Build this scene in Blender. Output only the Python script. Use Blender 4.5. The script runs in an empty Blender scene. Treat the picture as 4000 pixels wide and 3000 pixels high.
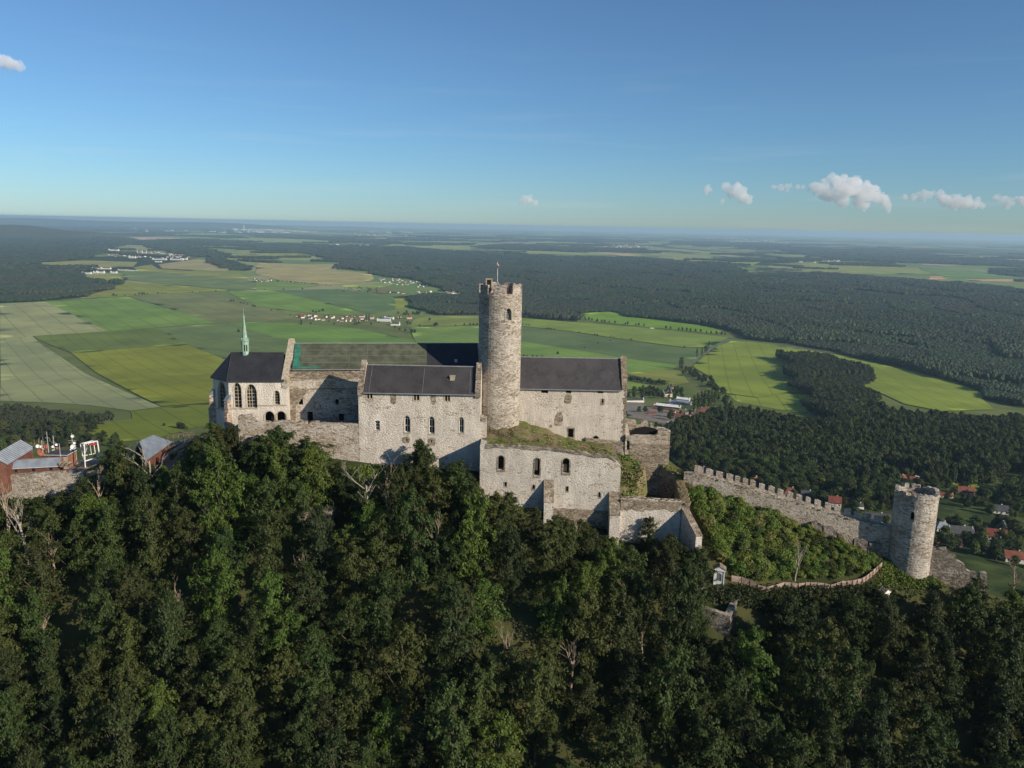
import bpy, bmesh, math, random
import numpy as np
from mathutils import Vector, geometry

# ------------------------------------------------------------------ camera
scn = bpy.context.scene
COL = scn.collection
F = 3040.0                                   # focal length in pixels of the 4000 px wide photograph
PITCH = math.atan((1500 - 880) / F)
ROLL = math.radians(1.13)
CZ = 47.3
cam_d = bpy.data.cameras.new('camera')
cam_d.sensor_width = 36.0
cam_d.lens = 36.0 * F / 4000.0
cam_d.clip_start = 0.5
cam_d.clip_end = 400000.0
cam = bpy.data.objects.new('camera', cam_d)
COL.objects.link(cam)
cam.location = (0, 0, CZ)
from mathutils import Matrix
cam.rotation_euler = (Matrix.Rotation(math.pi / 2 - PITCH, 4, 'X') @ Matrix.Rotation(ROLL, 4, 'Z')).to_euler()
scn.camera = cam

# ------------------------------------------------------------------ sky and sun
SUN_EL = math.radians(24.0)
SUN_XY = (0.83, -0.558)
sx, sy = SUN_XY
_l = math.hypot(sx, sy)
SUN = Vector((sx / _l * math.cos(SUN_EL), sy / _l * math.cos(SUN_EL), math.sin(SUN_EL)))
world = bpy.data.worlds.new('World')
scn.world = world
world.use_nodes = True
wn = world.node_tree
wn.nodes.clear()
w_out = wn.nodes.new('ShaderNodeOutputWorld')
w_bg = wn.nodes.new('ShaderNodeBackground')
w_sky = wn.nodes.new('ShaderNodeTexSky')
w_sky.sky_type = 'NISHITA'
w_sky.sun_disc = False
w_sky.sun_elevation = SUN_EL
w_sky.sun_rotation = math.atan2(SUN.x, SUN.y)
w_sky.altitude = 600
w_sky.air_density = 1.0
w_sky.dust_density = 0.3
w_sky.ozone_density = 9.5
w_bg.inputs['Strength'].default_value = 0.104
wn.links.new(w_bg.outputs[0], w_out.inputs[0])
# thin cirrus streaks, all around the sky
w_tc = wn.nodes.new('ShaderNodeTexCoord')
w_sep = wn.nodes.new('ShaderNodeSeparateXYZ')
wn.links.new(w_tc.outputs['Generated'], w_sep.inputs[0])
w_map = wn.nodes.new('ShaderNodeMapping')
w_map.inputs['Scale'].default_value = (2.2, 2.2, 34.0)
wn.links.new(w_tc.outputs['Generated'], w_map.inputs[0])
w_no = wn.nodes.new('ShaderNodeTexNoise')
w_no.inputs['Scale'].default_value = 1.6
w_no.inputs['Detail'].default_value = 7
w_no.inputs['Distortion'].default_value = 0.35
wn.links.new(w_map.outputs[0], w_no.inputs['Vector'])
w_mr = wn.nodes.new('ShaderNodeMapRange')
w_mr.inputs['From Min'].default_value = 0.55
w_mr.inputs['From Max'].default_value = 0.85
w_mr.inputs['To Max'].default_value = 0.2
wn.links.new(w_no.outputs[0], w_mr.inputs[0])
w_h = wn.nodes.new('ShaderNodeMapRange')          # streaks lie low, they thin out towards the zenith
w_h.inputs['From Min'].default_value = 0.22
w_h.inputs['From Max'].default_value = 0.06
wn.links.new(w_sep.outputs['Z'], w_h.inputs[0])
w_mu = wn.nodes.new('ShaderNodeMath'); w_mu.operation = 'MULTIPLY'
wn.links.new(w_mr.outputs[0], w_mu.inputs[0]); wn.links.new(w_h.outputs[0], w_mu.inputs[1])
w_mix = wn.nodes.new('ShaderNodeMixRGB')
w_mix.inputs[2].default_value = (5.6, 6.0, 6.4, 1)
wn.links.new(w_mu.outputs[0], w_mix.inputs[0])
wn.links.new(w_sky.outputs[0], w_mix.inputs[1])
w_tint = wn.nodes.new('ShaderNodeMixRGB'); w_tint.blend_type = 'MULTIPLY'; w_tint.inputs[0].default_value = 1.0; w_tint.inputs[2].default_value = (0.99, 1.03, 0.92, 1)
w_hs = wn.nodes.new('ShaderNodeHueSaturation'); w_hs.inputs['Saturation'].default_value = 0.93
wn.links.new(w_mix.outputs[0], w_tint.inputs[1]); wn.links.new(w_tint.outputs[0], w_hs.inputs['Color']); wn.links.new(w_hs.outputs[0], w_bg.inputs['Color'])

sun_d = bpy.data.lights.new('sun', 'SUN')
sun_d.energy = 5.0
sun_d.angle = math.radians(0.53)
sun_d.color = (1.0, 0.892, 0.74)
sun_o = bpy.data.objects.new('sun', sun_d)
COL.objects.link(sun_o)
sun_o.rotation_euler = (-SUN).to_track_quat('-Z', 'Y').to_euler()
sun_o.location = (300, -200, 400)

vs = scn.view_settings
vs.view_transform = 'Standard'
vs.look = 'None'
vs.exposure = 0.14
vs.gamma = 1.0
scn.display_settings.display_device = 'sRGB'
cy = scn.cycles
cy.max_bounces = 12
cy.diffuse_bounces = 1
cy.glossy_bounces = 2
cy.transmission_bounces = 3
cy.transparent_max_bounces = 8
cy.volume_bounces = 12
cy.use_denoising = True
cy.sample_clamp_indirect = 4.0

# ------------------------------------------------------------------ picture geometry
def ray(u, v):
    x = (u - 2000) / F; y = -(v - 1500) / F
    c, s = math.cos(ROLL), math.sin(ROLL)
    xw = x * c - y * s; yw = x * s + y * c
    cp, sp = math.cos(PITCH), math.sin(PITCH)
    return (xw, cp + yw * sp, -sp + yw * cp)

def atY(u, v, Y):
    d = ray(u, v); t = Y / d[1]
    return Vector((d[0] * t, Y, CZ + d[2] * t))

def atZ(u, v, Z):
    d = ray(u, v); t = (Z - CZ) / d[2]
    return Vector((d[0] * t, d[1] * t, Z))

ZM = {1: (780, 1200, 3.16), 2: (1350, 1300, 3.0167), 3: (1800, 980, 2.154), 4: (1800, 1650, 2.212), 5: (2400, 1500, 2.765),
      6: (2600, 1750, 2.37), 7: (3300, 1750, 2.766), 8: (0, 1500, 2.458), 9: (0, 780, 2.212), 10: (1000, 780, 2.212),
      11: (2000, 800, 2.212), 12: (3000, 800, 2.212), 13: (0, 1120, 1.7015), 14: (2000, 1150, 2.212), 15: (3000, 1150, 2.212),
      16: (900, 1600, 2.0109), 17: (1820, 1000, 5.53), 18: (0, 1650, 5.267)}
def q(n, x, y):
    a, b, s = ZM[n]
    return a + x / s, b + y / s
def qs(n, pts):
    return [q(n, *p) for p in pts]

# ------------------------------------------------------------------ terrain
RIDGE = [(-190, 160, -62), (-150, 167, -30), (-118, 173, -10.5), (-98, 174, -9.3), (-76, 175, -4.5), (-60, 177, 0), (-30, 180, 0), (0, 181, -.8), (20, 182, -5),
         (34, 181, -8), (46, 174, -14.5), (70, 169.5, -20.5), (90, 165, -27), (120, 162, -38), (160, 162, -58), (230, 165, -95)]
RS = []
for (a, b) in zip(RIDGE[:-1], RIDGE[1:]):
    n = max(2, int(math.dist(a[:2], b[:2]) / 4))
    for i in range(n):
        t = i / n
        RS.append([a[k] + (b[k] - a[k]) * t for k in range(3)])
RS = np.array(RS)
PLAIN = -305.0
_d = np.arange(0, 2600, 1.0)
_dr = np.interp(_d, [0, 6, 12, 60, 120, 200, 330, 520, 800, 1200, 1650, 2300, 2600],
                [0, 0.5, 6, 46, 88, 128, 158, 180, 208, 246, 283, 305, 305])
_k = np.ones(9) / 9
_dr[10:-10] = np.convolve(_dr, _k, 'same')[10:-10]
_w = np.ones(121) / 121
_far = np.convolve(_dr, _w, 'same')
_bl = np.clip((_d - 120) / 120, 0, 1)
_dr = np.where(_d > 2500, 305, _dr * (1 - _bl) + _far * _bl)
def drop(d):
    return np.interp(d, _d, _dr)
def hnoise(x, y):
    return (np.sin(x * 0.071 + 1.3) * np.cos(y * 0.083 - 0.4) + 0.6 * np.sin(x * 0.19 - y * 0.13) + 0.35 * np.sin(x * 0.43 + y * 0.37))
def terrain(x, y):
    x = np.asarray(x, float); y = np.asarray(y, float)
    sh = x.shape
    x = x.ravel(); y = y.ravel()
    out = np.empty(x.shape)
    for i in range(0, len(x), 8000):
        xx = x[i:i + 8000, None]; yy = y[i:i + 8000, None]
        d = np.hypot(xx - RS[:, 0], yy - RS[:, 1])
        wz = np.clip((d - 300) / 700, 0, 1); rz = RS[:, 2] * (1 - wz) - 8 * wz
        z = rz - drop(d) * (rz - PLAIN) / 305.0
        zm = z.max(1)
        dm = d.min(1)
        amp = np.clip((dm - 14) / 30, 0, 1) * np.clip((600 - dm) / 400, 0, 1)
        xa, ya = x[i:i + 8000], y[i:i + 8000]
        ss = lambda v, a, b: np.clip((v - a) / (b - a), 0, 1)
        pit = ss(xa, 26, 29) * (1 - ss(xa, 39, 40.5)) * ss(ya, 161, 163.5) * (1 - ss(ya, 181, 184))
        out[i:i + 8000] = zm + hnoise(xa, ya) * amp * 1.1 - 10 * pit
    return out.reshape(sh)
def tz(x, y):
    return float(terrain(np.array([x]), np.array([y]))[0])
_T = np.concatenate([np.arange(60, 400, 2.0), 400 * 1.012 ** np.arange(0, 440)])
def hits(pts):
    """picture points -> points on the ground"""
    out = []
    for (u, v) in pts:
        d = ray(u, v)
        X = d[0] * _T / d[1]; Y = _T; Z = CZ + d[2] * _T / d[1]
        g = terrain(X, Y)
        k = np.nonzero(Z < g)[0]
        if len(k) == 0:
            i = len(_T) - 1; Yh = 58000.0
        else:
            i = max(1, k[0])
            a = Z[i - 1] - g[i - 1]; b = Z[i] - g[i]
            Yh = _T[i - 1] + (_T[i] - _T[i - 1]) * a / (a - b)
        x = d[0] * Yh / d[1]
        out.append(Vector((x, Yh, tz(x, Yh))))
    return out
def hit(u, v):
    return hits([(u, v)])[0]

# ------------------------------------------------------------------ mesh helpers
def tag(o, label=None, cat=None, group=None, kind=None):
    if label: o['label'] = label
    if cat: o['category'] = cat
    if group: o['group'] = group
    if kind: o['kind'] = kind
    return o
def empty(name, loc, label=None, cat=None, group=None, kind=None):
    o = bpy.data.objects.new(name, None)
    o.empty_display_size = 0.5
    COL.objects.link(o)
    o.location = loc
    return tag(o, label, cat, group, kind)
def root_loc(o):
    while o.parent is not None:
        o = o.parent
    return Vector(o.location)
def link_mesh(name, me, mat, parent=None):
    o = bpy.data.objects.new(name, me)
    COL.objects.link(o)
    if mat is not None and not me.materials:
        me.materials.append(mat)
    if parent is not None:
        o.parent = parent
    return o
class MB:
    """collects faces in world coordinates; build() links them as one mesh object"""
    def __init__(s):
        s.v = []; s.f = []
    def poly(s, pts):
        i = len(s.v); s.v += [tuple(p) for p in pts]; s.f.append(tuple(range(i, i + len(pts))))
    def mesh(s, vs_, fs_):
        i = len(s.v); s.v += [tuple(p) for p in vs_]; s.f += [tuple(k + i for k in f) for f in fs_]
    def box(s, c, size, rz=0.0):
        cx, cy_, cz = c; a, b, h = size[0] / 2, size[1] / 2, size[2] / 2
        co, si = math.cos(rz), math.sin(rz)
        P = []
        for dz in (-h, h):
            for (dx, dy) in ((-a, -b), (a, -b), (a, b), (-a, b)):
                P.append((cx + dx * co - dy * si, cy_ + dx * si + dy * co, cz + dz))
        s.mesh(P, [(3, 2, 1, 0), (4, 5, 6, 7), (0, 1, 5, 4), (1, 2, 6, 5), (2, 3, 7, 6), (3, 0, 4, 7)])
    def prism(s, bottom, top):
        n = len(bottom)
        s.mesh(list(bottom) + list(top), [tuple(reversed(range(n))), tuple(range(n, 2 * n))] +
               [(i, (i + 1) % n, n + (i + 1) % n, n + i) for i in range(n)])
    def tube(s, pts, rad, n=6, cap=True):
        pts = [Vector(p) for p in pts]
        if not hasattr(rad, '__len__'): rad = [rad] * len(pts)
        rings = []
        for i, p in enumerate(pts):
            a = pts[max(0, i - 1)]; b = pts[min(len(pts) - 1, i + 1)]
            t = (b - a)
            if t.length < 1e-6: t = Vector((0, 0, 1))
            t.normalize()
            ref = Vector((0, 0, 1)) if abs(t.z) < 0.9 else Vector((1, 0, 0))
            e1 = t.cross(ref).normalized(); e2 = t.cross(e1)
            rings.append([p + e1 * (math.cos(k * 2 * math.pi / n) * rad[i]) + e2 * (math.sin(k * 2 * math.pi / n) * rad[i]) for k in range(n)])
        V = [p for r in rings for p in r]
        Fc = []
        for i in range(len(pts) - 1):
            for k in range(n):
                Fc.append((i * n + k, i * n + (k + 1) % n, (i + 1) * n + (k + 1) % n, (i + 1) * n + k))
        if cap:
            Fc.append(tuple(range(n))); Fc.append(tuple((len(pts) - 1) * n + k for k in reversed(range(n))))
        s.mesh(V, Fc)
    def build(s, name, mat, parent=None, smooth=False):
        me = bpy.data.meshes.new(name)
        off = root_loc(parent) if parent is not None else Vector((0, 0, 0))
        me.from_pydata([(p[0] - off.x, p[1] - off.y, p[2] - off.z) for p in s.v], [], s.f)
        bm = bmesh.new(); bm.from_mesh(me)
        bmesh.ops.recalc_face_normals(bm, faces=bm.faces)
        bm.to_mesh(me); bm.free()
        if smooth:
            me.polygons.foreach_set('use_smooth', [True] * len(me.polygons))
        return link_mesh(name, me, mat, parent)

def inside(p, poly):
    x, y = p; c = False; j = len(poly) - 1
    for i in range(len(poly)):
        xi, yi = poly[i]; xj, yj = poly[j]
        if (yi > y) != (yj > y) and x < (xj - xi) * (y - yi) / (yj - yi + 1e-12) + xi:
            c = not c
        j = i
    return c
def dens(loop, h):
    out = []
    for i in range(len(loop)):
        a = loop[i]; b = loop[(i + 1) % len(loop)]
        n = max(1, int(math.ceil(math.dist(a, b) / h)))
        for k in range(n):
            t = k / n
            out.append((a[0] + (b[0] - a[0]) * t, a[1] + (b[1] - a[1]) * t))
    return out
def near_loop(p, loops, m):
    for L in loops:
        for i in range(len(L)):
            a = L[i]; b = L[(i + 1) % len(L)]
            dx, dy = b[0] - a[0], b[1] - a[1]
            t = max(0, min(1, ((p[0] - a[0]) * dx + (p[1] - a[1]) * dy) / (dx * dx + dy * dy + 1e-12)))
            if math.hypot(p[0] - a[0] - dx * t, p[1] - a[1] - dy * t) < m: return True
    return False
def fill2d(outline, holes=(), step=None):
    loops = [outline] + list(holes)
    V = []; E = []
    for L in loops:
        i = len(V); V += [Vector(p) for p in L]
        E += [(i + k, i + (k + 1) % len(L)) for k in range(len(L))]
    if step:
        xs = [p[0] for p in outline]; ys = [p[1] for p in outline]
        hx, hy = step if hasattr(step, '__len__') else (step, step)
        for X in np.arange(min(xs) + hx * .5, max(xs), hx):
            for Y in np.arange(min(ys) + hy * .5, max(ys), hy):
                p = (float(X), float(Y))
                if inside(p, outline) and not any(inside(p, h) for h in holes) and not near_loop(p, loops, min(hx, hy) * .3):
                    V.append(Vector(p))
    r = geometry.delaunay_2d_cdt(V, E, [], 0, 1e-6)
    vo = [(p.x, p.y) for p in r[0]]
    fo = []
    for f in r[2]:
        c = (sum(vo[i][0] for i in f) / 3, sum(vo[i][1] for i in f) / 3)
        if inside(c, outline) and not any(inside(c, h) for h in holes):
            fo.append(tuple(f))
    return vo, fo
def slab(mb, fn, outline, holes=(), thick=1.0, step=None, h=None):
    """a sheet of real thickness with openings; fn(s, z, depth) -> world point"""
    if h:
        outline = dens(outline, h); holes = [dens(L, h) for L in holes]
    vo, fo = fill2d(outline, holes, step)
    n = len(vo)
    V = [fn(p[0], p[1], 0.0) for p in vo] + [fn(p[0], p[1], thick) for p in vo]
    Fc = list(fo) + [tuple(n + i for i in reversed(f)) for f in fo]
    cnt = {}
    for f in fo:
        for k in range(3):
            a, b = f[k], f[(k + 1) % 3]
            cnt[(a, b)] = 1
    for (a, b) in list(cnt):
        if (b, a) not in cnt:
            Fc.append((b, a, n + a, n + b))
    mb.mesh(V, Fc)

class Plane:
    """upright plane through two ground points, facing the side of the smaller Y"""
    def __init__(s, p0, p1):
        s.p = Vector((p0[0], p0[1])); t = Vector((p1[0] - p0[0], p1[1] - p0[1])); s.len = t.length
        s.t = t.normalized(); s.n = Vector((s.t.y, -s.t.x))
    def pix(s, u, v):
        d = ray(u, v); dx = Vector((d[0], d[1]))
        k = s.p.dot(s.n) / dx.dot(s.n)
        P = dx * k
        return ((P - s.p).dot(s.t), CZ + d[2] * k)
    def fn(s, a, z, dep=0.0):
        P = s.p + s.t * a - s.n * dep
        return Vector((P.x, P.y, z))
    def rect(s, n, x0, y0, x1, y1):
        u0, v0 = q(n, x0, y0); u1, v1 = q(n, x1, y1); um, vm = (u0 + u1) / 2, (v0 + v1) / 2
        return (s.pix(u0, vm)[0], s.pix(u1, vm)[0], s.pix(um, v1)[1], s.pix(um, v0)[1])   # s0, s1, zbot, ztop
    def back(s, d):
        o = s.n * -d
        return Plane(s.p + o, s.p + o + s.t * s.len)

def arch(s0, s1, z0, z1, kind='gothic', n=5):
    if kind == 'rect':
        return [(s0, z0), (s1, z0), (s1, z1), (s0, z1)]
    w = s1 - s0
    pts = [(s0, z0), (s1, z0)]
    if kind == 'round':
        r = w / 2; c = (s0 + s1) / 2; zs = z1 - r
        for i in range(n * 2 + 1):
            a = math.pi * i / (n * 2)
            pts.append((c + r * math.cos(a), zs + r * math.sin(a)))
        return pts
    hgt = min(w * 0.95, (z1 - z0) * .6); zs = z1 - hgt; c = (s0 + s1) / 2
    for i in range(n + 1):
        t = i / n
        pts.append((s1 - (w / 2) * (1 - math.cos(t * math.pi / 2)) ** 0.95, zs + hgt * math.sin(t * math.pi / 2) ** 0.93))
    pts[-1] = (c, z1)
    for i in range(n - 1, -1, -1):
        p = pts[2 + i]
        pts.append((2 * c - p[0], p[1]))
    return pts
def ragged(a, b, h, amp, rng, tooth=0.0):
    """uneven line from a to b (s,z)"""
    n = max(2, int(abs(b[0] - a[0]) / h)); out = []
    for i in range(n + 1):
        t = i / n
        out.append((a[0] + (b[0] - a[0]) * t, a[1] + (b[1] - a[1]) * t + (rng.uniform(-amp, amp) if 0 < i < n else 0)))
    return out
# ------------------------------------------------------------------ materials
class NT:
    def __init__(s, name):
        s.m = bpy.data.materials.new(name); s.m.use_nodes = True
        s.t = s.m.node_tree; s.t.nodes.clear()
        s.out = s.t.nodes.new('ShaderNodeOutputMaterial')
    def n(s, typ, **kw):
        nd = s.t.nodes.new('ShaderNode' + typ)
        for k, v in kw.items():
            if k in nd.inputs: nd.inputs[k].default_value = v
            else: setattr(nd, k, v)
        return nd
    def l(s, a, b):
        s.t.links.new(a, b)
    def math(s, op, a, b=None, c=None):
        nd = s.t.nodes.new('ShaderNodeMath'); nd.operation = op
        for i, x in enumerate((a, b, c)):
            if x is None: continue
            if hasattr(x, 'links'): s.l(x, nd.inputs[i])
            else: nd.inputs[i].default_value = x
        return nd.outputs[0]
    def rng(s, x, a, b, c=0.0, d=1.0):
        nd = s.t.nodes.new('ShaderNodeMapRange'); nd.interpolation_type = 'SMOOTHSTEP'
        s.l(x, nd.inputs[0])
        for i, k in enumerate((a, b, c, d)): nd.inputs[i + 1].default_value = k
        return nd.outputs[0]
    def mix(s, f, a, b, blend='MIX'):
        nd = s.t.nodes.new('ShaderNodeMixRGB'); nd.blend_type = blend
        for i, x in enumerate((f, a, b)):
            if hasattr(x, 'links'): s.l(x, nd.inputs[i])
            elif i == 0: nd.inputs[0].default_value = x
            else: nd.inputs[i].default_value = (*x, 1)
        return nd.outputs[0]
    def pos(s, scale=(1, 1, 1), rot=0.0, src='pos'):
        if src == 'pos': o = s.n('NewGeometry').outputs['Position']
        else: o = s.n('TexCoord').outputs['Object']
        mp = s.n('Mapping')
        mp.inputs['Scale'].default_value = scale
        mp.inputs['Rotation'].default_value = (0, 0, rot)
        s.l(o, mp.inputs[0])
        return mp.outputs[0]
    def noise(s, vec, scale, detail=4, rough=0.55, dist=0.0):
        nd = s.n('TexNoise'); nd.inputs['Scale'].default_value = scale; nd.inputs['Detail'].default_value = detail
        nd.inputs['Roughness'].default_value = rough; nd.inputs['Distortion'].default_value = dist
        s.l(vec, nd.inputs['Vector']); return nd.outputs[0]
    def voro(s, vec, scale, feat='F1'):
        nd = s.n('TexVoronoi'); nd.feature = feat; nd.inputs['Scale'].default_value = scale
        s.l(vec, nd.inputs['Vector']); return nd
    def bump(s, h, strength=0.5, dist=0.1):
        nd = s.n('Bump'); nd.inputs['Strength'].default_value = strength; nd.inputs['Distance'].default_value = dist
        s.l(h, nd.inputs['Height']); return nd.outputs[0]
    def bsdf(s, col, rough=0.85, spec=0.25, normal=None, metal=0.0):
        b = s.n('BsdfPrincipled')
        if hasattr(col, 'links'): s.l(col, b.inputs['Base Color'])
        else: b.inputs['Base Color'].default_value = (*col, 1)
        b.inputs['Roughness'].default_value = rough
        b.inputs['Specular IOR Level'].default_value = spec
        b.inputs['Metallic'].default_value = metal
        if normal is not None: s.l(normal, b.inputs['Normal'])
        return b
    def done(s, sh):
        s.l(sh.outputs[0] if hasattr(sh, 'outputs') else sh, s.out.inputs[0]); return s.m

def mk_plain(name, col, rough=0.8, var=0.15, scale=1.0, spec=0.25, metal=0.0):
    t = NT(name)
    n = t.noise(t.pos(), scale, 5)
    c = t.mix(t.rng(n, 0.3, 0.7), tuple(k * (1 - var) for k in col), tuple(min(1, k * (1 + var)) for k in col))
    return t.done(t.bsdf(c, rough, spec, None, metal))

def mk_masonry(name, plaster, stone, cover, streak=2.4, big=0.22, fine=1.5, darkc=None):
    plaster = (plaster[0] * 1.01, plaster[1] * .99, plaster[2] * .965)
    """lime-washed rubble masonry: plaster left in patches over coursed stones"""
    t = NT(name)
    p = t.pos((1, 1, streak))
    pj = t.n('VectorMath'); pj.operation = 'ADD'
    wob = t.n('TexNoise'); wob.inputs['Scale'].default_value = 0.8
    t.l(p, wob.inputs['Vector'])
    sc = t.n('VectorMath'); sc.operation = 'SCALE'; sc.inputs['Scale'].default_value = 0.5
    t.l(wob.outputs['Color'], sc.inputs[0]); t.l(p, pj.inputs[0]); t.l(sc.outputs[0], pj.inputs[1])
    pv = pj.outputs[0]
    nb = t.noise(p, big, 6, 0.6)
    nf = t.noise(pv, fine, 5, 0.65)
    vr = t.voro(pv, 1.55)
    ve = t.voro(pv, 1.55, 'DISTANCE_TO_EDGE')
    cellv = t.n('SeparateColor'); t.l(vr.outputs['Color'], cellv.inputs[0])
    # stones: each cell with its own tone, joints paler
    st = t.mix(cellv.outputs[0], tuple(k * 0.55 for k in stone), tuple(k * 1.4 for k in stone))
    st = t.mix(t.rng(ve.outputs['Distance'], 0.0, 0.09, 0.55, 0.0), st, tuple(k * .75 for k in plaster))
    n3 = t.noise(t.pos((1, 1, 0.35)), 0.5, 5)
    pl = t.mix(t.rng(n3, 0.3, 0.75), tuple(k * 0.74 for k in plaster), plaster)
    pl = t.mix(t.rng(t.noise(pv, 3.2, 4), 0.45, 0.7, 0, 0.28), pl, stone)
    nm2 = t.noise(pv, fine * .42, 4, 0.6)
    a = t.math('ADD', t.math('MULTIPLY', nb, 0.50), t.math('MULTIPLY', nf, 0.42))
    a = t.math('ADD', a, t.math('MULTIPLY', nm2, 0.40))
    a = t.math('ADD', a, t.math('MULTIPLY', t.math('SUBTRACT', cellv.outputs[1], .5), 0.16))
    fac = t.rng(a, cover - 0.065, cover + 0.065)
    c = t.mix(fac, st, pl)
    if darkc is not None:
        c = t.mix(t.rng(t.noise(t.pos((1, 1, .5)), 0.35, 5), 0.5, 0.68, 0, 0.6), c, darkc)
    hgt = t.math('ADD', t.math('MULTIPLY', t.rng(ve.outputs['Distance'], 0, 0.2), 0.5), t.math('MULTIPLY', nf, 0.8))
    return t.done(t.bsdf(c, 0.92, 0.15, t.bump(hgt, 0.9, 0.13)))

def mk_roof(name, col, rows=0.35, rough=0.55, spec=0.35):
    t = NT(name)
    p = t.pos()
    sep = t.n('SeparateXYZ'); t.l(p, sep.inputs[0])
    cell = t.voro(t.pos((2.2, 2.2, 2.2)), 1.0)
    cs = t.n('SeparateColor'); t.l(cell.outputs['Color'], cs.inputs[0])
    n = t.noise(t.pos((1, 1, .5)), 0.35, 6)
    c = t.mix(t.rng(n, .3, .72), tuple(k * .72 for k in col), tuple(k * 1.35 for k in col))
    c = t.mix(t.rng(t.noise(t.pos((3, 3, .25)), .8, 5), .5, .75, 0, .35), c, tuple(k * 1.9 for k in col))
    c = t.mix(t.math('MULTIPLY', cs.outputs[0], .45), c, tuple(k * 1.5 for k in col))
    saw = t.math('FRACT', t.math('DIVIDE', sep.outputs['Z'], rows))
    return t.done(t.bsdf(c, rough, spec, t.bump(t.math('ADD', saw, t.math('MULTIPLY', cs.outputs[1], .5)), 0.35, 0.05)))

def mk_leaf(name, a, b, trans=0.3, hue=0.06):
    t = NT(name)
    oi = t.n('ObjectInfo'); gi = t.n('NewGeometry')
    c = t.mix(t.math('MULTIPLY', oi.outputs['Random'], 1.0), a, b)
    v = t.math('ADD', 0.72, t.math('MULTIPLY', gi.outputs['Random Per Island'], 0.56))
    hs = t.n('HueSaturation'); t.l(c, hs.inputs['Color']); t.l(v, hs.inputs['Value'])
    h2 = t.math('ADD', 0.5 - hue / 2, t.math('MULTIPLY', t.math('FRACT', t.math('MULTIPLY', oi.outputs['Random'], 7.31)), hue))
    t.l(h2, hs.inputs['Hue'])
    d = t.bsdf(hs.outputs[0], 0.6, 0.22)
    tr = t.n('BsdfTranslucent')
    hs2 = t.n('HueSaturation'); hs2.inputs['Value'].default_value = 1.25; hs2.inputs['Saturation'].default_value = 1.1
    t.l(hs.outputs[0], hs2.inputs['Color']); t.l(hs2.outputs[0], tr.inputs[0])
    mx = t.n('MixShader'); mx.inputs[0].default_value = trans
    t.l(d.outputs[0], mx.inputs[1]); t.l(tr.outputs[0], mx.inputs[2])
    return t.done(mx)

def mk_field(name, col, ang, spacing=30.0, line=0.35, patch=0.17):
    t = NT(name)
    p = t.pos((1, 1, 1), ang)
    sep = t.n('SeparateXYZ'); t.l(p, sep.inputs[0])
    n = t.noise(t.pos(), 0.006, 6, 0.6)
    n2 = t.noise(t.pos((1, 6, 1), ang), 0.03, 4)
    c = t.mix(t.rng(n, .35, .68), tuple(k * (1 - patch) for k in col), (col[0] * (1 + patch * 1.3), col[1] * (1 + patch), col[2] * (1 + patch * .5)))
    c = t.mix(t.rng(t.noise(t.pos((1, 2.2, 1), ang), .017, 6, .68), .52, .7, 0, .4), c, (col[0] * 1.25, col[1] * 1.08, col[2] * 1.1))
    c = t.mix(t.rng(n2, .4, .75, 0, .22), c, tuple(k * .62 for k in col))
    xx = t.math('ADD', sep.outputs['X'], t.math('MULTIPLY', t.noise(p, 0.002, 2), 14.0))
    fr = t.math('ABSOLUTE', t.math('SUBTRACT', t.math('FRACT', t.math('DIVIDE', xx, spacing)), .5))
    ln = t.rng(fr, 0.045, 0.015, 0.0, line)
    c = t.mix(ln, c, tuple(k * .4 for k in col))
    return t.done(t.bsdf(c, 0.95, 0.05))

def S(r, g, b):
    """sRGB bytes -> linear"""
    f = lambda c: (c / 255 / 12.92) if c <= 10 else ((c / 255 + .055) / 1.055) ** 2.4
    return (f(r), f(g), f(b))

M = {}
M['plaster'] = mk_masonry('lime plaster', (0.76, 0.69, 0.60), (0.46, 0.39, 0.30), 0.40, 1.6, 0.25, 1.2)
M['palace'] = mk_masonry('worn plastered masonry', (0.72, 0.655, 0.57), (0.40, 0.335, 0.255), 0.57, 2.4, 0.16, 1.8)
M['palace_r'] = mk_masonry('plastered palace masonry', (0.70, 0.63, 0.545), (0.40, 0.335, 0.255), 0.555, 2.6, 0.2, 1.8)
M['rubble'] = mk_masonry('rubble masonry', (0.60, 0.54, 0.46), (0.30, 0.235, 0.165), 0.65, 2.2, 0.2, 1.7)
M['tower'] = mk_masonry('tower masonry', (0.60, 0.55, 0.48), (0.285, 0.235, 0.18), 0.675, 2.6, 0.14, 2.1)
M['brown'] = mk_masonry('exposed brown masonry', (0.46, 0.40, 0.32), (0.21, 0.165, 0.115), 0.72, 2.4, 0.2, 1.5)
M['lower'] = mk_masonry('lower bailey masonry', (0.68, 0.625, 0.55), (0.41, 0.35, 0.27), 0.58, 2.6, 0.2, 1.7)
M['fort'] = mk_masonry('curtain wall masonry', (0.54, 0.485, 0.41), (0.30, 0.24, 0.175), 0.665, 2.0, 0.2, 1.8)
M['old'] = mk_masonry('weathered masonry', (0.44, 0.39, 0.32), (0.19, 0.155, 0.115), 0.69, 2.0, 0.2, 1.4, (0.10, 0.10, 0.055))
M['sand'] = mk_plain('sandstone dressing', (0.40, 0.34, 0.25), .9, .25, 2.0)
M['brickq'] = mk_masonry('sandstone quoins', (0.60, 0.53, 0.45), (0.30, 0.19, 0.135), 0.66, 2.6, 0.5, 1.8)
M['slate'] = mk_roof('dark slate roof', (0.026, 0.026, 0.029))
M['slate_b'] = mk_roof('brown slate roof', (0.044, 0.040, 0.040))
M['slate_r'] = mk_roof('grey slate roof', (0.050, 0.045, 0.046))
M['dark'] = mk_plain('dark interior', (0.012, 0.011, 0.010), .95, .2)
M['glass'] = mk_plain('dark window glass', (0.015, 0.017, 0.02), .15, .2, 1.0, .5)
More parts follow.
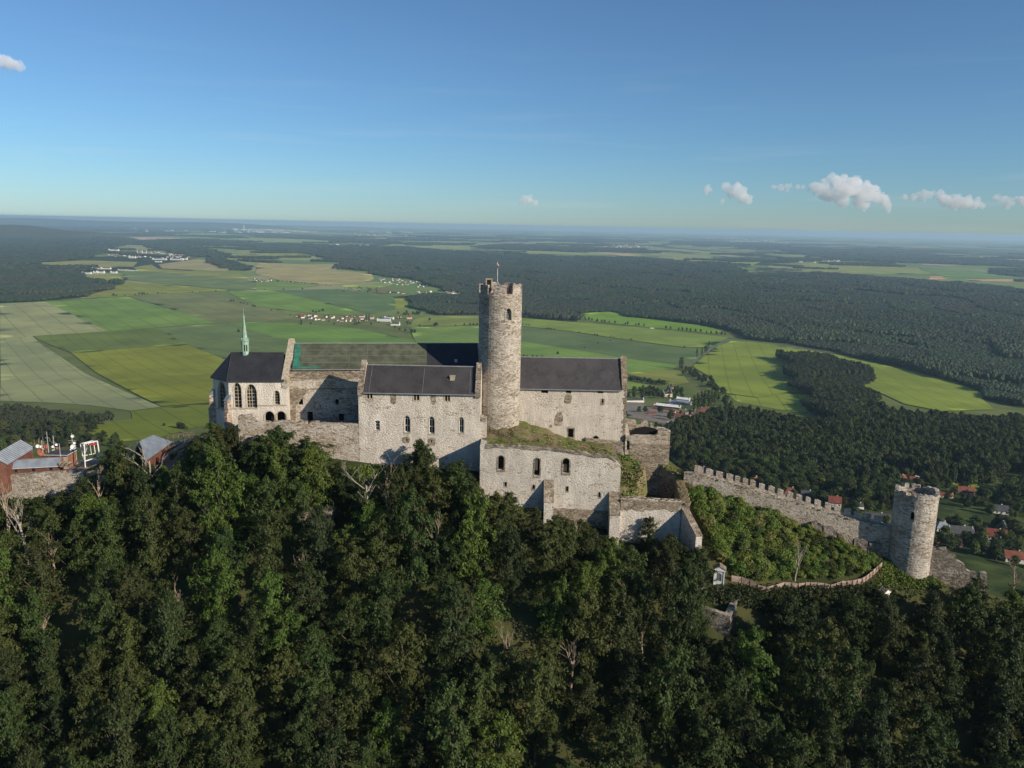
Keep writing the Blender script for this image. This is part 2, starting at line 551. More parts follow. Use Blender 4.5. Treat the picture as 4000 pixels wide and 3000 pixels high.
M['white'] = mk_plain('white paint', (0.72, 0.70, 0.66), .6, .08)
M['copper'] = mk_plain('green copper', (0.27, 0.39, 0.29), .6, .22, 1.2, .3)
M['net'] = mk_plain('grey green netting', (0.078, 0.086, 0.055), .8, .3, .6)
M['netline'] = mk_plain('pale netting batten', (0.24, 0.235, 0.19), .8, .1)
M['teal'] = mk_plain('teal netting', (0.035, 0.15, 0.105), .7, .3, 1.0)
M['gutter'] = mk_plain('zinc gutter', (0.22, 0.22, 0.22), .5, .15, 1, .4)
M['wood'] = mk_plain('grey brown timber', (0.17, 0.115, 0.075), .85, .35, 1.5)
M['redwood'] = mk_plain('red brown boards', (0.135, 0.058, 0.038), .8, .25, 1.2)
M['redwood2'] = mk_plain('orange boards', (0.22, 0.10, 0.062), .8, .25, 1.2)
M['fencewood'] = mk_plain('greyish fence boards', (0.34, 0.255, 0.205), .85, .25, .9)
M['postwood'] = mk_plain('red brown posts', (0.22, 0.085, 0.055), .85, .2)
M['zinc'] = mk_plain('zinc sheet', (0.19, 0.215, 0.245), .42, .18, .5, .5)
M['metal'] = mk_plain('galvanised steel', (0.45, 0.46, 0.47), .45, .15, 1, .5)
M['blackmetal'] = mk_plain('dark metal', (0.04, 0.035, 0.03), .6, .2)
M['red'] = mk_plain('red paint', (0.42, 0.05, 0.04), .6, .15)
M['redclay'] = mk_plain('red tower deck', (0.30, 0.10, 0.07), .8, .2)
M['bark'] = mk_plain('bark', (0.10, 0.078, 0.056), .95, .4, 2.0)
M['dead'] = mk_plain('dead pale wood', (0.33, 0.25, 0.175), .9, .3, 1.2)
M['birch'] = mk_plain('pale bark', (0.36, 0.31, 0.25), .85, .25, 2.0)
M['rock'] = mk_masonry('bare rock', (0.34, 0.29, 0.24), (0.17, 0.14, 0.11), 0.62, 1.0, 0.12, .7, (0.09, 0.085, 0.05))
M['asphalt'] = mk_plain('pale asphalt', (0.16, 0.155, 0.15), .9, .12, .1)
M['dirt'] = mk_plain('trodden earth', (0.24, 0.20, 0.155), .95, .25, .3)
M['soil'] = mk_plain('bare soil', (0.33, 0.25, 0.17), .95, .15, .05)
# grass with brown dry patches
t = NT('terrace grass')
_n = t.noise(t.pos(), 0.22, 6, .65); _n2 = t.noise(t.pos(), 1.9, 5)
_c = t.mix(t.rng(_n2, .3, .7), (0.075, 0.105, 0.025), (0.14, 0.155, 0.045))
_c = t.mix(t.rng(_n, .40, .56), _c, (0.21, 0.16, 0.095))
M['terrace'] = t.done(t.bsdf(_c, .95, .05, t.bump(_n2, .8, .3)))
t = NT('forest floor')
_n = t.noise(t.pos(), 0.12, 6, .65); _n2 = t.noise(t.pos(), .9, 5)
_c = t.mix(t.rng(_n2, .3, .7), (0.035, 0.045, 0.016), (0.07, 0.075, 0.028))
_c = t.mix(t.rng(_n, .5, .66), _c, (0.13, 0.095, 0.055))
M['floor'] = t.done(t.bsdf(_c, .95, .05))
M['leaf'] = mk_leaf('leaves of slope trees', (0.040, 0.058, 0.015), (0.070, 0.092, 0.023))
M['leaf_b'] = mk_leaf('bright leaves', (0.082, 0.125, 0.023), (0.105, 0.15, 0.028), .35, .03)
M['leaf_d'] = mk_leaf('dark leaves', (0.036, 0.050, 0.017), (0.055, 0.07, 0.021))
M['leaf_v'] = mk_leaf('valley leaves', (0.027, 0.044, 0.013), (0.088, 0.112, 0.026))
M['pine'] = mk_leaf('pine needles', (0.035, 0.045, 0.02), (0.055, 0.06, 0.03), .15, .04)
M['far'] = mk_leaf('distant tree crowns', (0.013, 0.024, 0.009), (0.034, 0.042, 0.016), .1, .07)
M['far_b'] = mk_leaf('brownish distant crowns', (0.026, 0.028, 0.014), (0.044, 0.042, 0.022), .1, .04)
M['far_g'] = mk_leaf('greener distant crowns', (0.02, 0.036, 0.012), (0.04, 0.06, 0.018), .1, .04)
M['bush'] = mk_leaf('bush leaves', (0.125, 0.18, 0.033), (0.18, 0.23, 0.048), .35)
M['bush_y'] = mk_leaf('flowering bush leaves', (0.17, 0.19, 0.05), (0.24, 0.24, 0.08), .3)
M['dryg'] = mk_plain('dry grass tufts', (0.23, 0.17, 0.09), .95, .3, 1.0)
WALLC = [mk_plain('white render', (0.70, 0.67, 0.60), .85, .08, .4), mk_plain('cream render', (0.62, 0.52, 0.36), .85, .08, .4),
         mk_plain('grey render', (0.42, 0.41, 0.40), .85, .08, .4), mk_plain('timber cladding', (0.20, 0.11, 0.065), .85, .2, .6)]
ROOFC = [mk_roof('red tile roof', (0.17, 0.056, 0.04), .4, .8, .1), mk_roof('brown tile roof', (0.17, 0.065, 0.042), .4, .8, .1),
         mk_roof('dark grey roof', (0.06, 0.06, 0.065), .4, .7, .2), mk_roof('blue grey sheet roof', (0.22, 0.25, 0.28), .6, .45, .4),
         mk_roof('white sheet roof', (0.66, 0.66, 0.64), .8, .5, .3)]
# ------------------------------------------------------------------ ground sheet
def in_poly_np(x, y, poly):
    c = np.zeros(x.shape, bool); j = len(poly) - 1
    for i in range(len(poly)):
        xi, yi = poly[i][0], poly[i][1]; xj, yj = poly[j][0], poly[j][1]
        cond = (yi > y) != (yj > y)
        c ^= cond & (x < (xj - xi) * (y - yi) / (yj - yi + 1e-12) + xi)
        j = i
    return c
def np_mesh(name, V, Fq, mat, parent=None, smooth=False):
    me = bpy.data.meshes.new(name)
    V = np.asarray(V, np.float32); Fq = np.asarray(Fq, np.int32); k = Fq.shape[1]
    me.vertices.add(len(V)); me.vertices.foreach_set('co', V.ravel())
    me.loops.add(Fq.size); me.loops.foreach_set('vertex_index', Fq.ravel())
    me.polygons.add(len(Fq)); me.polygons.foreach_set('loop_start', np.arange(0, Fq.size, k, dtype=np.int32))
    if smooth: me.polygons.foreach_set('use_smooth', np.ones(len(Fq), bool))
    me.update(calc_edges=True)
    if mat is not None: me.materials.append(mat)
    return me

t = NT('open country')
geo = t.n('NewGeometry')
vm = t.n('VectorMath'); vm.operation = 'DISTANCE'; vm.inputs[1].default_value = (0, 180, -150)
t.l(geo.outputs['Position'], vm.inputs[0])
dist = vm.outputs['Value']
P1 = t.pos((1 / 620, 1 / 900, 0), 0.35)
def cells(P, sc):
    vv = t.voro(P, sc); vv.distance = 'CHEBYCHEV'
    s = t.n('SeparateColor'); t.l(vv.outputs['Color'], s.inputs[0]); return s
c1 = cells(P1, 1.0); c2 = cells(t.pos((1 / 2600, 1 / 3600, 0), -0.25), 1.0)
ramp = t.n('ValToRGB'); ramp.color_ramp.interpolation = 'CONSTANT'
els = ramp.color_ramp.elements
cols = [(0.0, (0.19, 0.25, 0.075)), (0.18, (0.28, 0.30, 0.12)), (0.34, (0.15, 0.22, 0.065)), (0.5, (0.32, 0.31, 0.16)), (0.62, (0.21, 0.27, 0.085)),
        (0.75, (0.15, 0.20, 0.08)), (0.88, (0.36, 0.28, 0.18))]
els[0].position = 0; els[0].color = (*cols[0][1], 1); els[1].position = cols[1][0]; els[1].color = (*cols[1][1], 1)
for p_, c_ in cols[2:]:
    e = els.new(p_); e.color = (*c_, 1)
t.l(c1.outputs[0], ramp.inputs[0])
wood_n = t.noise(t.pos((1 / 1500, 1 / 3000, 0), 0.15), 1.0, 7, .62)
woodf = t.rng(wood_n, .53, .55)
far_c = t.mix(woodf, ramp.outputs[0], (0.035, 0.05, 0.024))
far_c = t.mix(t.rng(c2.outputs[1], .84, .86, 0, .75), far_c, (0.04, 0.055, 0.025))
mead = t.mix(t.rng(t.noise(t.pos(), .01, 6), .35, .65), (0.115, 0.15, 0.042), (0.17, 0.19, 0.065))
mead = t.mix(t.rng(dist, 650, 950), t.mix(t.rng(t.noise(t.pos(), .035, 5), .42, .6), (0.04, 0.056, 0.02), (0.075, 0.098, 0.03)), mead)
near_c = t.mix(t.rng(t.noise(t.pos(), .06, 6), .4, .6), (0.035, 0.045, 0.016), (0.075, 0.075, 0.03))
cc = t.mix(t.rng(dist, 330, 420), near_c, mead)
cc = t.mix(t.rng(dist, 2600, 3200), cc, far_c)
M['country'] = t.done(t.bsdf(cc, .95, .03))

rr = np.concatenate([np.arange(0, 110, 2.4), np.arange(110, 262, 3.5), 262 * 1.02 ** np.arange(1, 130), 262 * 1.02 ** 129 * 1.07 ** np.arange(1, 60)])
rr = rr[rr < 60000]; rr = np.append(rr, 60000.0)
NA = 360
an = np.arange(NA) * 2 * math.pi / NA
GX = rr[:, None] * np.cos(an); GY = 172 + rr[:, None] * np.sin(an)
GZ = terrain(GX, GY)
V = np.stack([GX, GY, GZ], -1).reshape(-1, 3)
idx = np.arange(len(rr) * NA).reshape(len(rr), NA)
a = idx[:-1]; b = np.roll(a, -1, 1); d_ = idx[1:]; c_ = np.roll(d_, -1, 1)
FQ = np.stack([a, d_, c_, b], -1).reshape(-1, 4)
ground = link_mesh('ground', np_mesh('ground', V, FQ, M['country'], smooth=True), None)
tag(ground, 'wide hilly ground under the castle hill and plain', 'ground', kind='structure')

# ------------------------------------------------------------------ fields
FIELD_ANG = 0.62
FM = {}
def fmat(rgb, ang=FIELD_ANG, sp=30.0, line=0.35):
    k = (rgb, round(ang, 2), sp, line)
    if k not in FM:
        c = S(*rgb); g_ = sum(c) / 3; c = tuple(x * .98 + g_ * .02 for x in c)
        FM[k] = mk_field('field crop %d' % len(FM), (c[0] * 1.4, c[1] * 1.3, c[2] * 1.25), ang, sp, line)
    return FM[k]
def sheet(name, pix, mat, lift=0.35, label=None, cat=None, kind='structure'):
    P = hits(pix)
    dist_ = np.mean([p.y for p in P])
    st = max(12.0, dist_ / 55)
    loop = dens([(p.x, p.y) for p in P], st)
    ext = max(max(p.x for p in P) - min(p.x for p in P), max(p.y for p in P) - min(p.y for p in P))
    st = max(st, ext / 55)
    vo, fo = fill2d(loop, (), st)
    vo = np.array(vo)
    z = terrain(vo[:, 0], vo[:, 1]) + lift + np.hypot(vo[:, 0], vo[:, 1]) * 0.00012
    me = np_mesh(name, np.column_stack([vo, z]), fo, mat)
    o = link_mesh(name, me, None)
    if me.polygons[0].normal.z < 0: me.flip_normals()
    tag(o, label, cat, kind=kind)
    return o, [(p.x, p.y) for p in P]
FIELDS = [
 (13, [(0,115),(300,98),(330,110),(720,298),(215,330),(0,345)], (132,140,98), 'pale grey-green field at the left edge beside the left wood'),
 (13, [(0,345),(215,330),(1075,800),(870,825),(600,790),(300,770),(0,760)], (130,140,100), 'large pale field with tram lines above the pine wood'),
 (13, [(300,98),(850,68),(1440,240),(720,298)], (100,128,60), 'bright green field with one yellow patch'),
 (13, [(860,66),(1420,40),(1750,120),(1960,200),(1960,215),(1780,235),(1440,243)], (104,114,72), 'dull olive field behind the chapel spire'),
 (13, [(215,330),(720,298),(1050,275),(1250,385),(470,440)], (90,108,52), 'dark green strip field left of the spire'),
 (13, [(470,440),(1250,388),(1500,490),(1460,600),(1460,770),(1075,800)], (114,124,44), 'yellow-green field beside the chapel'),
 (13, [(1050,275),(1520,240),(1910,345),(1910,470),(1500,490),(1250,385)], (92,112,66), 'grey-green field behind the chapel roof'),
 (0, [(893,1261),(1040,1258),(1265,1272),(1400,1285),(1640,1330),(1640,1420),(1300,1420),(1123,1330)], (96,128,58), 'bright field behind the netted roof'),
 (13, [(870,830),(1420,775),(1480,900),(1250,950),(1170,975),(1000,1021),(600,1040),(130,1015),(300,945),(540,930),(880,880)], (104,118,46), 'sunlit meadow behind the pavilion'),
 (13, [(540,78),(640,45),(720,65),(640,72)], (185,160,118), 'small bare sandy plot at the wood edge'),
 (9, [(680,850),(900,790),(1065,710),(2000,785),(1250,822),(1100,838),(940,842)], (118,128,60), 'yellowish field along the hedge of small trees'),
 (9, [(1060,622),(1200,615),(2212,692),(2212,780),(2050,785),(1075,695)], (98,116,72), 'grey-green strip field before the far town'),
 (9, [(1150,585),(1310,560),(1370,600),(2050,640),(2212,700),(1640,652),(1200,618)], (122,128,66), 'yellow strip field before the far town'),
 (9, [(1370,560),(1700,515),(1800,520),(1850,570),(2000,600),(1950,620),(1400,595)], (142,138,96), 'tan field right of the far town'),
 (9, [(270,550),(700,525),(1190,540),(1150,580),(1000,587),(600,577)], (130,134,80), 'pale clearing field between the woods at left'),
 (9, [(730,655),(1040,655),(1050,690),(960,745),(780,700)], (122,130,62), 'small yellow-green field below the white sheds'),
 (9, [(110,430),(600,415),(640,435),(250,447)], (142,150,110), 'thin pale clearing in the left forest'),
 (9, [(1100,320),(1560,330),(1520,355),(1200,345)], (165,150,125), 'thin tan field near the power plant'),
 (9, [(1210,400),(1800,393),(2212,410),(1800,432),(1300,410)], (118,138,88), 'thin green field above the far town'),
 (9, [(1460,300),(1900,295),(2212,310),(1700,330)], (120,145,95), 'thin far field below the power plant'),
 (9, [(1850,490),(2212,480),(2212,520),(1980,520)], (118,135,80), 'thin field at the wood corner'),
 (10, [(0,540),(400,545),(700,562),(690,612),(1000,642),(1020,690),(900,720),(640,740),(210,700),(0,640)], (146,142,94), 'big tan field before the long forest edge'),
 (10, [(-200,510),(0,510),(560,530),(770,560),(400,560),(0,540)], (92,118,72), 'narrow dark green strip beside the forest'),
 (10, [(-100,480),(300,470),(560,500),(560,530),(0,510)], (128,140,78), 'narrow pale strip beside the forest'),
 (10, [(-250,455),(420,460),(300,475),(0,480)], (128,136,80), 'thin strip below the forest tip'),
 (10, [(0,705),(210,705),(580,745),(300,775),(0,780),(-350,770)], (104,130,66), 'green field below the hamlet row'),
 (10, [(710,745),(1100,720),(1180,740),(1020,770),(800,760)], (120,138,74), 'small pale field beside the forest village'),
 (10, [(1000,770),(1270,785),(1290,800),(1100,812),(960,790)], (112,110,70), 'brownish paddock by the forest village'),
 (10, [(130,785),(720,772),(1180,830),(1210,900),(1200,950),(990,992),(600,890)], (86,110,68), 'large dark green field above the white sheds village'),
 (10, [(-250,800),(130,786),(600,892),(950,987),(850,1005),(480,985),(0,920)], (100,130,60), 'long bright green field above the village'),
 (10, [(320,787),(780,780),(820,800),(480,815)], (118,140,90), 'pale wedge inside the dark green field'),
 (10, [(985,892),(1220,855),(1320,850),(1310,930),(1230,950)], (124,136,54), 'yellow-green wedge at the middle wood'),
 (10, [(1360,930),(1520,925),(1630,955),(1600,975),(1450,975)], (112,136,54), 'small clearing in the middle wood'),
 (10, [(1380,1030),(1500,1010),(1920,1012),(1980,1080),(1700,1092),(1300,1102)], (112,126,64), 'meadow with scattered trees left of the tower'),
 (10, [(1330,1104),(1980,1092),(1980,1260),(1390,1260)], (102,128,62), 'bright field just left of the great tower'),
 (14, [(-40,195),(560,245),(1100,287),(1660,352),(1870,375),(1700,460),(1480,460),(1000,395),(500,320),(-40,262)], (110,132,60), 'light green field below the avenue right of the tower'),
 (14, [(-40,264),(500,325),(1000,400),(1490,465),(1690,470),(1620,540),(1480,605),(980,550),(560,480),(-40,385)], (86,107,66), 'dark grey-green band field right of the tower'),
 (14, [(-40,385),(560,482),(980,552),(1430,612),(1400,642),(1290,652),(1000,682),(-40,560)], (100,130,62), 'vivid green field behind the right palace roof'),
 (14, [(980,684),(1290,648),(1450,662),(1530,765),(1400,785),(1100,715)], (116,126,62), 'dry meadow crossed by poplar shadows'),
 (14, [(960,745),(1230,795),(960,840)], (110,134,62), 'small bright paddock beside the palace gable'),
 (14, [(610,165),(840,152),(1100,207),(1650,272),(1830,312),(1760,342),(1200,290),(650,228)], (102,136,48), 'bright field behind the avenue of round trees'),
 (0, [(2860,1332),(3000,1344),(3270,1387),(3425,1421),(3540,1448),(3723,1493),(3850,1543),(3835,1559),(3885,1602),(3678,1608),(3533,1580),(3400,1518),(3200,1540),(3080,1533),(2960,1555),(2830,1537),(2770,1470),(2705,1432),(2745,1397),(2805,1352)], (114,132,54), 'large yellow-green field curving round the right copse'),
 (0, [(2850,1545),(3010,1536),(3200,1546),(3225,1605),(3100,1610),(2880,1570)], (114,130,56), 'rough meadow below the right copse'),
 (15, [(930,1450),(1180,1510),(1100,1545),(980,1490)], (112,128,50), 'small lawn above the lower tower'),
 (15, [(1570,1590),(1830,1650),(1800,1700),(1600,1650)], (112,128,50), 'thin lawn behind the dark conifers'),
 (7, [(1150,345),(1480,410),(1400,460),(1210,400)], (112,128,50), 'village lawn right of the lower tower'),
 (12, [(0,510),(500,505),(1300,560),(1430,600),(1000,600),(520,595),(280,520)], (124,136,74), 'pale far field beyond the big forest'),
 (12, [(1300,545),(1900,585),(2212,640),(1650,640),(1450,605)], (95,125,68), 'far green field beyond the big forest at right'),
 (12, [(1390,620),(1500,618),(1550,645),(1400,645)], (168,140,108), 'small brown plot beyond the big forest'),
 (12, [(1700,645),(2212,648),(2212,672),(1750,660)], (170,145,112), 'thin brown strip beyond the forest at right'),
 (12, [(620,435),(700,430),(870,448),(800,455)], (185,130,110), 'thin reddish far field'),
 (11, [(1220,470),(1600,462),(2200,480),(2080,520),(1900,515),(1600,490)], (126,138,74), 'far light field at the top of the forest'),
 (11, [(0,400),(500,395),(1150,430),(600,435),(100,420)], (130,142,84), 'far strip field left of centre top'),
 (11, [(640,408),(900,410),(1180,440),(1000,445)], (160,145,110), 'far tan strip beside the forest top'),
 (10, [(-300,330),(0,330),(480,345),(900,375),(500,375),(0,365)], (122,142,84), 'far field band before the industrial town'),
 (10, [(980,378),(1400,390),(1850,400),(1850,440),(1500,420),(1000,392)], (128,144,86), 'far field band right of the industrial town'),
]
rs = random.Random(5)
_e = hits(qs(13, [(215, 330), (1075, 800)])); TRAM = math.atan2(_e[1].x - _e[0].x, _e[1].y - _e[0].y)
_e = hits(qs(14, [(85, 390), (980, 552)])); TRAM2 = math.atan2(_e[1].x - _e[0].x, _e[1].y - _e[0].y)
_e = hits(qs(14, [(1830, 700), (1850, 850)])); TRAM3 = math.atan2(_e[1].x - _e[0].x, _e[1].y - _e[0].y)
for (zn, pts, rgb, lab) in FIELDS:
    pix = qs(zn, pts) if zn else pts
    ang = (TRAM if pix[0][0] < 1500 else TRAM2 if pix[0][0] < 2600 else TRAM3) + rs.uniform(-.03, .03)
    sheet('field', pix, fmat(rgb, ang, 38.0 if pix[0][1] > 1200 else 70.0, 0.5), 0.12 + .2 * (FIELDS.index((zn, pts, rgb, lab)) % 6), lab, 'field')

# ------------------------------------------------------------------ roads
def ribbon(name, pix, width, mat, label, lift=0.4, cat='road'):
    P = hits(pix)
    pts = []
    for a_, b_ in zip(P[:-1], P[1:]):
        n = max(1, int((b_ - a_).length / max(10, a_.y / 60)))
        pts += [a_.lerp(b_, i / n) for i in range(n)]
    pts.append(P[-1])
    mb = MB(); L = []; R_ = []
    for i, p in enumerate(pts):
        t_ = (pts[min(i + 1, len(pts) - 1)] - pts[max(0, i - 1)]); t_.z = 0; t_.normalize()
        nrm = Vector((-t_.y, t_.x, 0)) * width / 2
        for lst, s_ in ((L, 1), (R_, -1)):
            w_ = p + nrm * s_
            lst.append(Vector((w_.x, w_.y, tz(w_.x, w_.y) + lift + p.y * .00025)))
    for i in range(len(pts) - 1):
        mb.poly([R_[i], R_[i + 1], L[i + 1], L[i]])
    return tag(mb.build(name, mat), label, cat, kind='structure')
ribbon('road', qs(14, [(600,222),(900,262),(1200,297),(1660,357),(1900,383),(2212,408)]) + qs(15, [(200,442),(600,515),(940,585)]), 7, M['asphalt'], 'straight main road along the avenue of round trees')
ribbon('road', qs(14, [(1480,615),(1560,580),(1625,540),(1720,470),(1790,430),(1900,386)]), 6, M['asphalt'], 'side road climbing past the poplars')
ribbon('road', qs(14, [(1470,1195),(1600,1155),(1700,1130),(1830,1100),(1960,1060)]), 7, M['asphalt'], 'village road beside the farm sheds')
ribbon('path', qs(13, [(890,900),(1000,912),(1100,930),(1180,955),(1230,975)]), 4, M['asphalt'], 'pale farm track curving across the sunlit meadow', cat='path')
ribbon('road', qs(7, [(1600,1190),(1680,1130),(1760,1060),(1790,1000)]), 6, M['asphalt'], 'village lane at the right edge')
ribbon('road', qs(14, [(980,1010),(1200,1050),(1450,1120),(1560,1150)]), 9, M['dirt'], 'pale dirt yard track by the farm')
sheet('yard', qs(14, [(975,930),(1060,925),(1200,975),(1480,1010),(1520,1140),(1320,1120),(1000,1060)]), M['dirt'], .3, 'bare dirt yard round the farm sheds', 'yard')

# ------------------------------------------------------------------ far hills
def hill(pixL, pixR, vtop, distY, label):
    A = atZ(*pixL, PLAIN); B = atZ(*pixR, PLAIN)
    A = Vector((ray(*pixL)[0] * distY, distY, PLAIN)); B = Vector((ray(*pixR)[0] * distY, distY, PLAIN))
    top = max(PLAIN + 60, atY((pixL[0] + pixR[0]) / 2, vtop, distY).z)
    n, m = 40, 10; Vv = []; Ff = []
    for i in range(n + 1):
        s_ = i / n; prof = math.sin(math.pi * s_) ** 0.6 * (0.8 + 0.2 * math.sin(s_ * 9 + A.x))
        for j in range(m + 1):
            tt = j / m; w_ = math.sin(math.pi * tt)
            p = A.lerp(B, s_)
            Vv.append((p.x, p.y + (tt - .5) * 3000, PLAIN - 5 + (top - PLAIN) * prof * w_))
    for i in range(n):
        for j in range(m):
            k = i * (m + 1) + j
            Ff.append((k, k + m + 1, k + m + 2, k + 1))
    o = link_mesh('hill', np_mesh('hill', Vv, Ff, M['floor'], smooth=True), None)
    tag(o, label, 'hill', kind='structure')
hill((-150, 898), (450, 898), 876, 14000, 'low wooded hill at the left end of the horizon')
hill((1010, 905), (1520, 905), 880, 46000, 'flat wooded hill behind the industrial town')
hill((-300, 880), (1200, 880), 852, 34000, 'long faint ridge on the left horizon')

# ------------------------------------------------------------------ trees: shared shapes
def leaf_quads(centers, rad, n_per, size, rng, droop=0.35, flat=0.45, out_from=None):
    """sprays of leaf-sized quads; each spray is a drooping shallow dome"""
    centers = np.asarray(centers); K = len(centers)
    rad = np.broadcast_to(np.asarray(rad, float), (K,))
    C = np.repeat(centers, n_per, 0); Rr = np.repeat(rad, n_per)
    N = len(C)
    r = np.sqrt(rng.random(N)) * Rr; th = rng.random(N) * 2 * np.pi
    off = np.stack([r * np.cos(th), r * np.sin(th), -droop * r * r / np.maximum(Rr, .01) + rng.normal(0, flat, N) * Rr * .5], -1)
    P = C + off
    nrm = np.stack([off[:, 0] / Rr * .7, off[:, 1] / Rr * .7, np.full(N, .55)], -1) + rng.normal(0, .55, (N, 3))
    if out_from is not None:
        o = C - out_from; nrm += .5 * o / (np.linalg.norm(o, axis=1, keepdims=True) + 1e-6)
    nrm /= np.linalg.norm(nrm, axis=1, keepdims=True)
    t1 = np.cross(nrm, rng.normal(0, 1, (N, 3))); t1 /= np.linalg.norm(t1, axis=1, keepdims=True)
    t2 = np.cross(nrm, t1)
    s = size * rng.uniform(.6, 1.3, N)[:, None]
    a = P - t1 * s * .6; b = P + t2 * s * .32; c = P + t1 * s * .6; d = P - t2 * s * .32
    V = np.stack([a, b, c, d], 1).reshape(-1, 3)
    return V, np.arange(4 * N).reshape(-1, 4)
def crown_shape(seed, H, R, lobes, sprays, n_per, size, base=.3, spray_r=(.8, 1.4), mat=None, name='crown', tall=1.0):
    rng = np.random.default_rng(seed)
    Cs = []
    ls = []
    for k in range(lobes):
        f = (k + .5) / lobes
        z = H * (base + (1 - base) * (.12 + .74 * f) ) + rng.normal(0, .04 * H)
        rr_ = R * (math.sin(math.pi * (.18 + .72 * f)) ** .8) * rng.uniform(.35, .8)
        th = k * 2.4 + rng.uniform(-.6, .6)
        ls.append((rr_ * math.cos(th) * .8, rr_ * math.sin(th) * .8, z, R * rng.uniform(.38, .6) * (1.12 - .45 * f)))
    ls.append((rng.normal(0, .1 * R), rng.normal(0, .1 * R), H * .9, R * .36))
    for i in range(sprays):
        l = ls[rng.integers(len(ls))]
        d = rng.normal(0, 1, 3); d[2] = d[2] * .9 + .25; d /= np.linalg.norm(d)
        f = rng.uniform(.55, 1.08)
        Cs.append((l[0] + d[0] * l[3] * f, l[1] + d[1] * l[3] * f, l[2] + d[2] * l[3] * f * .95 * tall))
    Cs = np.array(Cs)
    V, Fc = leaf_quads(Cs, rng.uniform(*spray_r, len(Cs)), n_per, size, rng, out_from=np.array([0, 0, H * .6]))
    return np_mesh(name, V, Fc, mat), ls
def crown_limbs(seed, H, R, limbs, per, n_leaf, size, base=.2, spray=(.5, .95), mat=None, droop=.5, top=1.0):
    """crown grown from limbs that leave the trunk and hang over at the tip, each carrying sprays of leaves"""
    rng = np.random.default_rng(seed); Cs = []; Rs = []; tips = []
    side = rng.normal(0, .18, 2)
    for i in range(limbs):
        f = (i + rng.uniform(.1, .9)) / limbs
        prof = math.sin(math.pi * (.17 + .78 * f ** top)) ** .75
        L = R * prof * rng.choice((.62, .85, 1.0, 1.0, 1.18)) * rng.uniform(.85, 1.12)
        a = i * 2.399 + rng.normal(0, .5); tilt = .25 + .75 * f + rng.normal(0, .12)
        z0 = H * (base + (1 - base) * .86 * f)
        ox, oy = math.cos(a), math.sin(a)
        for j in range(per):
            t_ = (j + rng.uniform(.3, 1.0)) / per
            q_ = rng.normal(0, .16 * L, 2) * t_
            Cs.append((ox * L * t_ - oy * q_[0] + side[0] * R * f, oy * L * t_ + ox * q_[0] + side[1] * R * f, z0 + L * t_ * tilt - droop * L * t_ * t_ + q_[1] * .6))
            Rs.append(rng.uniform(*spray) * (1.15 - .45 * f))
        tips.append((ox * L * .7 + side[0] * R * f, oy * L * .7 + side[1] * R * f, z0 + L * .7 * tilt - droop * L * .49, L * .5))
    for k in range(5): Cs.append((side[0] * R + rng.normal(0, .3), side[1] * R + rng.normal(0, .3), H * (.9 + .02 * k))); Rs.append(.55)
    V, Fc = leaf_quads(np.array(Cs), np.array(Rs), n_leaf, size, rng, droop=.75, flat=.5, out_from=np.array([0, 0, H * .45]))
    return np_mesh('crown', V, Fc, mat), tips[::2]
def trunk_shape(seed, H, r, ls, name='trunk', mat=None, sides=6):
    rng = random.Random(seed); mb = MB()
    lean = (rng.uniform(-.04, .04) * H, rng.uniform(-.04, .04) * H)
    path = [(lean[0] * t + math.sin(t * 5 + seed) * .12, lean[1] * t + math.cos(t * 4 + seed) * .12, H * .86 * t - (0.6 if t == 0 else 0)) for t in (0, .15, .35, .55, .75, 1)]
    mb.tube(path, [r * 1.25, r, r * .82, r * .62, r * .4, r * .12], sides)
    for l in ls:
        zb = max(H * .15, l[2] - max(1.0, l[3] * 1.3) - H * .05)
        tb = min(1, zb / (H * .86)); p0 = Vector((lean[0] * tb, lean[1] * tb, zb))
        p2 = Vector(l[:3]); p1 = p0.lerp(p2, .5) + Vector((0, 0, -.06 * H * .3))
        mb.tube([p0, p1, p2], [r * .42, r * .28, r * .08], 4, False)
    me = bpy.data.meshes.new(name); me.from_pydata(mb.v, [], mb.f); me.materials.append(mat)
    return me
def place_tree(name, crown_me, trunk_me, loc, sc, rz, label, cat, group, crown_mat=None):
    o = bpy.data.objects.new(name, None); o.empty_display_size = .5; COL.objects.link(o)
    o.location = loc; o.rotation_euler = (0, 0, rz); o.scale = sc if hasattr(sc, '__len__') else (sc, sc, sc)
    tag(o, label, cat, group)
    c = bpy.data.objects.new('crown', crown_me); COL.objects.link(c); c.parent = o
    if trunk_me is not None:
        k = bpy.data.objects.new('trunk', trunk_me); COL.objects.link(k); k.parent = o
    return o

# ------------------------------------------------------------------ forests read as a mass
SRC = bpy.data.collections.new('tree shapes')
def src_obj(name, me):
    o = bpy.data.objects.new(name, me); SRC.objects.link(o); return o
def far_tree_mesh(seed, kind):
    rng = np.random.default_rng(seed)
    bm = bmesh.new(); bmesh.ops.create_icosphere(bm, subdivisions=2 if kind != 'tiny' else 1, radius=1.0)
    for v in bm.verts:
        n = v.co.normalized()
        k = 1 + rng.normal(0, .17)
        z = n.z
        if kind == 'pine':
            rad_ = 1.0 if z < .2 else 1.0 - .45 * (z - .2)
        else: rad_ = 1.0
        v.co = Vector((n.x * k * rad_, n.y * k * rad_, .62 + z * .40 * (1 + rng.normal(0, .10))))
    me = bpy.data.meshes.new('far_crown'); bm.to_mesh(me); bm.free(); me.materials.append(M[('far', 'far', 'far_b', 'far_g')[seed % 4]])
    return me
for i in range(4): src_obj('a%d' % i, far_tree_mesh(i, 'pine' if i % 2 else 'round'))
SRC2 = bpy.data.collections.new('tree shapes near')
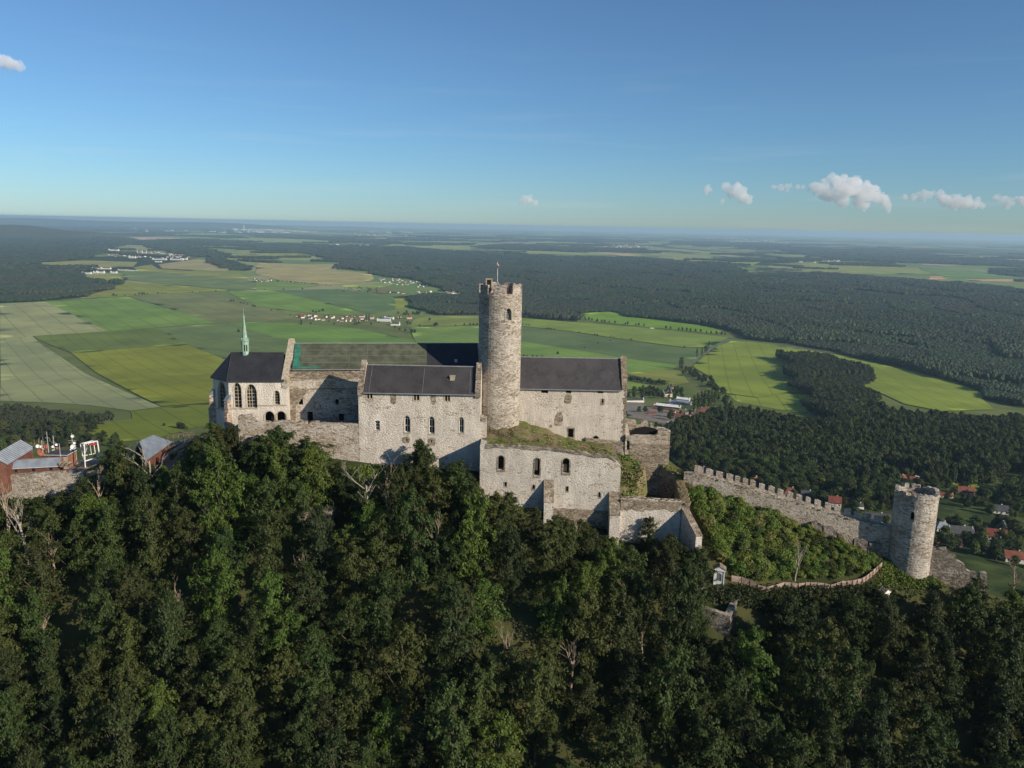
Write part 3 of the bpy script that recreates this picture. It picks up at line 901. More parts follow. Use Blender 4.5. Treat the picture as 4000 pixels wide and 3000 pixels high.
for i in range(4):
    cm, ls = crown_shape(300 + i, 1.0, 1.0, 6, 95, 9, .34, .35, (.22, .36), M['leaf_v' if i < 2 else 'pine'], 'near_crown')
    # unit tree: radius 1, height 1
    co = np.empty(len(cm.vertices) * 3, np.float32); cm.vertices.foreach_get('co', co); co = co.reshape(-1, 3)
    co[:, 2] = .30 + (co[:, 2] - co[:, 2].min()) / (co[:, 2].max() - co[:, 2].min()) * .70
    cm.vertices.foreach_set('co', co.ravel())
    o = bpy.data.objects.new('b%d' % i, cm); SRC2.objects.link(o)
def gn_scatter(name, P, SCL, ROT, IDX, coll, label, cat):
    me = bpy.data.meshes.new(name); me.vertices.add(len(P)); me.vertices.foreach_set('co', np.asarray(P, np.float32).ravel())
    for nm, ty, arr, key in (('scl', 'FLOAT_VECTOR', SCL, 'vector'), ('rot', 'FLOAT', ROT, 'value'), ('idx', 'INT', IDX, 'value')):
        at = me.attributes.new(nm, ty, 'POINT'); at.data.foreach_set(key, np.asarray(arr, np.int32 if ty == 'INT' else np.float32).ravel())
    o = bpy.data.objects.new(name, me); COL.objects.link(o)
    ng = bpy.data.node_groups.new(name, 'GeometryNodeTree')
    ng.interface.new_socket('Geometry', in_out='INPUT', socket_type='NodeSocketGeometry')
    ng.interface.new_socket('Geometry', in_out='OUTPUT', socket_type='NodeSocketGeometry')
    N = ng.nodes; L = ng.links
    gi = N.new('NodeGroupInput'); go = N.new('NodeGroupOutput')
    iop = N.new('GeometryNodeInstanceOnPoints'); ci = N.new('GeometryNodeCollectionInfo')
    ci.inputs['Collection'].default_value = coll; ci.inputs['Separate Children'].default_value = True; ci.inputs['Reset Children'].default_value = True
    iop.inputs['Pick Instance'].default_value = True
    def attr(nm, ty):
        a_ = N.new('GeometryNodeInputNamedAttribute'); a_.data_type = ty; a_.inputs['Name'].default_value = nm; return a_.outputs['Attribute']
    cx = N.new('ShaderNodeCombineXYZ'); L.new(attr('rot', 'FLOAT'), cx.inputs['Z'])
    L.new(gi.outputs[0], iop.inputs['Points']); L.new(ci.outputs[0], iop.inputs['Instance'])
    L.new(attr('idx', 'INT'), iop.inputs['Instance Index']); L.new(cx.outputs[0], iop.inputs['Rotation']); L.new(attr('scl', 'FLOAT_VECTOR'), iop.inputs['Scale'])
    L.new(iop.outputs[0], go.inputs[0])
    md = o.modifiers.new('scatter', 'NODES'); md.node_group = ng
    return tag(o, label, cat, kind='stuff')
def forest_points(poly, rng, sp_min=6.5, k=260.0):
    xs = np.array([p[0] for p in poly]); ys = np.array([p[1] for p in poly])
    d = np.hypot(xs, ys); r0, r1 = d.min() * .9, d.max() * 1.02
    an_ = np.arctan2(xs, ys); a0, a1 = an_.min(), an_.max()
    PX = []; PY = []; SP = []
    r = r0
    while r < r1:
        sp = max(sp_min, r / k)
        n = int((a1 - a0) * r / sp) + 1
        aa = a0 + (np.arange(n) + rng.uniform(0, 1)) * sp / r + rng.normal(0, .28, n) * sp / r
        rj = r + rng.normal(0, .28, n) * sp
        PX.append(rj * np.sin(aa)); PY.append(rj * np.cos(aa)); SP.append(np.full(n, sp))
        r += sp * .88
    PX = np.concatenate(PX); PY = np.concatenate(PY); SP = np.concatenate(SP)
    w_ = np.minimum(30, SP * 1.3)
    ok = in_poly_np(PX + w_ * np.sin(PY * .021 + 2 * np.sin(PX * .013)), PY + w_ * 1.5 * np.sin(PX * .017 + 1.3 * np.sin(PY * .011)), poly)
    return PX[ok], PY[ok], SP[ok]
def clear_of(px, py, polys):
    m = np.ones(len(px), bool)
    for pl in polys: m &= ~in_poly_np(px, py, pl)
    return m
def forest(name, pix, label, seed, hgt=(15, 22), near=False, sp_min=6.5, k=260.0, holes=(), gaps=.0, floor=True, cat='forest', exclude=None):
    rng = np.random.default_rng(seed)
    if floor:
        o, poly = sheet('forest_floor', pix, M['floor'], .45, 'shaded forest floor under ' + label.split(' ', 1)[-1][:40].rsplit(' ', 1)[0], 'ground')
    else:
        poly = [(p.x, p.y) for p in hits(pix)]
    x, y, sp = forest_points(poly, rng, sp_min, k)
    m = clear_of(x, y, holes)
    lane = np.sin(x * .011 + y * .004 + 1.5 * np.sin(y * .0013)) * np.sin(y * .0045 - x * .0012 + 2 * np.sin(x * .0007))
    if gaps: m &= ~((lane > 1 - gaps) & (rng.random(len(x)) < .85))
    if exclude is not None: m &= exclude(x, y)
    x, y, sp, lane = x[m], y[m], sp[m], lane[m]
    z = terrain(x, y)
    gx = np.floor(x / 210 + .6 * np.sin(y * .004)); gy = np.floor(y / 330 + .5 * np.sin(x * .005))     # planted stands of different age
    st_ = np.abs(np.sin(gx * 12.9898 + gy * 78.233) * 43758.5453) % 1.0
    hs = (hgt[0] * .62 + (hgt[1] * 1.12 - hgt[0] * .62) * st_) * rng.uniform(.86, 1.12, len(x))
    if not near:
        fx_ = np.abs((x / 210 + .6 * np.sin(y * .004)) % 1.0 - .5); keep = ~((fx_ > .478) & (rng.random(len(x)) < .8)); x, y, sp, z, hs, st_ = x[keep], y[keep], sp[keep], z[keep], hs[keep], st_[keep]
    rad_ = sp * rng.uniform(.52, .78, len(x))
    P = np.stack([x, y, z - .3], -1)
    gn_scatter(name, P, np.stack([rad_, rad_, hs], -1), rng.random(len(x)) * 6.28, rng.integers(0, 4, len(x)) if near else np.where(rng.random(len(x)) < .62, ((st_ * 7.3) % 1 * 4).astype(int), rng.integers(0, 4, len(x))), SRC2 if near else SRC, label, cat)
    return poly, len(x)
BIG = [(1000,952),(1217,958),(1452,962),(1588,967),(1768,983),(2000,994),(2271,1005),(2538,1009),(2723,1025),(2859,1039),(2927,1075),(3000,1082),(3226,1071),(3452,1089),
       (3565,1093),(3904,1120),(4060,1145),(4060,1600),(3960,1590),(3832,1557),(3850,1539),(3723,1489),(3542,1444),(3425,1415),(3271,1378),(3000,1334),(2920,1322),(2827,1286),(2678,1263),(2479,1240),(2375,1218),
       (2271,1227),(2253,1258),(2150,1252),(2040,1238),(1880,1232),(1868,1155),(1760,1140),(1669,1115),(1624,1092),(1497,1083),(1466,1074),(1443,1060),(1316,1051),(1348,1026),(1253,1006),(1190,988),(1000,977)]
fb, nb_ = forest('forest', BIG, 'vast dark pine forest filling the plain at right', 1, (14, 23), gaps=.10)
fl, nl_ = forest('forest', [(-60,915),(200,918),(497,931),(542,940),(407,979),(334,1015),(122,1029),(136,1038),(384,1047),(316,1069),(352,1096),(434,1114),(479,1096),(479,1105),(429,1133),(307,1164),(136,1178),(-60,1187)],
       'dark mixed forest at the left edge of the plain', 2, (15, 22))
forest('forest', [(1592,1158),(1690,1152),(1868,1160),(1900,1232),(1732,1232),(1640,1215),(1600,1200)], 'middle wood just left of the great tower', 3, (15, 20))
forest('forest', qs(9, [(1240,405),(1560,398),(1800,425),(1700,440),(1900,460),(2000,480),(1830,500),(1650,480),(1500,455)]), 'thin wood strip beside the far town', 4)
forest('forest', qs(9, [(1790,515),(1860,500),(2080,560),(2180,605),(2100,618),(1990,600),(1850,568)]), 'dark finger of wood right of the far town', 5)
forest('forest', qs(9, [(1150,355),(1700,345),(2212,385),(2212,412),(1800,392),(1250,395)]), 'dark wood band before the industrial town', 6)
forest('forest', qs(10, [(0,290),(480,310),(900,345),(1300,375),(1900,380),(1850,395),(1300,388),(850,365),(480,345),(0,325)]), 'long thin wood band beneath the industrial town', 7)
forest('forest', qs(10, [(1850,405),(2212,385),(2400,395),(2600,430),(2212,425),(1950,420)]), 'wood clump beyond the big forest', 8)
forest('forest', qs(11, [(500,365),(1150,385),(1200,420),(800,405),(480,395),(50,390),(150,345)]), 'wood band beyond the centre of the big forest', 9)
forest('forest', qs(12, [(0,370),(700,400),(1400,440),(2212,490),(2212,540),(1300,505),(600,470),(520,460),(300,430)]), 'long wood band near the right horizon', 10)
forest('forest', qs(12, [(1920,560),(2230,555),(2230,628),(1920,600)]), 'dark square copse at the right edge of the plain', 11)
forest('forest', qs(11, [(1500,320),(2212,330),(2400,345),(2400,360),(1700,350),(1300,345)]), 'thin wood line right of the far village', 12)
forest('forest', [(0,868),(430,880),(900,893),(900,900),(420,900),(0,905)], 'wooded band below the left horizon', 13)
copse, _ = forest('copse', [(3027,1410),(3090,1395),(3226,1412),(3362,1450),(3407,1490),(3398,1515),(3425,1570),(3360,1640),(3210,1650),(3150,1600),(3180,1545),(3090,1520),(3086,1470),(3117,1447)], 'dark copse standing in the right field', 14, (17, 26), near=True, sp_min=8.5, k=400, cat='copse')

# strips of woodland and hedges far out on the plain
rngW = np.random.default_rng(99); PX = []; PY = []; PS = []
for k in range(230):
    D = 7000 * math.exp(rngW.random() * 1.5); A_ = rngW.uniform(-.68, .68); cx_, cy_ = D * math.sin(A_), D * math.cos(A_)
    if D < 9000 and abs(A_) < .1: continue
    Lw, Ww = rngW.uniform(300, 1500) * D / 12000, rngW.uniform(40, 260) * D / 12000; ro = rngW.normal(.1, .35); sp_w = max(16, D / 420)
    n = int(min(420, Lw * Ww / sp_w ** 2 * 1.3)) + 6
    a_, b_ = rngW.uniform(-.5, .5, n) * Lw, rngW.uniform(-.5, .5, n) * Ww * np.ones(n)
    PX.append(cx_ + a_ * math.cos(ro) - b_ * math.sin(ro)); PY.append(cy_ + a_ * math.sin(ro) + b_ * math.cos(ro)); PS.append(np.full(n, sp_w))
PX = np.concatenate(PX); PY = np.concatenate(PY); PS = np.concatenate(PS)
gn_scatter('forest', np.stack([PX, PY, np.full(len(PX), PLAIN - .5)], -1), np.stack([PS * .75, PS * .75, rngW.uniform(15, 24, len(PX))], -1), rngW.random(len(PX)) * 6.28, rngW.integers(0, 4, len(PX)), SRC, 'strips of woodland and hedges far out on the plain', 'forest')
# ------------------------------------------------------------------ building helpers
def foot_edges(fp):
    n = len(fp); out = []
    for i in range(n):
        a, b, c, p = Vector(fp[i]), Vector(fp[(i + 1) % n]), Vector(fp[(i + 2) % n]), Vector(fp[i - 1])
        def cot(u, v_, w):
            e1 = (u - v_).normalized(); e2 = (w - v_).normalized()
            ang = math.acos(max(-1, min(1, e1.dot(e2))))
            return 1 / math.tan(ang / 2)
        out.append((Plane(a, b), cot(p, a, b), cot(a, b, c)))
    return out
def mitre(pl, c0, c1):
    def fn(s, z, dep=0.0):
        s2 = min(max(s, dep * c0), pl.len - dep * c1)
        return pl.fn(s2, z, dep)
    return fn
def walls(parent, name, mat, fp, zb, zt, holes={}, thick=1.0, tops={}, only=None):
    """one upright shell; zt a number, tops[i] an uneven upper line (s,z) for edge i"""
    mb = MB()
    for i, (pl, c0, c1) in enumerate(foot_edges(fp)):
        if only is not None and i not in only: continue
        top = tops.get(i) or [(0, zt), (pl.len, zt)]
        outline = [(0, zb), (pl.len, zb)] + [p for p in reversed(top)]
        slab(mb, mitre(pl, c0, c1), outline, holes.get(i, []), thick, h=3.0)
    return mb.build(name, mat, parent)
def ring(mb, pl, inner, outer, proud=.05, thick=.3):
    slab(mb, lambda s, z, d: pl.fn(s, z, d - proud), outer, [inner], thick)
def grow(loop, m):
    c = (sum(p[0] for p in loop) / len(loop), sum(p[1] for p in loop) / len(loop))
    w = max(p[0] for p in loop) - min(p[0] for p in loop); h_ = max(p[1] for p in loop) - min(p[1] for p in loop)
    return [(c[0] + (p[0] - c[0]) * (1 + 2 * m / w), c[1] + (p[1] - c[1]) * (1 + 2 * m / h_)) for p in loop]
def window(parent, pl, rect, kind='gothic', depth=.45, bars=(1, 2), surround=.3, bar_w=.09, barmat='white', sill=True, surmat='sand', glass='glass', proud=.05):
    s0, s1, z0, z1 = rect
    lp = arch(s0, s1, z0, z1, kind)
    root_part = None
    mb = MB()
    fr = grow(lp, -.09)
    slab(mb, lambda s, z, d: pl.fn(s, z, d + depth), lp, [fr], .1)
    for i in range(bars[0]):
        x = s0 + (s1 - s0) * (i + 1) / (bars[0] + 1)
        zt_ = z1 - (.25 if kind != 'rect' else .05)
        slab(mb, lambda s, z, d: pl.fn(s, z, d + depth - .02), [(x - bar_w / 2, z0 + .05), (x + bar_w / 2, z0 + .05), (x + bar_w / 2, zt_), (x - bar_w / 2, zt_)], [], .08)
    zt2 = z1 - (0 if kind == 'rect' else (s1 - s0) * .6)
    for j in range(bars[1]):
        z = z0 + (zt2 - z0) * (j + 1) / (bars[1] + (1 if kind == 'rect' else 0))
        slab(mb, lambda s, zz, d: pl.fn(s, zz, d + depth - .035), [(s0 + .06, z - bar_w / 2), (s1 - .06, z - bar_w / 2), (s1 - .06, z + bar_w / 2), (s0 + .06, z + bar_w / 2)], [], .07)
    w = mb.build('window', M[barmat], parent)
    mb = MB(); slab(mb, lambda s, z, d: pl.fn(s, z, d + depth + .12), grow(lp, .06), [], .04)
    mb.build('pane', M[glass], w)
    if surround:
        mb = MB(); ring(mb, pl, grow(lp, .004), grow(lp, surround), proud, proud + .25)
        mb.build('surround', M[surmat], w)
    if sill:
        mb = MB(); slab(mb, lambda s, z, d: pl.fn(s, z, d - .12), [(s0 - .12, z0 - .16), (s1 + .12, z0 - .16), (s1 + .12, z0 - .01), (s0 - .12, z0 - .01)], [], .5)
        mb.build('sill', M[surmat], w)
    return lp
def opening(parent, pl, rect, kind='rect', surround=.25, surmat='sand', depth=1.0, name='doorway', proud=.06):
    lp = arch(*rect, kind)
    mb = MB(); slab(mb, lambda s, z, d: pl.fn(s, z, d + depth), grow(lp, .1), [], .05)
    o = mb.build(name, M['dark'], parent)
    if surround:
        mb = MB(); ring(mb, pl, grow(lp, .004), grow(lp, surround), proud, proud + .3); mb.build('surround', M[surmat], o)
    return lp
def gable_roof(parent, pl, s0, s1, ze, zr, depth, mat, over=.45, thick=.22, skirt=.0, ridge_mat='gutter'):
    half = depth / 2; k = (zr - ze) / half
    mb = MB()
    for sgn in (0, 1):
        def pt(a, d):    # d: distance from the eave line inwards
            dd = d if sgn == 0 else depth - d
            return pl.fn(a, ze + k * d, dd)
        A = [pt(s0, -over), pt(s1, -over), pt(s1, half), pt(s0, half)]
        up = Vector((0, 0, thick))
        mb.prism(A if sgn == 0 else list(reversed(A)), [p + up for p in (A if sgn == 0 else list(reversed(A)))])
    r = mb.build('roof', mat, parent)
    mb = MB(); mb.tube([pl.fn(s0, zr + thick - .02, half), pl.fn(s1, zr + thick - .02, half)], .16, 6)
    mb.build('ridge_cap', M[ridge_mat], r)
    mb = MB(); mb.tube([pl.fn(s0, ze - k * over + .12, -over - .07), pl.fn(s1, ze - k * over + .12, -over - .07)], .13, 6)
    mb.build('gutter', M['gutter'], r)
    return r
RNG = random.Random(11)
def thing(name, loc, label, cat, group=None):
    return empty(name, loc, label, cat, group)

# ------------------------------------------------------------------ great tower
TC = Vector((-3.03, 180.0)); TR = 4.95
tower = thing('castle_tower', (TC.x, TC.y, 0), 'tall round stone tower with battlements at the centre of the castle', 'tower')
def cyl(c, R, taper=0.0, zt=32.0):
    def fn(s, z, d=0.0):
        a = -math.pi / 2 + s / R
        r = R - d + taper * (zt - z)
        return Vector((c.x + r * math.cos(a), c.y + r * math.sin(a), z))
    return fn
tfn = cyl(TC, TR)
class CylPlane:
    def __init__(s, c, R): s.c = c; s.R = R; s.fn = cyl(c, R)
    def pix(s, u, v):
        d = ray(u, v); ox, oy = -s.c.x, -s.c.y
        A = d[0] ** 2 + d[1] ** 2; B = 2 * (ox * d[0] + oy * d[1]); C = ox * ox + oy * oy - s.R ** 2
        k = (-B - math.sqrt(max(0, B * B - 4 * A * C))) / (2 * A)
        x, y = d[0] * k - s.c.x, d[1] * k - s.c.y
        return (math.atan2(x, -y) * s.R, CZ + d[2] * k)
    rect = Plane.rect
tp = CylPlane(TC, TR)
trect = tp.rect(17, 858, 1128, 985, 1390)
HC = math.pi * TR
lp = arch(*trect, 'gothic')
mb = MB()
slab(mb, tfn, [(-HC, -8), (HC, -8), (HC, 31.9), (-HC, 31.9)], [lp], 1.3, step=(0.7, 2.2), h=0.7)
tw = mb.build('wall', M['tower'], tower)
window(tower, tp, trect, 'gothic', .8, (2, 5), .22, .07, 'metal', True, 'sand')
# merlons: picture says where the gaps of the near side are
gap_px = [(475, 625), (876, 992)]
gs = sorted([tuple(sorted((tp.pix(*q(17, a, 790))[0], tp.pix(*q(17, b, 790))[0]))) for a, b in gap_px])
gw = (gs[0][1] - gs[0][0] + gs[1][1] - gs[1][0]) / 2
pitch_ = ((gs[1][0] + gs[1][1]) - (gs[0][0] + gs[0][1])) / 2
nm = int(round(2 * HC / pitch_)); pitch_ = 2 * HC / nm
c0_ = (gs[0][0] + gs[0][1] + gs[1][0] + gs[1][1]) / 4
for i in range(nm):
    m0 = c0_ + (i - .5) * pitch_ + gw / 2; m1 = c0_ + (i + .5) * pitch_ - gw / 2
    zt_ = 34.1 + RNG.uniform(-.12, .12)
    mb = MB(); slab(mb, tfn, [(m0, 31.9), (m1, 31.9)] + [(m1, zt_), ((m0 * .4 + m1 * .6), zt_ + RNG.uniform(-.12, .1)), (m0, zt_ - .05)], [], .62, h=.6)
    mb.build('merlon', M['tower'], tower)
mb = MB(); slab(mb, lambda s, z, d: tfn(s, z, d - .01), [(-HC, 31.9), (HC, 31.9), (HC, 32.02), (-HC, 32.02)], [], 1.2, h=.7)
mb.build('coping', M['brickq'], tower)
mb = MB(); mb.prism([Vector((TC.x + 3.72 * math.cos(a), TC.y + 3.72 * math.sin(a), 31.4)) for a in np.linspace(0, 2 * math.pi, 25)[:-1]],
                    [Vector((TC.x + 3.72 * math.cos(a), TC.y + 3.72 * math.sin(a), 31.8)) for a in np.linspace(0, 2 * math.pi, 25)[:-1]])
mb.build('deck', M['redclay'], tower)
mb = MB()
hc = atY(*q(17, 500, 640), 181.8)
for (dx, w_, z0_, z1_) in ((-.62, .22, 31.8, 34.9), (.62, .22, 31.8, 34.9)):
    mb.box((hc.x + dx, 181.8, (z0_ + z1_) / 2), (w_, 1.6, z1_ - z0_))
mb.box((hc.x, 181.8, 34.98), (1.6, 1.8, .22)); mb.box((hc.x, 182.5, 33.3), (1.1, .2, 3.0))
hood = mb.build('stair_hood', M['sand'], tower)
mb = MB()
for a in np.linspace(0, 2 * math.pi, 17)[:-1]:
    p = Vector((TC.x + 4.0 * math.cos(a), TC.y + 4.0 * math.sin(a), 0)); mb.tube([(p.x, p.y, 31.8), (p.x, p.y, 33.0)], .04, 4)
rp = [(TC.x + 4.0 * math.cos(a), TC.y + 4.0 * math.sin(a), 33.0) for a in np.linspace(0, 2 * math.pi, 25)]
mb.tube(rp, .04, 4); mb.build('railing', M['redclay'], tower)
pole_b = atY(*q(17, 676, 700), 180.4)
pt_ = atY(*q(17, 676, 122), 180.4)
fp_ = thing('flagpole', (pole_b.x, 180.4, 31.8), 'tall flagpole with a small red and white flag on the tower', 'flagpole')
mb = MB(); mb.tube([(pole_b.x, 180.4, 31.8), (pole_b.x, 180.4, pt_.z)], [.11, .07], 8); mb.build('pole', M['metal'], fp_)
mb = MB()
jz = atY(*q(17, 685, 540), 180.4).z
for (dx, dy) in ((1.8, -1.4), (1.5, 1.2), (-1.6, .6)):
    mb.tube([(pole_b.x, 180.4, jz), (pole_b.x + dx, 180.4 + dy, 31.8)], .06, 5)
mb.build('brace', M['metal'], fp_)
zf0, zf1 = atY(*q(17, 676, 235), 180.4).z, atY(*q(17, 676, 155), 180.4).z
for nm_, ma, za, zb_ in (('white_stripe', 'white', (zf0 + zf1) / 2, zf1), ('red_stripe', 'red', zf0, (zf0 + zf1) / 2)):
    mb = MB(); rows = []
    for j in range(6):
        a = j / 5; x = pole_b.x - .1 + .75 * a * (.55 if nm_ == 'red_stripe' else .5); y = 180.4 - .12 + .12 * math.sin(a * 6)
        rows.append(((x, y, za - .25 * a), (x, y, zb_ - .3 * a)))
    for j in range(5):
        f_ = [rows[j][0], rows[j + 1][0], rows[j + 1][1], rows[j][1]]
        mb.prism([Vector(p) for p in f_], [Vector(p) + Vector((0, .03, 0)) for p in f_])
    mb.build(nm_, M[ma], fp_)

# ------------------------------------------------------------------ chapel
_a, _b, _c = atY(891, 1486, 174.0), atY(1122, 1486, 175.5), atY(831, 1480, 177.8)
CE = _a.z - .1                                   # eave height
CH = [(_a.x, 174.0), (_b.x, 175.5), (_b.x - 1.6, 187.5), (_a.x - 2.0, 186.2), (_c.x - .8, 182.6), (_c.x, 177.8)]
chapel = thing('chapel', (-60, 176, 0), 'pale plastered gothic chapel with dark hipped roof and pointed windows', 'chapel')
ce = foot_edges(CH); cf = ce[0][0]; cl = ce[5][0]
holes = {0: [], 5: [], 4: []}
for r_ in ((420, 935, 515, 1245), (575, 953, 705, 1245), (920, 1030, 988, 1205)):
    holes[0].append(arch(*cf.rect(1, *r_)))
for r_ in ((800, 1285, 925, 1420), (945, 1285, 1070, 1420)):
    holes[0].append(arch(*cf.rect(1, *r_)))
holes[5].append(arch(*cl.rect(1, 225, 920, 330, 1250)))
walls(chapel, 'wall', M['plaster'], CH, -6, CE, holes, 1.0)
wl1 = cf.rect(1, 420, 935, 515, 1245); wl2 = cf.rect(1, 575, 953, 705, 1245)
window(chapel, cf, cf.rect(1, 420, 935, 515, 1245), 'gothic', .55, (1, 6), .16, .10, 'sand', True, 'sand', proud=.04)
window(chapel, cf, cf.rect(1, 575, 953, 705, 1245), 'gothic', .55, (3, 5), .16, .12, 'sand', True, 'sand', proud=.04)
window(chapel, cf, cf.rect(1, 920, 1030, 988, 1205), 'gothic', .55, (1, 4), .16, .08, 'sand', True, 'sand', proud=.04)
window(chapel, cl, cl.rect(1, 225, 920, 330, 1250), 'gothic', .55, (2, 5), .16, .1, 'sand', True, 'sand', proud=.04)
for r_ in ((800, 1285, 925, 1420), (945, 1285, 1070, 1420)):
    rc = cf.rect(1, *r_)
    opening(chapel, cf, rc, 'gothic', .28, 'sand', 2.4, 'porch_arch')
mb = MB()
for (a_, b_) in ((800, 925), (925, 945), (945, 1070)):
    pass
rcA = cf.rect(1, 800, 1285, 925, 1420); rcB = cf.rect(1, 945, 1285, 1070, 1420)
mb.box((*cf.fn((rcA[1] + rcB[0]) / 2, 0, .5).xy, rcA[2] + 1.0), (.5, .9, 4.0)); mb.build('porch_pier', M['sand'], chapel)
# string courses
for (x0, x1, yy) in ((345, 720, 1250), (715, 1078, 1212)):
    a0, z_ = cf.pix(*q(1, x0, yy)); a1, _ = cf.pix(*q(1, x1, yy))
    mb = MB(); slab(mb, lambda s, z, d: cf.fn(s, z, d - .14), [(a0, z_ - .13), (a1, z_ - .13), (a1, z_ + .13), (a0, z_ + .13)], [], .3); mb.build('string_course', M['sand'], chapel)
a0, z_ = cl.pix(*q(1, 200, 1245)); a1, _ = cl.pix(*q(1, 340, 1250))
mb = MB(); slab(mb, lambda s, z, d: cl.fn(s, z, d - .14), [(.2, z_ - .13), (cl.len - .2, z_ - .13), (cl.len - .2, z_ + .13), (.2, z_ + .13)], [], .3); mb.build('string_course', M['sand'], chapel)
# buttresses of the apse
def chapel_buttress(px, py, dx, dy, zt_, L=1.5, w_=.95):
    d = Vector((dx, dy)).normalized(); n_ = Vector((-d.y, d.x)); o_ = Vector((px, py)) - d * .5
    def P(l, s, z): return Vector((o_.x + d.x * l + n_.x * s, o_.y + d.y * l + n_.y * s, z))
    mb = MB(); L1 = L + .5
    mb.prism([P(0, -w_ / 2, -6), P(L1 + .35, -w_ / 2, -6), P(L1 + .35, w_ / 2, -6), P(0, w_ / 2, -6)],
             [P(0, -w_ / 2, 4.0), P(L1 + .35, -w_ / 2, 4.0), P(L1 + .35, w_ / 2, 4.0), P(0, w_ / 2, 4.0)])
    mb.prism([P(0, -w_ / 2, 4.0), P(L1, -w_ / 2, 4.0), P(L1, w_ / 2, 4.0), P(0, w_ / 2, 4.0)],
             [P(0, -w_ / 2, zt_), P(L1, -w_ / 2, zt_), P(L1, w_ / 2, zt_), P(0, w_ / 2, zt_)])
    b = mb.build('buttress', M['brickq'], chapel)
    mb = MB(); w2 = w_ / 2 + .08
    mb.prism([P(-.05, -w2, zt_), P(L1 + .12, -w2, zt_), P(L1 + .12, w2, zt_), P(-.05, w2, zt_)],
             [P(-.05, -w2, zt_ + 1.5), P(0.1, -w2, zt_ + 1.5), P(.1, w2, zt_ + 1.5), P(-.05, w2, zt_ + 1.5)])
    mb.build('buttress_cap', M['zinc'], b)
chapel_buttress(CH[0][0] - .1, CH[0][1] + .05, -.38, -.92, CE - 4.5, 1.0)
chapel_buttress(CH[5][0] - .05, CH[5][1], -.95, -.3, CE - 4.1, .9)
chapel_buttress(*CH[4], -.9, .43, CE - 4.1)
chapel_buttress(*CH[3], -.4, .92, CE - 4.1)
# hipped roof
ridge0 = atY(904, 1380, 180.4); ridge1 = atY(1109, 1380, 181.6); ridge1.z = ridge0.z
ev = []
cen = Vector((CH[0][0] + 2.5, 181))
for p in CH:
    d = (Vector(p) - cen).normalized(); pp = Vector(p) + d * .5; ev.append(Vector((pp.x, pp.y, CE - .08)))
ev[1] = Vector((CH[1][0] - .6, CH[1][1] - .55, CE - .08)); ev[2] = Vector((CH[2][0] - .6, CH[2][1] + .5, CE - .08))
mb = MB()
up = Vector((0, 0, .2))
for f_ in ([ev[0], ev[1], ridge1, ridge0], [ev[2], ev[3], ridge0, ridge1], [ev[3], ev[4], ridge0], [ev[4], ev[5], ridge0], [ev[5], ev[0], ridge0]):
    mb.prism(f_, [p + up for p in f_])
rf = mb.build('roof', M['slate'], chapel)
mb = MB()
mb.tube([ridge0 + up, ridge1 + up], .13, 6)
for p in (ev[0], ev[5], ev[4], ev[3]): mb.tube([p + up, ridge0 + up], .09, 5)
mb.build('ridge_cap', M['slate_b'], rf)
mb = MB()
for i in (5, 0): mb.tube([ev[i] + Vector((0, 0, .02)), ev[(i + 1) % 6] + Vector((0, 0, .02))], .11, 5)
mb.build('gutter', M['slate_b'], rf)
# green fleche
fx = atY(*q(1, 562, 600), 180.4); fb_ = Vector((fx.x, 180.7, 0))
def octa(r, z, n=8): return [Vector((fb_.x + r * math.cos(a + .39), fb_.y + r * math.sin(a + .39), z)) for a in np.linspace(0, 2 * math.pi, n + 1)[:-1]]
zz = lambda yy: atY(*q(1, 562, yy), 180.4).z
sp = thing('roof_spire', (fb_.x, fb_.y, 15.2), 'slender green copper spire with open lantern on the chapel ridge', 'spire')
mb = MB(); mb.prism(octa(.86, zz(690)), octa(.80, zz(545))); mb.build('spire_base', M['copper'], sp)
mb = MB()
for a in np.linspace(0, 2 * math.pi, 9)[:-1]:
    x, y = fb_.x + .7 * math.cos(a + .39), fb_.y + .7 * math.sin(a + .39)
    mb.tube([(x, y, zz(548)), (x, y, zz(455))], .13, 5)
mb.build('lantern', M['copper'], sp)
mb = MB(); mb.prism(octa(.3, zz(548)), octa(.3, zz(455))); mb.build('lantern_core', M['dark'], sp)
mb = MB(); mb.prism(octa(.86, zz(462)), octa(.84, zz(400))); mb.prism(octa(.84, zz(402)), octa(.62, zz(385)))
for a in np.linspace(0, 2 * math.pi, 9)[:-1]:
    c_ = Vector((fb_.x + .80 * math.cos(a), fb_.y + .80 * math.sin(a), zz(420)))
    tn = Vector((-math.sin(a), math.cos(a), 0)); ot = Vector((math.cos(a), math.sin(a), 0))
    tri = [c_ - tn * .3 + ot * .1, c_ + tn * .3 + ot * .1, c_ + Vector((0, 0, .75)) + ot * .04]
    mb.prism(tri, [p - ot * .25 for p in tri])
mb.build('gablets', M['copper'], sp)
mb = MB(); mb.prism(octa(.60, zz(395)), octa(.09, zz(118))); mb.build('spire_cone', M['copper'], sp)
mb = MB(); mb.prism(octa(.16, zz(135)), octa(.16, zz(108))); mb.tube([(fb_.x, fb_.y, zz(115)), (fb_.x, fb_.y, zz(20))], [.06, .03], 5); mb.build('finial', M['copper'], sp)

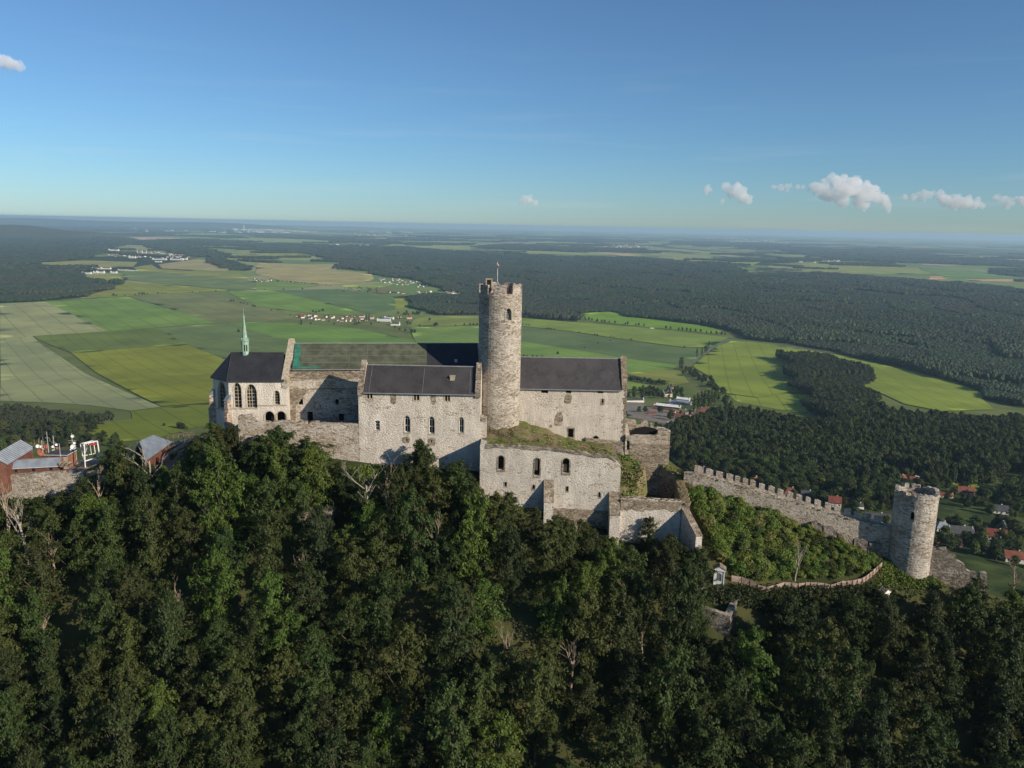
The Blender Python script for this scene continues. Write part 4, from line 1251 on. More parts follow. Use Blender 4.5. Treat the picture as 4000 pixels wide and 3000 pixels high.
# ------------------------------------------------------------------ royal palace with the netted roof
BP0 = Vector((-52.4, 177.9)); bdir = Vector((math.cos(.132), math.sin(.132))); BL = 46.0; BD = 12.0
bp = Plane(BP0, BP0 + bdir * BL); bn = -bp.n
BF = [tuple(BP0), tuple(BP0 + bdir * BL), tuple(BP0 + bdir * BL + bn * BD), tuple(BP0 + bn * BD)]
back = thing('royal_palace', (BP0.x, BP0.y, 0), 'long rear palace with grey-green netting over its roof', 'palace')
be = foot_edges(BF); bf = be[0][0]
ze_b, zr_b = 13.55, 18.45
ops = [((1215, 1115, 1275, 1205), 'round'), ((1330, 1290, 1398, 1440), 'rect'), ((1675, 1135, 1717, 1200), 'rect'), ((1718, 1315, 1780, 1410), 'rect'), ((1650, 1322, 1664, 1360), 'rect')]
hl = {0: [arch(*bf.rect(1, *r_), k) for r_, k in ops]}
tops = {1: [(0, ze_b), (BD / 2, zr_b + .4), (BD, ze_b)], 3: [(0, ze_b), (BD / 2, zr_b), (BD, ze_b)]}
walls(back, 'wall', M['rubble'], BF, -3, ze_b, hl, 1.15, tops)
for (r_, k), nm_ in zip(ops, ('window_opening', 'doorway', 'window_opening', 'window_opening', 'arrow_slit')):
    opening(back, bf, bf.rect(1, *r_), k, .0, 'sand', 1.0, nm_)
for (x, y) in ((1492, 813), (1707, 808), (1917, 806), (1418, 1235), (1490, 1225), (1562, 1222), (1130, 790)):
    a0, z_ = bf.pix(*q(1, x, y)); mb = MB(); slab(mb, lambda s, z, d: bf.fn(s, z, d - .02), [(a0 - .13, z_ - .13), (a0 + .13, z_ - .13), (a0 + .13, z_ + .13), (a0 - .13, z_ + .13)], [], .1); mb.build('putlog_hole', M['dark'], back)
# projecting brown ledge between storeys and brown upper band (exposed stone)
a0, z_ = bf.pix(*q(1, 1090, 1008)); a1, _ = bf.pix(*q(1, 1950, 1000))
mb = MB(); slab(mb, lambda s, z, d: bf.fn(s, z, d - .12), ragged((a0, z_ - .12), (a1, z_ - .12), 1.2, .06, RNG) + list(reversed(ragged((a0, z_ + .1), (a1, z_ + .1), 1.2, .05, RNG))), [], .2); mb.build('ledge', M['brown'], back)
zA = bf.pix(*q(1, 1300, 885))[1]
mb = MB(); slab(mb, lambda s, z, d: bf.fn(s, z, d - .07), ragged((.3, zA), (20, zA), 1.0, .25, RNG) + [(20, ze_b - .02), (.3, ze_b - .02)], [], .12, h=3); mb.build('exposed_band', M['brown'], back)
zA = bf.pix(*q(1, 1110, 1430))[1]; zB = bf.pix(*q(1, 1110, 1015))[1]
aR = bf.pix(*q(1, 1330, 1200))[0]
mb = MB(); slab(mb, lambda s, z, d: bf.fn(s, z, d - .06), [(.3, zA), (aR * .35, zA), (aR * .4, (zA + zB) / 2), (aR, zB - .6), (aR * 1.1, zB), (.3, zB)], [], .1, h=2); mb.build('exposed_corner', M['brown'], back)
r_b = gable_roof(back, bf, 1.2, BL - .2, ze_b, zr_b, BD, M['slate'], .35)
kf = (zr_b - ze_b) / (BD / 2)
def on_roof(a, d, lift): return bf.fn(a, ze_b + kf * d + .22 + lift, d)
sN = (1.3, 32.4)
mb = MB(); nS = 62; nD = 8; V_ = []; Fc_ = []
rg = np.random.default_rng(3)
for i in range(nS + 1):
    for j in range(nD + 1):
        a = sN[0] + (sN[1] - sN[0]) * i / nS; d = -.42 + (BD / 2 + .40) * j / nD
        V_.append(on_roof(a, d, .07 + .02 * rg.random()))
for i in range(nS):
    for j in range(nD):
        k = i * (nD + 1) + j; Fc_.append((k, k + nD + 1, k + nD + 2, k + 1))
mb.mesh(V_, Fc_); nt = mb.build('roof_net', M['net'], r_b)
for d in (1.2, 2.75, 4.2):
    mb = MB(); mb.tube([on_roof(sN[0], d, .12), on_roof(sN[1], d, .12)], .035, 4); mb.build('batten', M['netline'], r_b)
for a in (14.1, 18.3, 28.6):
    mb = MB(); mb.tube([on_roof(a, -.3, .12), on_roof(a, 5.9, .12)], .02, 4); mb.build('batten', M['netline'], r_b)
mb = MB()
strip = [[on_roof(1.25, d, .15), on_roof(2.9 + .25 * math.sin(d * 2.1) - .06 * d, d, .15 + .03 * math.sin(d * 5))] for d in np.linspace(-.3, 5.8, 12)]
for a, b in zip(strip[:-1], strip[1:]): mb.poly([a[0], a[1], b[1], b[0]])
mb.poly([on_roof(2.8, -.3, .16), on_roof(7.6, -.3, .16), on_roof(7.6, .15, .16), on_roof(2.8, .1, .16)])
mb.build('teal_net_strip', M['teal'], r_b)
sk = on_roof(39.2, 1.3, .06)
mb = MB(); c4 = [on_roof(39.0, 1.2, .1), on_roof(39.7, 1.2, .1), on_roof(39.7, 1.9, .1), on_roof(39.0, 1.9, .1)]
mb.prism([p - Vector((0, 0, .1)) for p in c4], c4); mb.build('skylight', M['metal'], r_b)
# high gable wall between the chapel and the palace, with stepped coping
gp = Plane((CH[1][0] + .05, CH[1][1] - .2), (CH[1][0] - .9, 190.2))
GA = CE + .25; GB = 19.6; GL = 9.2
gz = [(0, GA), (GL, GB), (gp.len, 13.4)]
mb = MB(); slab(mb, gp.fn, [(0, 9.5), (gp.len, 9.5)] + list(reversed(gz)), [], 1.25, h=3); mb.build('gable_wall', M['rubble'], chapel)
mb = MB(); nst = 20
for i in range(nst):
    s0_ = GL * i / nst - .05; s1_ = GL * (i + 1) / nst - .09; z0_ = GA + (GB - GA) * s0_ / GL; z1_ = GA + (GB - GA) * s1_ / GL; j = RNG.uniform(-.06, .06)
    mb.prism([gp.fn(s0_, z0_ - .15, -.07), gp.fn(s1_, z1_ - .15, -.07), gp.fn(s1_, z1_ - .15, 1.32), gp.fn(s0_, z0_ - .15, 1.32)],
             [gp.fn(s0_, z0_ + .22 + j, -.07), gp.fn(s1_, z1_ + .22 + j, -.07), gp.fn(s1_, z1_ + .22 + j, 1.32), gp.fn(s0_, z0_ + .22 + j, 1.32)])
mb.build('gable_coping', M['sand'], chapel)

# ------------------------------------------------------------------ burgrave's house (middle palace)
MX0, MX1, MY, MD = -33.95, -6.95, 168.0, 10.0
mid = thing('manor_house', ((MX0 + MX1) / 2, MY, 0), 'middle castle house with brown slate roof and three pointed windows', 'house')
MF = [(MX0, MY), (MX1, MY), (MX1, MY + MD), (MX0, MY + MD)]
me_ = foot_edges(MF); mf = me_[0][0]
ups = [(253, 700, 277, 775), (289, 700, 315, 775), (805, 712, 829, 795), (839, 712, 868, 795), (1172, 725, 1197, 805), (1206, 725, 1229, 805)]
low = [(348, 1038, 403, 1148, 'rect'), (693, 978, 760, 1175, 'gothic'), (982, 988, 1048, 1190, 'gothic'), (1338, 995, 1392, 1178, 'gothic')]
sl = [(712, 1252, 728, 1284), (1003, 1262, 1019, 1294)]
hl = {0: [arch(*mf.rect(2, *r_), 'round', 3) for r_ in ups] + [arch(*mf.rect(2, *r_[:4]), r_[4]) for r_ in low] + [arch(*mf.rect(2, *r_), 'rect') for r_ in sl]}
ze_m, zr_m = 10.75, 15.6
tops = {1: [(0, ze_m + .9), (MD / 2, zr_m + 1.1), (MD, ze_m + .9)], 3: [(0, ze_m + .9), (MD / 2, zr_m + 1.2), (MD, ze_m + .9)]}
walls(mid, 'wall', M['palace'], MF, -9.5, ze_m, hl, 1.1, tops)
for r_ in ups: opening(mid, mf, mf.rect(2, *r_), 'round', .0, 'sand', .9, 'twin_light')
for a_, b_ in ((0, 1), (2, 3), (4, 5)):
    ra, rb = mf.rect(2, *ups[a_]), mf.rect(2, *ups[b_])
    m_ = .28
    mb = MB(); slab(mb, lambda s, z, d: mf.fn(s, z, d - .05), arch(ra[0] - m_, rb[1] + m_, ra[2] - .2, ra[3] + .3, 'rect'),
                    [grow(arch(*ra, 'round', 3), .004), grow(arch(*rb, 'round', 3), .004)], .3); mb.build('surround', M['sand'], mid)
for r_ in low: window(mid, mf, mf.rect(2, *r_[:4]), r_[4], .55, (1, 2) if r_[4] == 'gothic' else (1, 2), .22 if r_[4] == 'gothic' else 0, .10, 'white', True, 'sand', proud=.03)
for r_ in sl: opening(mid, mf, mf.rect(2, *r_), 'rect', .0, 'sand', .9, 'arrow_slit')
for (x0, y0, x1, y1), src in (((668, 1228, 755, 1300), sl[0]), ((970, 1240, 1058, 1330), sl[1])):
    R_ = mf.rect(2, x0, y0, x1, y1); h_ = grow(arch(*mf.rect(2, *src), 'rect'), .01)
    o_ = [(R_[0], R_[2] + .2), (R_[0] + .3, R_[2]), (R_[1] - .2, R_[2]), (R_[1], R_[2] + .5), (R_[1], R_[3] - .1), (R_[1] - .4, R_[3]), (R_[0], R_[3] - .1)]
    mb = MB(); slab(mb, lambda s, z, d: mf.fn(s, z, d - .04), o_, [h_], .1); mb.build('stone_patch', M['brown'], mid)
for (x0, y0, x1, y1) in ((525, 710, 598, 845), (1000, 705, 1065, 850)):
    R_ = mf.rect(2, x0, y0, x1, y1)
    o_ = [(R_[0] + .1, R_[2] + .4), (R_[0] + .6, R_[2]), (R_[1] - .3, R_[2] + .1), (R_[1], R_[2] + .8), (R_[1] - .1, R_[3]), (R_[0], R_[3])]
    mb = MB(); slab(mb, lambda s, z, d: mf.fn(s, z, d - .03), o_, [], .08); mb.build('stone_patch', M['brown'], mid)
# blind arch above the square window
R_ = mf.rect(2, 280, 948, 470, 1090); hw = mf.rect(2, 348, 1038, 403, 1148)
lp = arch(R_[0], R_[1], hw[2] - .4, R_[3], 'round', 6)
mb = MB(); slab(mb, lambda s, z, d: mf.fn(s, z, d - .035), lp, [grow(arch(*hw, 'rect'), .01)], .08)
mb.build('blind_arch', M['plaster'], mid)
r_m = gable_roof(mid, mf, 1.15, MX1 - MX0 - 1.15, ze_m, zr_m, MD, M['slate_b'], .45)
km = (zr_m - ze_m) / (MD / 2)
for a in (2.4, 14.2, 24.6):
    mb = MB(); mb.tube([mf.fn(a, ze_m - .35 * km + .27, -.35), mf.fn(a, zr_m + .2, MD / 2)], .03, 4); mb.build('lightning_wire', M['gutter'], r_m)
R_ = mf.back(2.2).rect(2, 1230, 518, 1285, 645)
mb = MB(); b2 = mf.back(2.2); slab(mb, b2.fn, [(R_[0], R_[2] - .5), (R_[1], R_[2] - .5), (R_[1], R_[3]), (R_[0], R_[3])], [], 1.0); ch_ = mb.build('chimney', M['sand'], mid)
mb = MB(); slab(mb, lambda s, z, d: b2.fn(s, z, d - .1), [(R_[0] - .1, R_[3]), (R_[1] + .1, R_[3]), (R_[1] + .1, R_[3] + .16), (R_[0] - .1, R_[3] + .16)], [], 1.2); mb.build('chimney_cap', M['sand'], ch_)
for side in (0, 1):
    mb = MB(); a0 = -.06 if side == 0 else MX1 - MX0 - 1.14; a1 = a0 + 1.2
    for i in range(9):
        d0 = i * (MD / 2) / 9; d1 = (i + 1) * (MD / 2) / 9 - .05; e_ = 1.2 if side == 0 else 1.1
        z0_ = ze_m + .9 + (zr_m + e_ - ze_m - .9) * d0 / (MD / 2); z1_ = ze_m + .9 + (zr_m + e_ - ze_m - .9) * d1 / (MD / 2)
        mb.prism([mf.fn(a0, z0_ - .1, d0), mf.fn(a1, z0_ - .1, d0), mf.fn(a1, z1_ - .1, d1), mf.fn(a0, z1_ - .1, d1)],
                 [mf.fn(a0, z0_ + .2, d0), mf.fn(a1, z0_ + .2, d0), mf.fn(a1, z1_ + .2, d1), mf.fn(a0, z1_ + .2, d1)])
    mb.build('gable_coping', M['brown'], mid)
    mb = MB(); slab(mb, lambda s, z, d: mf.fn(s, z, d - .38), [(a0 - .02, ze_m - .9), (a1, ze_m - .9), (a1, ze_m + 1.0), (a0 - .02, ze_m + 1.0)], [], .9); mb.build('kneeler', M['brown'], mid)
# corner buttress between the house and the tower
mb = MB(); mb.prism([Vector((MX1 + .02, 168.3, -9)), Vector((MX1 + 1.5, 168.3, -9)), Vector((MX1 + 1.5, 170.8, -9)), Vector((MX1 + .02, 170.8, -9))],
                    [Vector((MX1 + .02, 168.3, 4.6)), Vector((MX1 + 1.4, 168.3, 4.4)), Vector((MX1 + 1.4, 170.8, 4.8)), Vector((MX1 + .02, 170.8, 5.0))])
bt = mb.build('buttress', M['palace_r'], mid)
mb = MB(); mb.prism([Vector((MX1 + .05, 168.2, 4.35)), Vector((MX1 + 1.5, 168.2, 4.35)), Vector((MX1 + 1.5, 169.6, 4.6)), Vector((MX1 + .05, 169.6, 4.6))],
                    [Vector((MX1 + .05, 168.3, 5.5)), Vector((MX1 + 1.0, 168.4, 5.3)), Vector((MX1 + 1.1, 169.4, 5.4)), Vector((MX1 + .05, 169.5, 5.7))]); mb.build('mossy_top', M['old'], bt)

# ------------------------------------------------------------------ retaining wall left of the house
rw0 = Plane((-61.0, 168.35), (MX0 - .01, 168.05))
r1 = random.Random(3)
topl = []
for (x, y) in ((545, 1350), (640, 1325), (720, 1400), (760, 1410), (880, 1425), (1000, 1405), (1130, 1410), (1200, 1435), (1215, 1420), (1300, 1410), (1310, 1425), (1330, 1440), (1350, 1445), (1365, 1420), (1460, 1415), (1465, 1435), (1560, 1435), (1700, 1440), (1800, 1445), (1952, 1440)):
    topl.append(rw0.pix(*q(1, x, y)))
topl = sorted(topl)
topl[0] = (0.0, topl[0][1])
topl[-1] = (rw0.len, topl[-1][1])
rw = thing('retaining_wall', (-48, 168, -6), 'rough rubble parapet wall below the chapel and dark courtyard', 'wall')
mb = MB(); slab(mb, rw0.fn, [(0, -11), (rw0.len, -10)] + list(reversed(topl)), [], 1.2, h=2.5); mb.build('wall_face', M['rubble'], rw)
mb = MB(); sidepl = Plane((-61.0, 178.0), (-61.0, 168.36)); slab(mb, sidepl.fn, [(0, -11), (9.6, -11), (9.6, topl[0][1] - .02), (6.5, 2.2), (0, 2.0)], [], 1.0, h=3); mb.build('wall_return', M['rubble'], rw)
mb = MB()
for k in range(26):
    s_ = r1.uniform(.3, rw0.len - .3); zt_ = np.interp(s_, [p[0] for p in topl], [p[1] for p in topl])
    p = rw0.fn(s_, zt_ + .02, r1.uniform(.25, .9)); mb.box((p.x, p.y, p.z), (r1.uniform(.3, .8), r1.uniform(.3, .5), r1.uniform(.15, .4)), r1.uniform(-.3, .3))
mb.build('loose_stones', M['brown'], rw)['kind'] = 'stuff'

# ------------------------------------------------------------------ right palace
RX0, RX1, RY, RD = 0.4, 27.5, 182.0, 10.4
rpal = thing('right_palace', ((RX0 + RX1) / 2, RY, 0), 'pale palace with dark slate roof right of the great tower', 'palace')
RF = [(RX0, RY), (RX1, RY), (RX1, RY + RD), (RX0, RY + RD)]
re_ = foot_edges(RF); rfp = re_[0][0]
ops = [((903, 1497, 948, 1572), 'rect', 'doorway'), ((1113, 1557, 1157, 1614), 'round', 'doorway'), ((1186, 1247, 1200, 1282), 'round', 'arrow_slit'),
       ((678, 1162, 735, 1198), 'rect', 'beam_hole'), ((885, 1166, 930, 1198), 'rect', 'beam_hole'), ((1150, 1174, 1200, 1198), 'rect', 'beam_hole')]
ze_r, zr_r = 9.5, 15.7
hl = {0: [arch(*rfp.rect(3, *r_), k, 3) for r_, k, _ in ops]}
tops = {1: [(0, ze_r + .5), (RD / 2, zr_r + .9), (RD, ze_r + .5)], 3: [(0, ze_r), (RD / 2, zr_r), (RD, ze_r)]}
walls(rpal, 'wall', M['palace_r'], RF, -9, ze_r, hl, 1.2, tops)
for r_, k, nm_ in ops: opening(rpal, rfp, rfp.rect(3, *r_), k, .28 if nm_ != 'beam_hole' else 0, 'brown', 1.0, nm_, .04)
for (x0, y0, x1, y1) in ((785, 1355, 862, 1475), (745, 1460, 768, 1488), (868, 1200, 935, 1285)):
    R_ = rfp.rect(3, x0, y0, x1, y1); w_ = R_[1] - R_[0]; h_ = R_[3] - R_[2]
    o_ = [(R_[0], R_[2] + .1 * h_), (R_[0] + .35 * w_, R_[2]), (R_[1] - .2 * w_, R_[2] + .03 * h_), (R_[1] - .05 * w_, R_[2] + .35 * h_), (R_[1], R_[2] + .6 * h_), (R_[1] - .2 * w_, R_[3]), (R_[0] + .35 * w_, R_[3] - .04 * h_), (R_[0] + .1 * w_, R_[3] - .3 * h_)]
    mb = MB(); slab(mb, lambda s, z, d: rfp.fn(s, z, d - .03), o_, [], .07); mb.build('stone_patch', M['brown'], rpal)
r_r = gable_roof(rpal, rfp, .05, RX1 - RX0 - 1.3, ze_r, zr_r, RD, M['slate_r'], .45)
kr = (zr_r - ze_r) / (RD / 2)
# right gable: ragged brown stone edge
mb = MB()
for i in range(15):
    d0 = -.2 + i * (RD / 2 + .2) / 15; d1 = d0 + (RD / 2 + .2) / 15 - .03; j = RNG.uniform(-.12, .12)
    z0_ = ze_r + .5 + (zr_r + .4 - ze_r) * d0 / (RD / 2); z1_ = ze_r + .5 + (zr_r + .4 - ze_r) * d1 / (RD / 2)
    a0, a1 = RX1 - RX0 - 1.25, RX1 - RX0 + .1 + j
    mb.prism([rfp.fn(a0, z0_ - .4, d0), rfp.fn(a1, z0_ - .4, d0), rfp.fn(a1, z1_ - .4, d1), rfp.fn(a0, z1_ - .4, d1)],
             [rfp.fn(a0, z0_ + .2 + j, d0), rfp.fn(a1, z0_ + .2 + j, d0), rfp.fn(a1, z1_ + .2 + j, d1), rfp.fn(a0, z1_ + .2 + j, d1)])
mb.build('gable_coping', M['brown'], rpal)
mb = MB()
z = -5.5
while z < ze_r + .4:
    h_ = RNG.uniform(.4, .7); w_ = RNG.uniform(.35, 1.0)
    slab(mb, lambda s, zz_, d: rfp.fn(s, zz_, d - .05), [(RX1 - RX0 - w_, z), (RX1 - RX0 + .06, z), (RX1 - RX0 + .06, z + h_ - .04), (RX1 - RX0 - w_, z + h_ - .04)], [], .6)
    z += h_
mb.build('quoins', M['brown'], rpal)

# ------------------------------------------------------------------ lower bailey wall with two buttresses
LY = 161.6
lw = Plane((-6.6, LY), (23.9, LY - .3))
lb = thing('bailey_wall', (8, LY, -8), 'broad lower castle wall with three deep window openings and two buttresses', 'wall')
lt = [lw.pix(*q(4, x, y)) for x, y in ((170, 200), (300, 205), (400, 213), (520, 210), (600, 222), (700, 225), (800, 236), (900, 247), (960, 258), (1080, 268), (1130, 290), (1180, 282), (1240, 292), (1300, 302), (1345, 340), (1378, 385))]
lt = [(0.0, lt[0][1])] + lt[1:-1] + [(lw.len, lt[-1][1])]
lt2 = []
for a, b in zip(lt[:-1], lt[1:]):
    n = max(1, int((b[0] - a[0]) / .5))
    for i in range(n): lt2.append((a[0] + (b[0] - a[0]) * i / n, a[1] + (b[1] - a[1]) * i / n + RNG.uniform(-.1, .1)))
lt2.append(lt[-1])
ops = [((322, 288, 372, 412), 'round'), ((637, 310, 683, 462), 'round'), ((880, 310, 938, 440), 'round'), ((378, 518, 395, 555), 'rect'), ((620, 540, 640, 580), 'round'), ((910, 552, 928, 598), 'round'), ((1190, 602, 1207, 650), 'round')]
hl = [arch(*lw.rect(4, *r_), k, 3) for r_, k in ops]
mb = MB(); slab(mb, lw.fn, [(0, -24), (lw.len, -24)] + list(reversed(lt2)), hl, 1.5, h=2.5); mb.build('wall_face', M['lower'], lb)
for i, (r_, k) in enumerate(ops):
    rc = lw.rect(4, *r_)
    opening(lb, lw, rc, k, .30 if i < 3 else .16, 'brown', 1.3, 'window_opening' if i < 3 else 'arrow_slit', .05)
    if i in (1, 2):
        mb = MB(); slab(mb, lambda s, z, d: lw.fn(s, z, d + .75), [(rc[0], rc[2] + (1.0 if i == 1 else -.05)), (rc[1] - .45, rc[2] + (1.0 if i == 1 else -.05)), (rc[1] - .45, rc[3] - (.3 if i == 1 else 1.6)), (rc[0], rc[3] - (.3 if i == 1 else 1.6))], [], .3)
        mb.build('brick_infill', M['brickq' if i == 1 else 'brown'], lb)
mb = MB(); sp_ = Plane((-6.6, 168.4), (-6.6, LY + .02)); slab(mb, sp_.fn, [(0, -24), (sp_.len - .02, -24), (sp_.len - .02, lt[0][1] - .01), (0, .4)], [], 1.4, h=3); mb.build('wall_return', M['lower'], lb)
mb = MB(); sp_ = Plane((lw.fn(lw.len, 0).x + .02, LY - .28), (24.4, 176.0)); slab(mb, sp_.fn, [(0, -24), (sp_.len, -18), (sp_.len, -4), (3, -3.4), (0, lt[-1][1])], [], 1.4, h=3); mb.build('wall_return', M['brown'], lb)
a0, z_ = lw.pix(*q(4, 805, 735)); a1, z2_ = lw.pix(*q(4, 1280, 765))
mb = MB(); slab(mb, lambda s, z, d: lw.fn(s, z, d - .35), ragged((a0, z_ - 10), (a1, z2_ - 10), 3, 0, RNG) + list(reversed(ragged((a0, z_), (a1, z2_), .8, .12, RNG))), [], .4, h=3); mb.build('plinth', M['brown'], lb)
mb = MB(); slab(mb, lambda s, z, d: lw.fn(s, z, d - .12), [(s_, z_ - .1 - RNG.uniform(.1, .5)) for s_, z_ in lt2[2:-2:2]] + [(s_, z_ + .02) for s_, z_ in reversed(lt2[2:-2])], [], 1.7, h=2); mb.build('turf_edge', M['old'], lb)
def wall_buttress(x0, x1, ytop, yknee, ybot, L, mat):
    r0 = lw.pix(*q(4, x0, ytop)); r1_ = lw.pix(*q(4, x1, ytop)); fpl = lw.back(-L)
    k0 = fpl.pix(*q(4, x0, yknee)); k1 = fpl.pix(*q(4, x1, yknee))
    a0 = (r0[0] + k0[0]) / 2; a1 = (r1_[0] + k1[0]) / 2; zb = -26
    A = lambda a, z, d: lw.fn(a, z, -d)
    mb = MB()
    prof = [(0.05, zb), (L, zb), (L, k0[1]), (0.05, r0[1])]
    mb.prism([A(a0, z, d if d > .1 else -.3) for d, z in prof], [A(a1, z, d if d > .1 else -.3) for d, z in prof])
    b = mb.build('buttress', M['lower'], lb)
    mb = MB()
    sl_ = [(L + .12, k0[1] - .05), (L + .12, k0[1] + .13), (-.1, r0[1] + .2), (-.1, r0[1])]
    mb.prism([A(a0 - .06, z, d) for d, z in sl_], [A(a1 + .06, z, d) for d, z in sl_]); mb.build('sloping_top', M['brown'], b)
wall_buttress(720, 803, 495, 690, 900, 3.0, 'lower')
wall_buttress(1285, 1372, 600, 802, 1040, 3.3, 'lower')

# ------------------------------------------------------------------ bastion at the right of the bailey
bs = thing('bastion', (32, 160, -14), 'roofless square bastion with a dark sunken court inside', 'bastion')
bw = Plane((23.95, 159.6), (38.9, 159.9))
bt_ = [bw.pix(*q(4, x, y)) for x, y in ((1385, 665), (1500, 662), (1600, 668), (1750, 680), (1850, 685), (1930, 690), (1975, 700))]
bt_ = [(0, bt_[0][1])] + bt_[1:-1] + [(bw.len, bt_[-1][1])]
mb = MB(); slab(mb, bw.fn, [(0, -27), (bw.len, -27)] + [(a, b + RNG.uniform(-.06, .06)) for a, b in reversed(bt_)], [], 1.7, h=2); mb.build('wall_face', M['lower'], bs)
mb = MB(); slab(mb, lambda s, z, d: bw.fn(s, z, d - .1), [(a + .1, b - 1.5 + RNG.uniform(-.4, .4)) for a, b in dens(bt_, 1.0)[:0]] + [(s_, -12.3 - s_ * .02 + RNG.uniform(-.5, .3)) for s_ in np.arange(.1, bw.len, .8)] + [(a, b - .03) for a, b in reversed(bt_)], [], .3, h=2); mb.build('exposed_band', M['brown'], bs)
C1 = Vector((38.95, 159.6)); C2 = Vector((41.2, 177.6)); C3 = Vector((34.0, 186.8))
zc1 = bt_[-1][1]
mb = MB()
p1 = Plane(C1, C2); slab(mb, p1.fn, [(0, -27), (p1.len, -24)] + list(reversed(ragged((0, zc1 + .02), (p1.len, -10.6), .8, .15, RNG))), [], 1.9, h=2.5); mb.build('wall_side', M['old'], bs)
mb = MB()
p2 = Plane(C2, C3); slab(mb, p2.fn, [(0.02, -24), (p2.len, -20)] + list(reversed(ragged((0.02, -10.65), (p2.len, -7.0), .8, .15, RNG))), [], 1.8, h=2.5); mb.build('wall_rear', M['old'], bs)
# turf on the wall tops
mb = MB()
for pl_, zA_, zB_ in ((p1, zc1, -10.6), (p2, -10.65, -7.0)):
    n = 26
    for i in range(n):
        s_ = pl_.len * (i + .5) / n; zt_ = zA_ + (zB_ - zA_) * (i + .5) / n
        for k in range(3):
            P = pl_.fn(s_ + RNG.uniform(-.3, .3), zt_ + .02, .3 + .55 * k + RNG.uniform(-.15, .15)); mb.box((P.x, P.y, P.z), (RNG.uniform(.5, 1.0), RNG.uniform(.5, .9), RNG.uniform(.15, .45)), RNG.uniform(0, 1.5))
for i in range(20):
    P = bw.fn(.4 + i * .74, np.interp(.4 + i * .74, [a for a, b in bt_], [b for a, b in bt_]) + .02, RNG.uniform(.3, 1.3)); mb.box((P.x, P.y, P.z), (RNG.uniform(.4, .9), RNG.uniform(.4, 1.0), RNG.uniform(.12, .3)), RNG.uniform(0, 1.5))
mb.build('turf_top', M['terrace'], bs)['kind'] = 'stuff'
# diagonal buttress of the bastion corner
mb = MB()
A0 = Vector((38.0, 160.0)); dirb = Vector((.22, -.975)).normalized(); nb = Vector((-dirb.y, dirb.x))
e1 = atY(*q(4, 2045, 985), 152.6)
Lb = 7.4
def BP(l, s, z): return Vector((A0.x + dirb.x * l + nb.x * s, A0.y + dirb.y * l + nb.y * s, z))
ztop0, ztop1 = bt_[-1][1] - 1.2, e1.z
prof = [(0, -30), (Lb, -30), (Lb, ztop1), (0, ztop0)]
mb.prism([BP(l, -.7, z) for l, z in prof], [BP(l, .7, z) for l, z in prof]); bb = mb.build('corner_buttress', M['lower'], bs)
mb = MB(); sl_ = [(Lb + .12, ztop1 - .05), (Lb + .12, ztop1 + .15), (0, ztop0 + .2), (0, ztop0)]
mb.prism([BP(l, -.78, z) for l, z in sl_], [BP(l, .78, z) for l, z in sl_]); mb.build('sloping_top', M['brown'], bb)

# ------------------------------------------------------------------ ruined chamber right of the palace
ru = thing('ruined_chamber', (33, 181, -5), 'small roofless ruin with an arched doorway beside the right palace', 'ruin')
UF = [(27.62, 181.2), (38.3, 181.2), (38.6, 189.5), (27.62, 189.5)]
ue = foot_edges(UF); uf = ue[0][0]
tl = [uf.pix(*q(5, x, y)) for x, y in ((112, 560), (170, 566), (230, 556), (330, 560), (440, 558), (470, 540), (475, 500), (535, 496))]
tl = [(0, tl[0][1])] + tl[1:-1] + [(uf.len, tl[-1][1])]
door = arch(*uf.rect(5, 104, 608, 160, 712), 'round', 4)
door = [(max(.06, a), b) for a, b in door]
ub = Plane((27.7, 188.4), (38.5, 188.4))
tb = [ub.pix(*q(5, x, y)) for x, y in ((150, 385), (235, 395), (245, 440), (285, 440), (300, 405), (360, 400), (370, 460), (385, 465), (395, 430), (420, 440), (440, 480), (470, 470), (535, 480))]
tb = [(ue[2][0].len - a, b) for a, b in tb]
tb = sorted(tb); tb = [(0, tb[0][1])] + tb[1:-1] + [(ue[2][0].len, tb[-1][1])]
walls(ru, 'wall', M['fort'], UF, -17, -2, {0: [door]}, 1.1, {0: sorted(tl), 1: ragged((0, tl[-1][1]), (ue[1][0].len, tb[0][1]), 1, .2, RNG), 2: tb, 3: [(0, tb[-1][1]), (ue[3][0].len, tl[0][1])]})
opening(ru, uf, (door[0][0], max(p[0] for p in door), min(p[1] for p in door), max(p[1] for p in door)), 'round', .2, 'brown', .9, 'doorway', .04)
vb = Plane((27.9, 187.15), (38.2, 187.15)); mb = MB(); slab(mb, vb.fn, [vb.pix(*q(5, x_, y_)) for x_, y_ in ((150, 560), (165, 530), (225, 475), (330, 458), (440, 478), (466, 500), (468, 560))], [], .05); mb.build('painted_shade', M['dark'], ru)  # dark sheet before the rear wall, paints in the shade inside the ruin
a0, z_ = uf.pix(*q(5, 165, 640)); a1, z2_ = uf.pix(*q(5, 533, 655))
mb = MB(); slab(mb, lambda s, z, d: uf.fn(s, z, d - .1), [(a0, -14), (uf.len + .02, -14)] + list(reversed(ragged((a0, z_), (uf.len + .02, z2_), .8, .1, RNG))), [], .2, h=2); mb.build('exposed_band', M['brown'], ru)
mb = MB(); slab(mb, lambda s, z, d: Plane((18, 181.4), (27.6, 181.35)).fn(s, z, d), [(0, -9), (9.58, -9), (9.58, -3.6), (7, -3.2), (3, -2.9), (0, -2.6)], [], .5, h=2); mb.build('low_wall', M['brown'], ru)

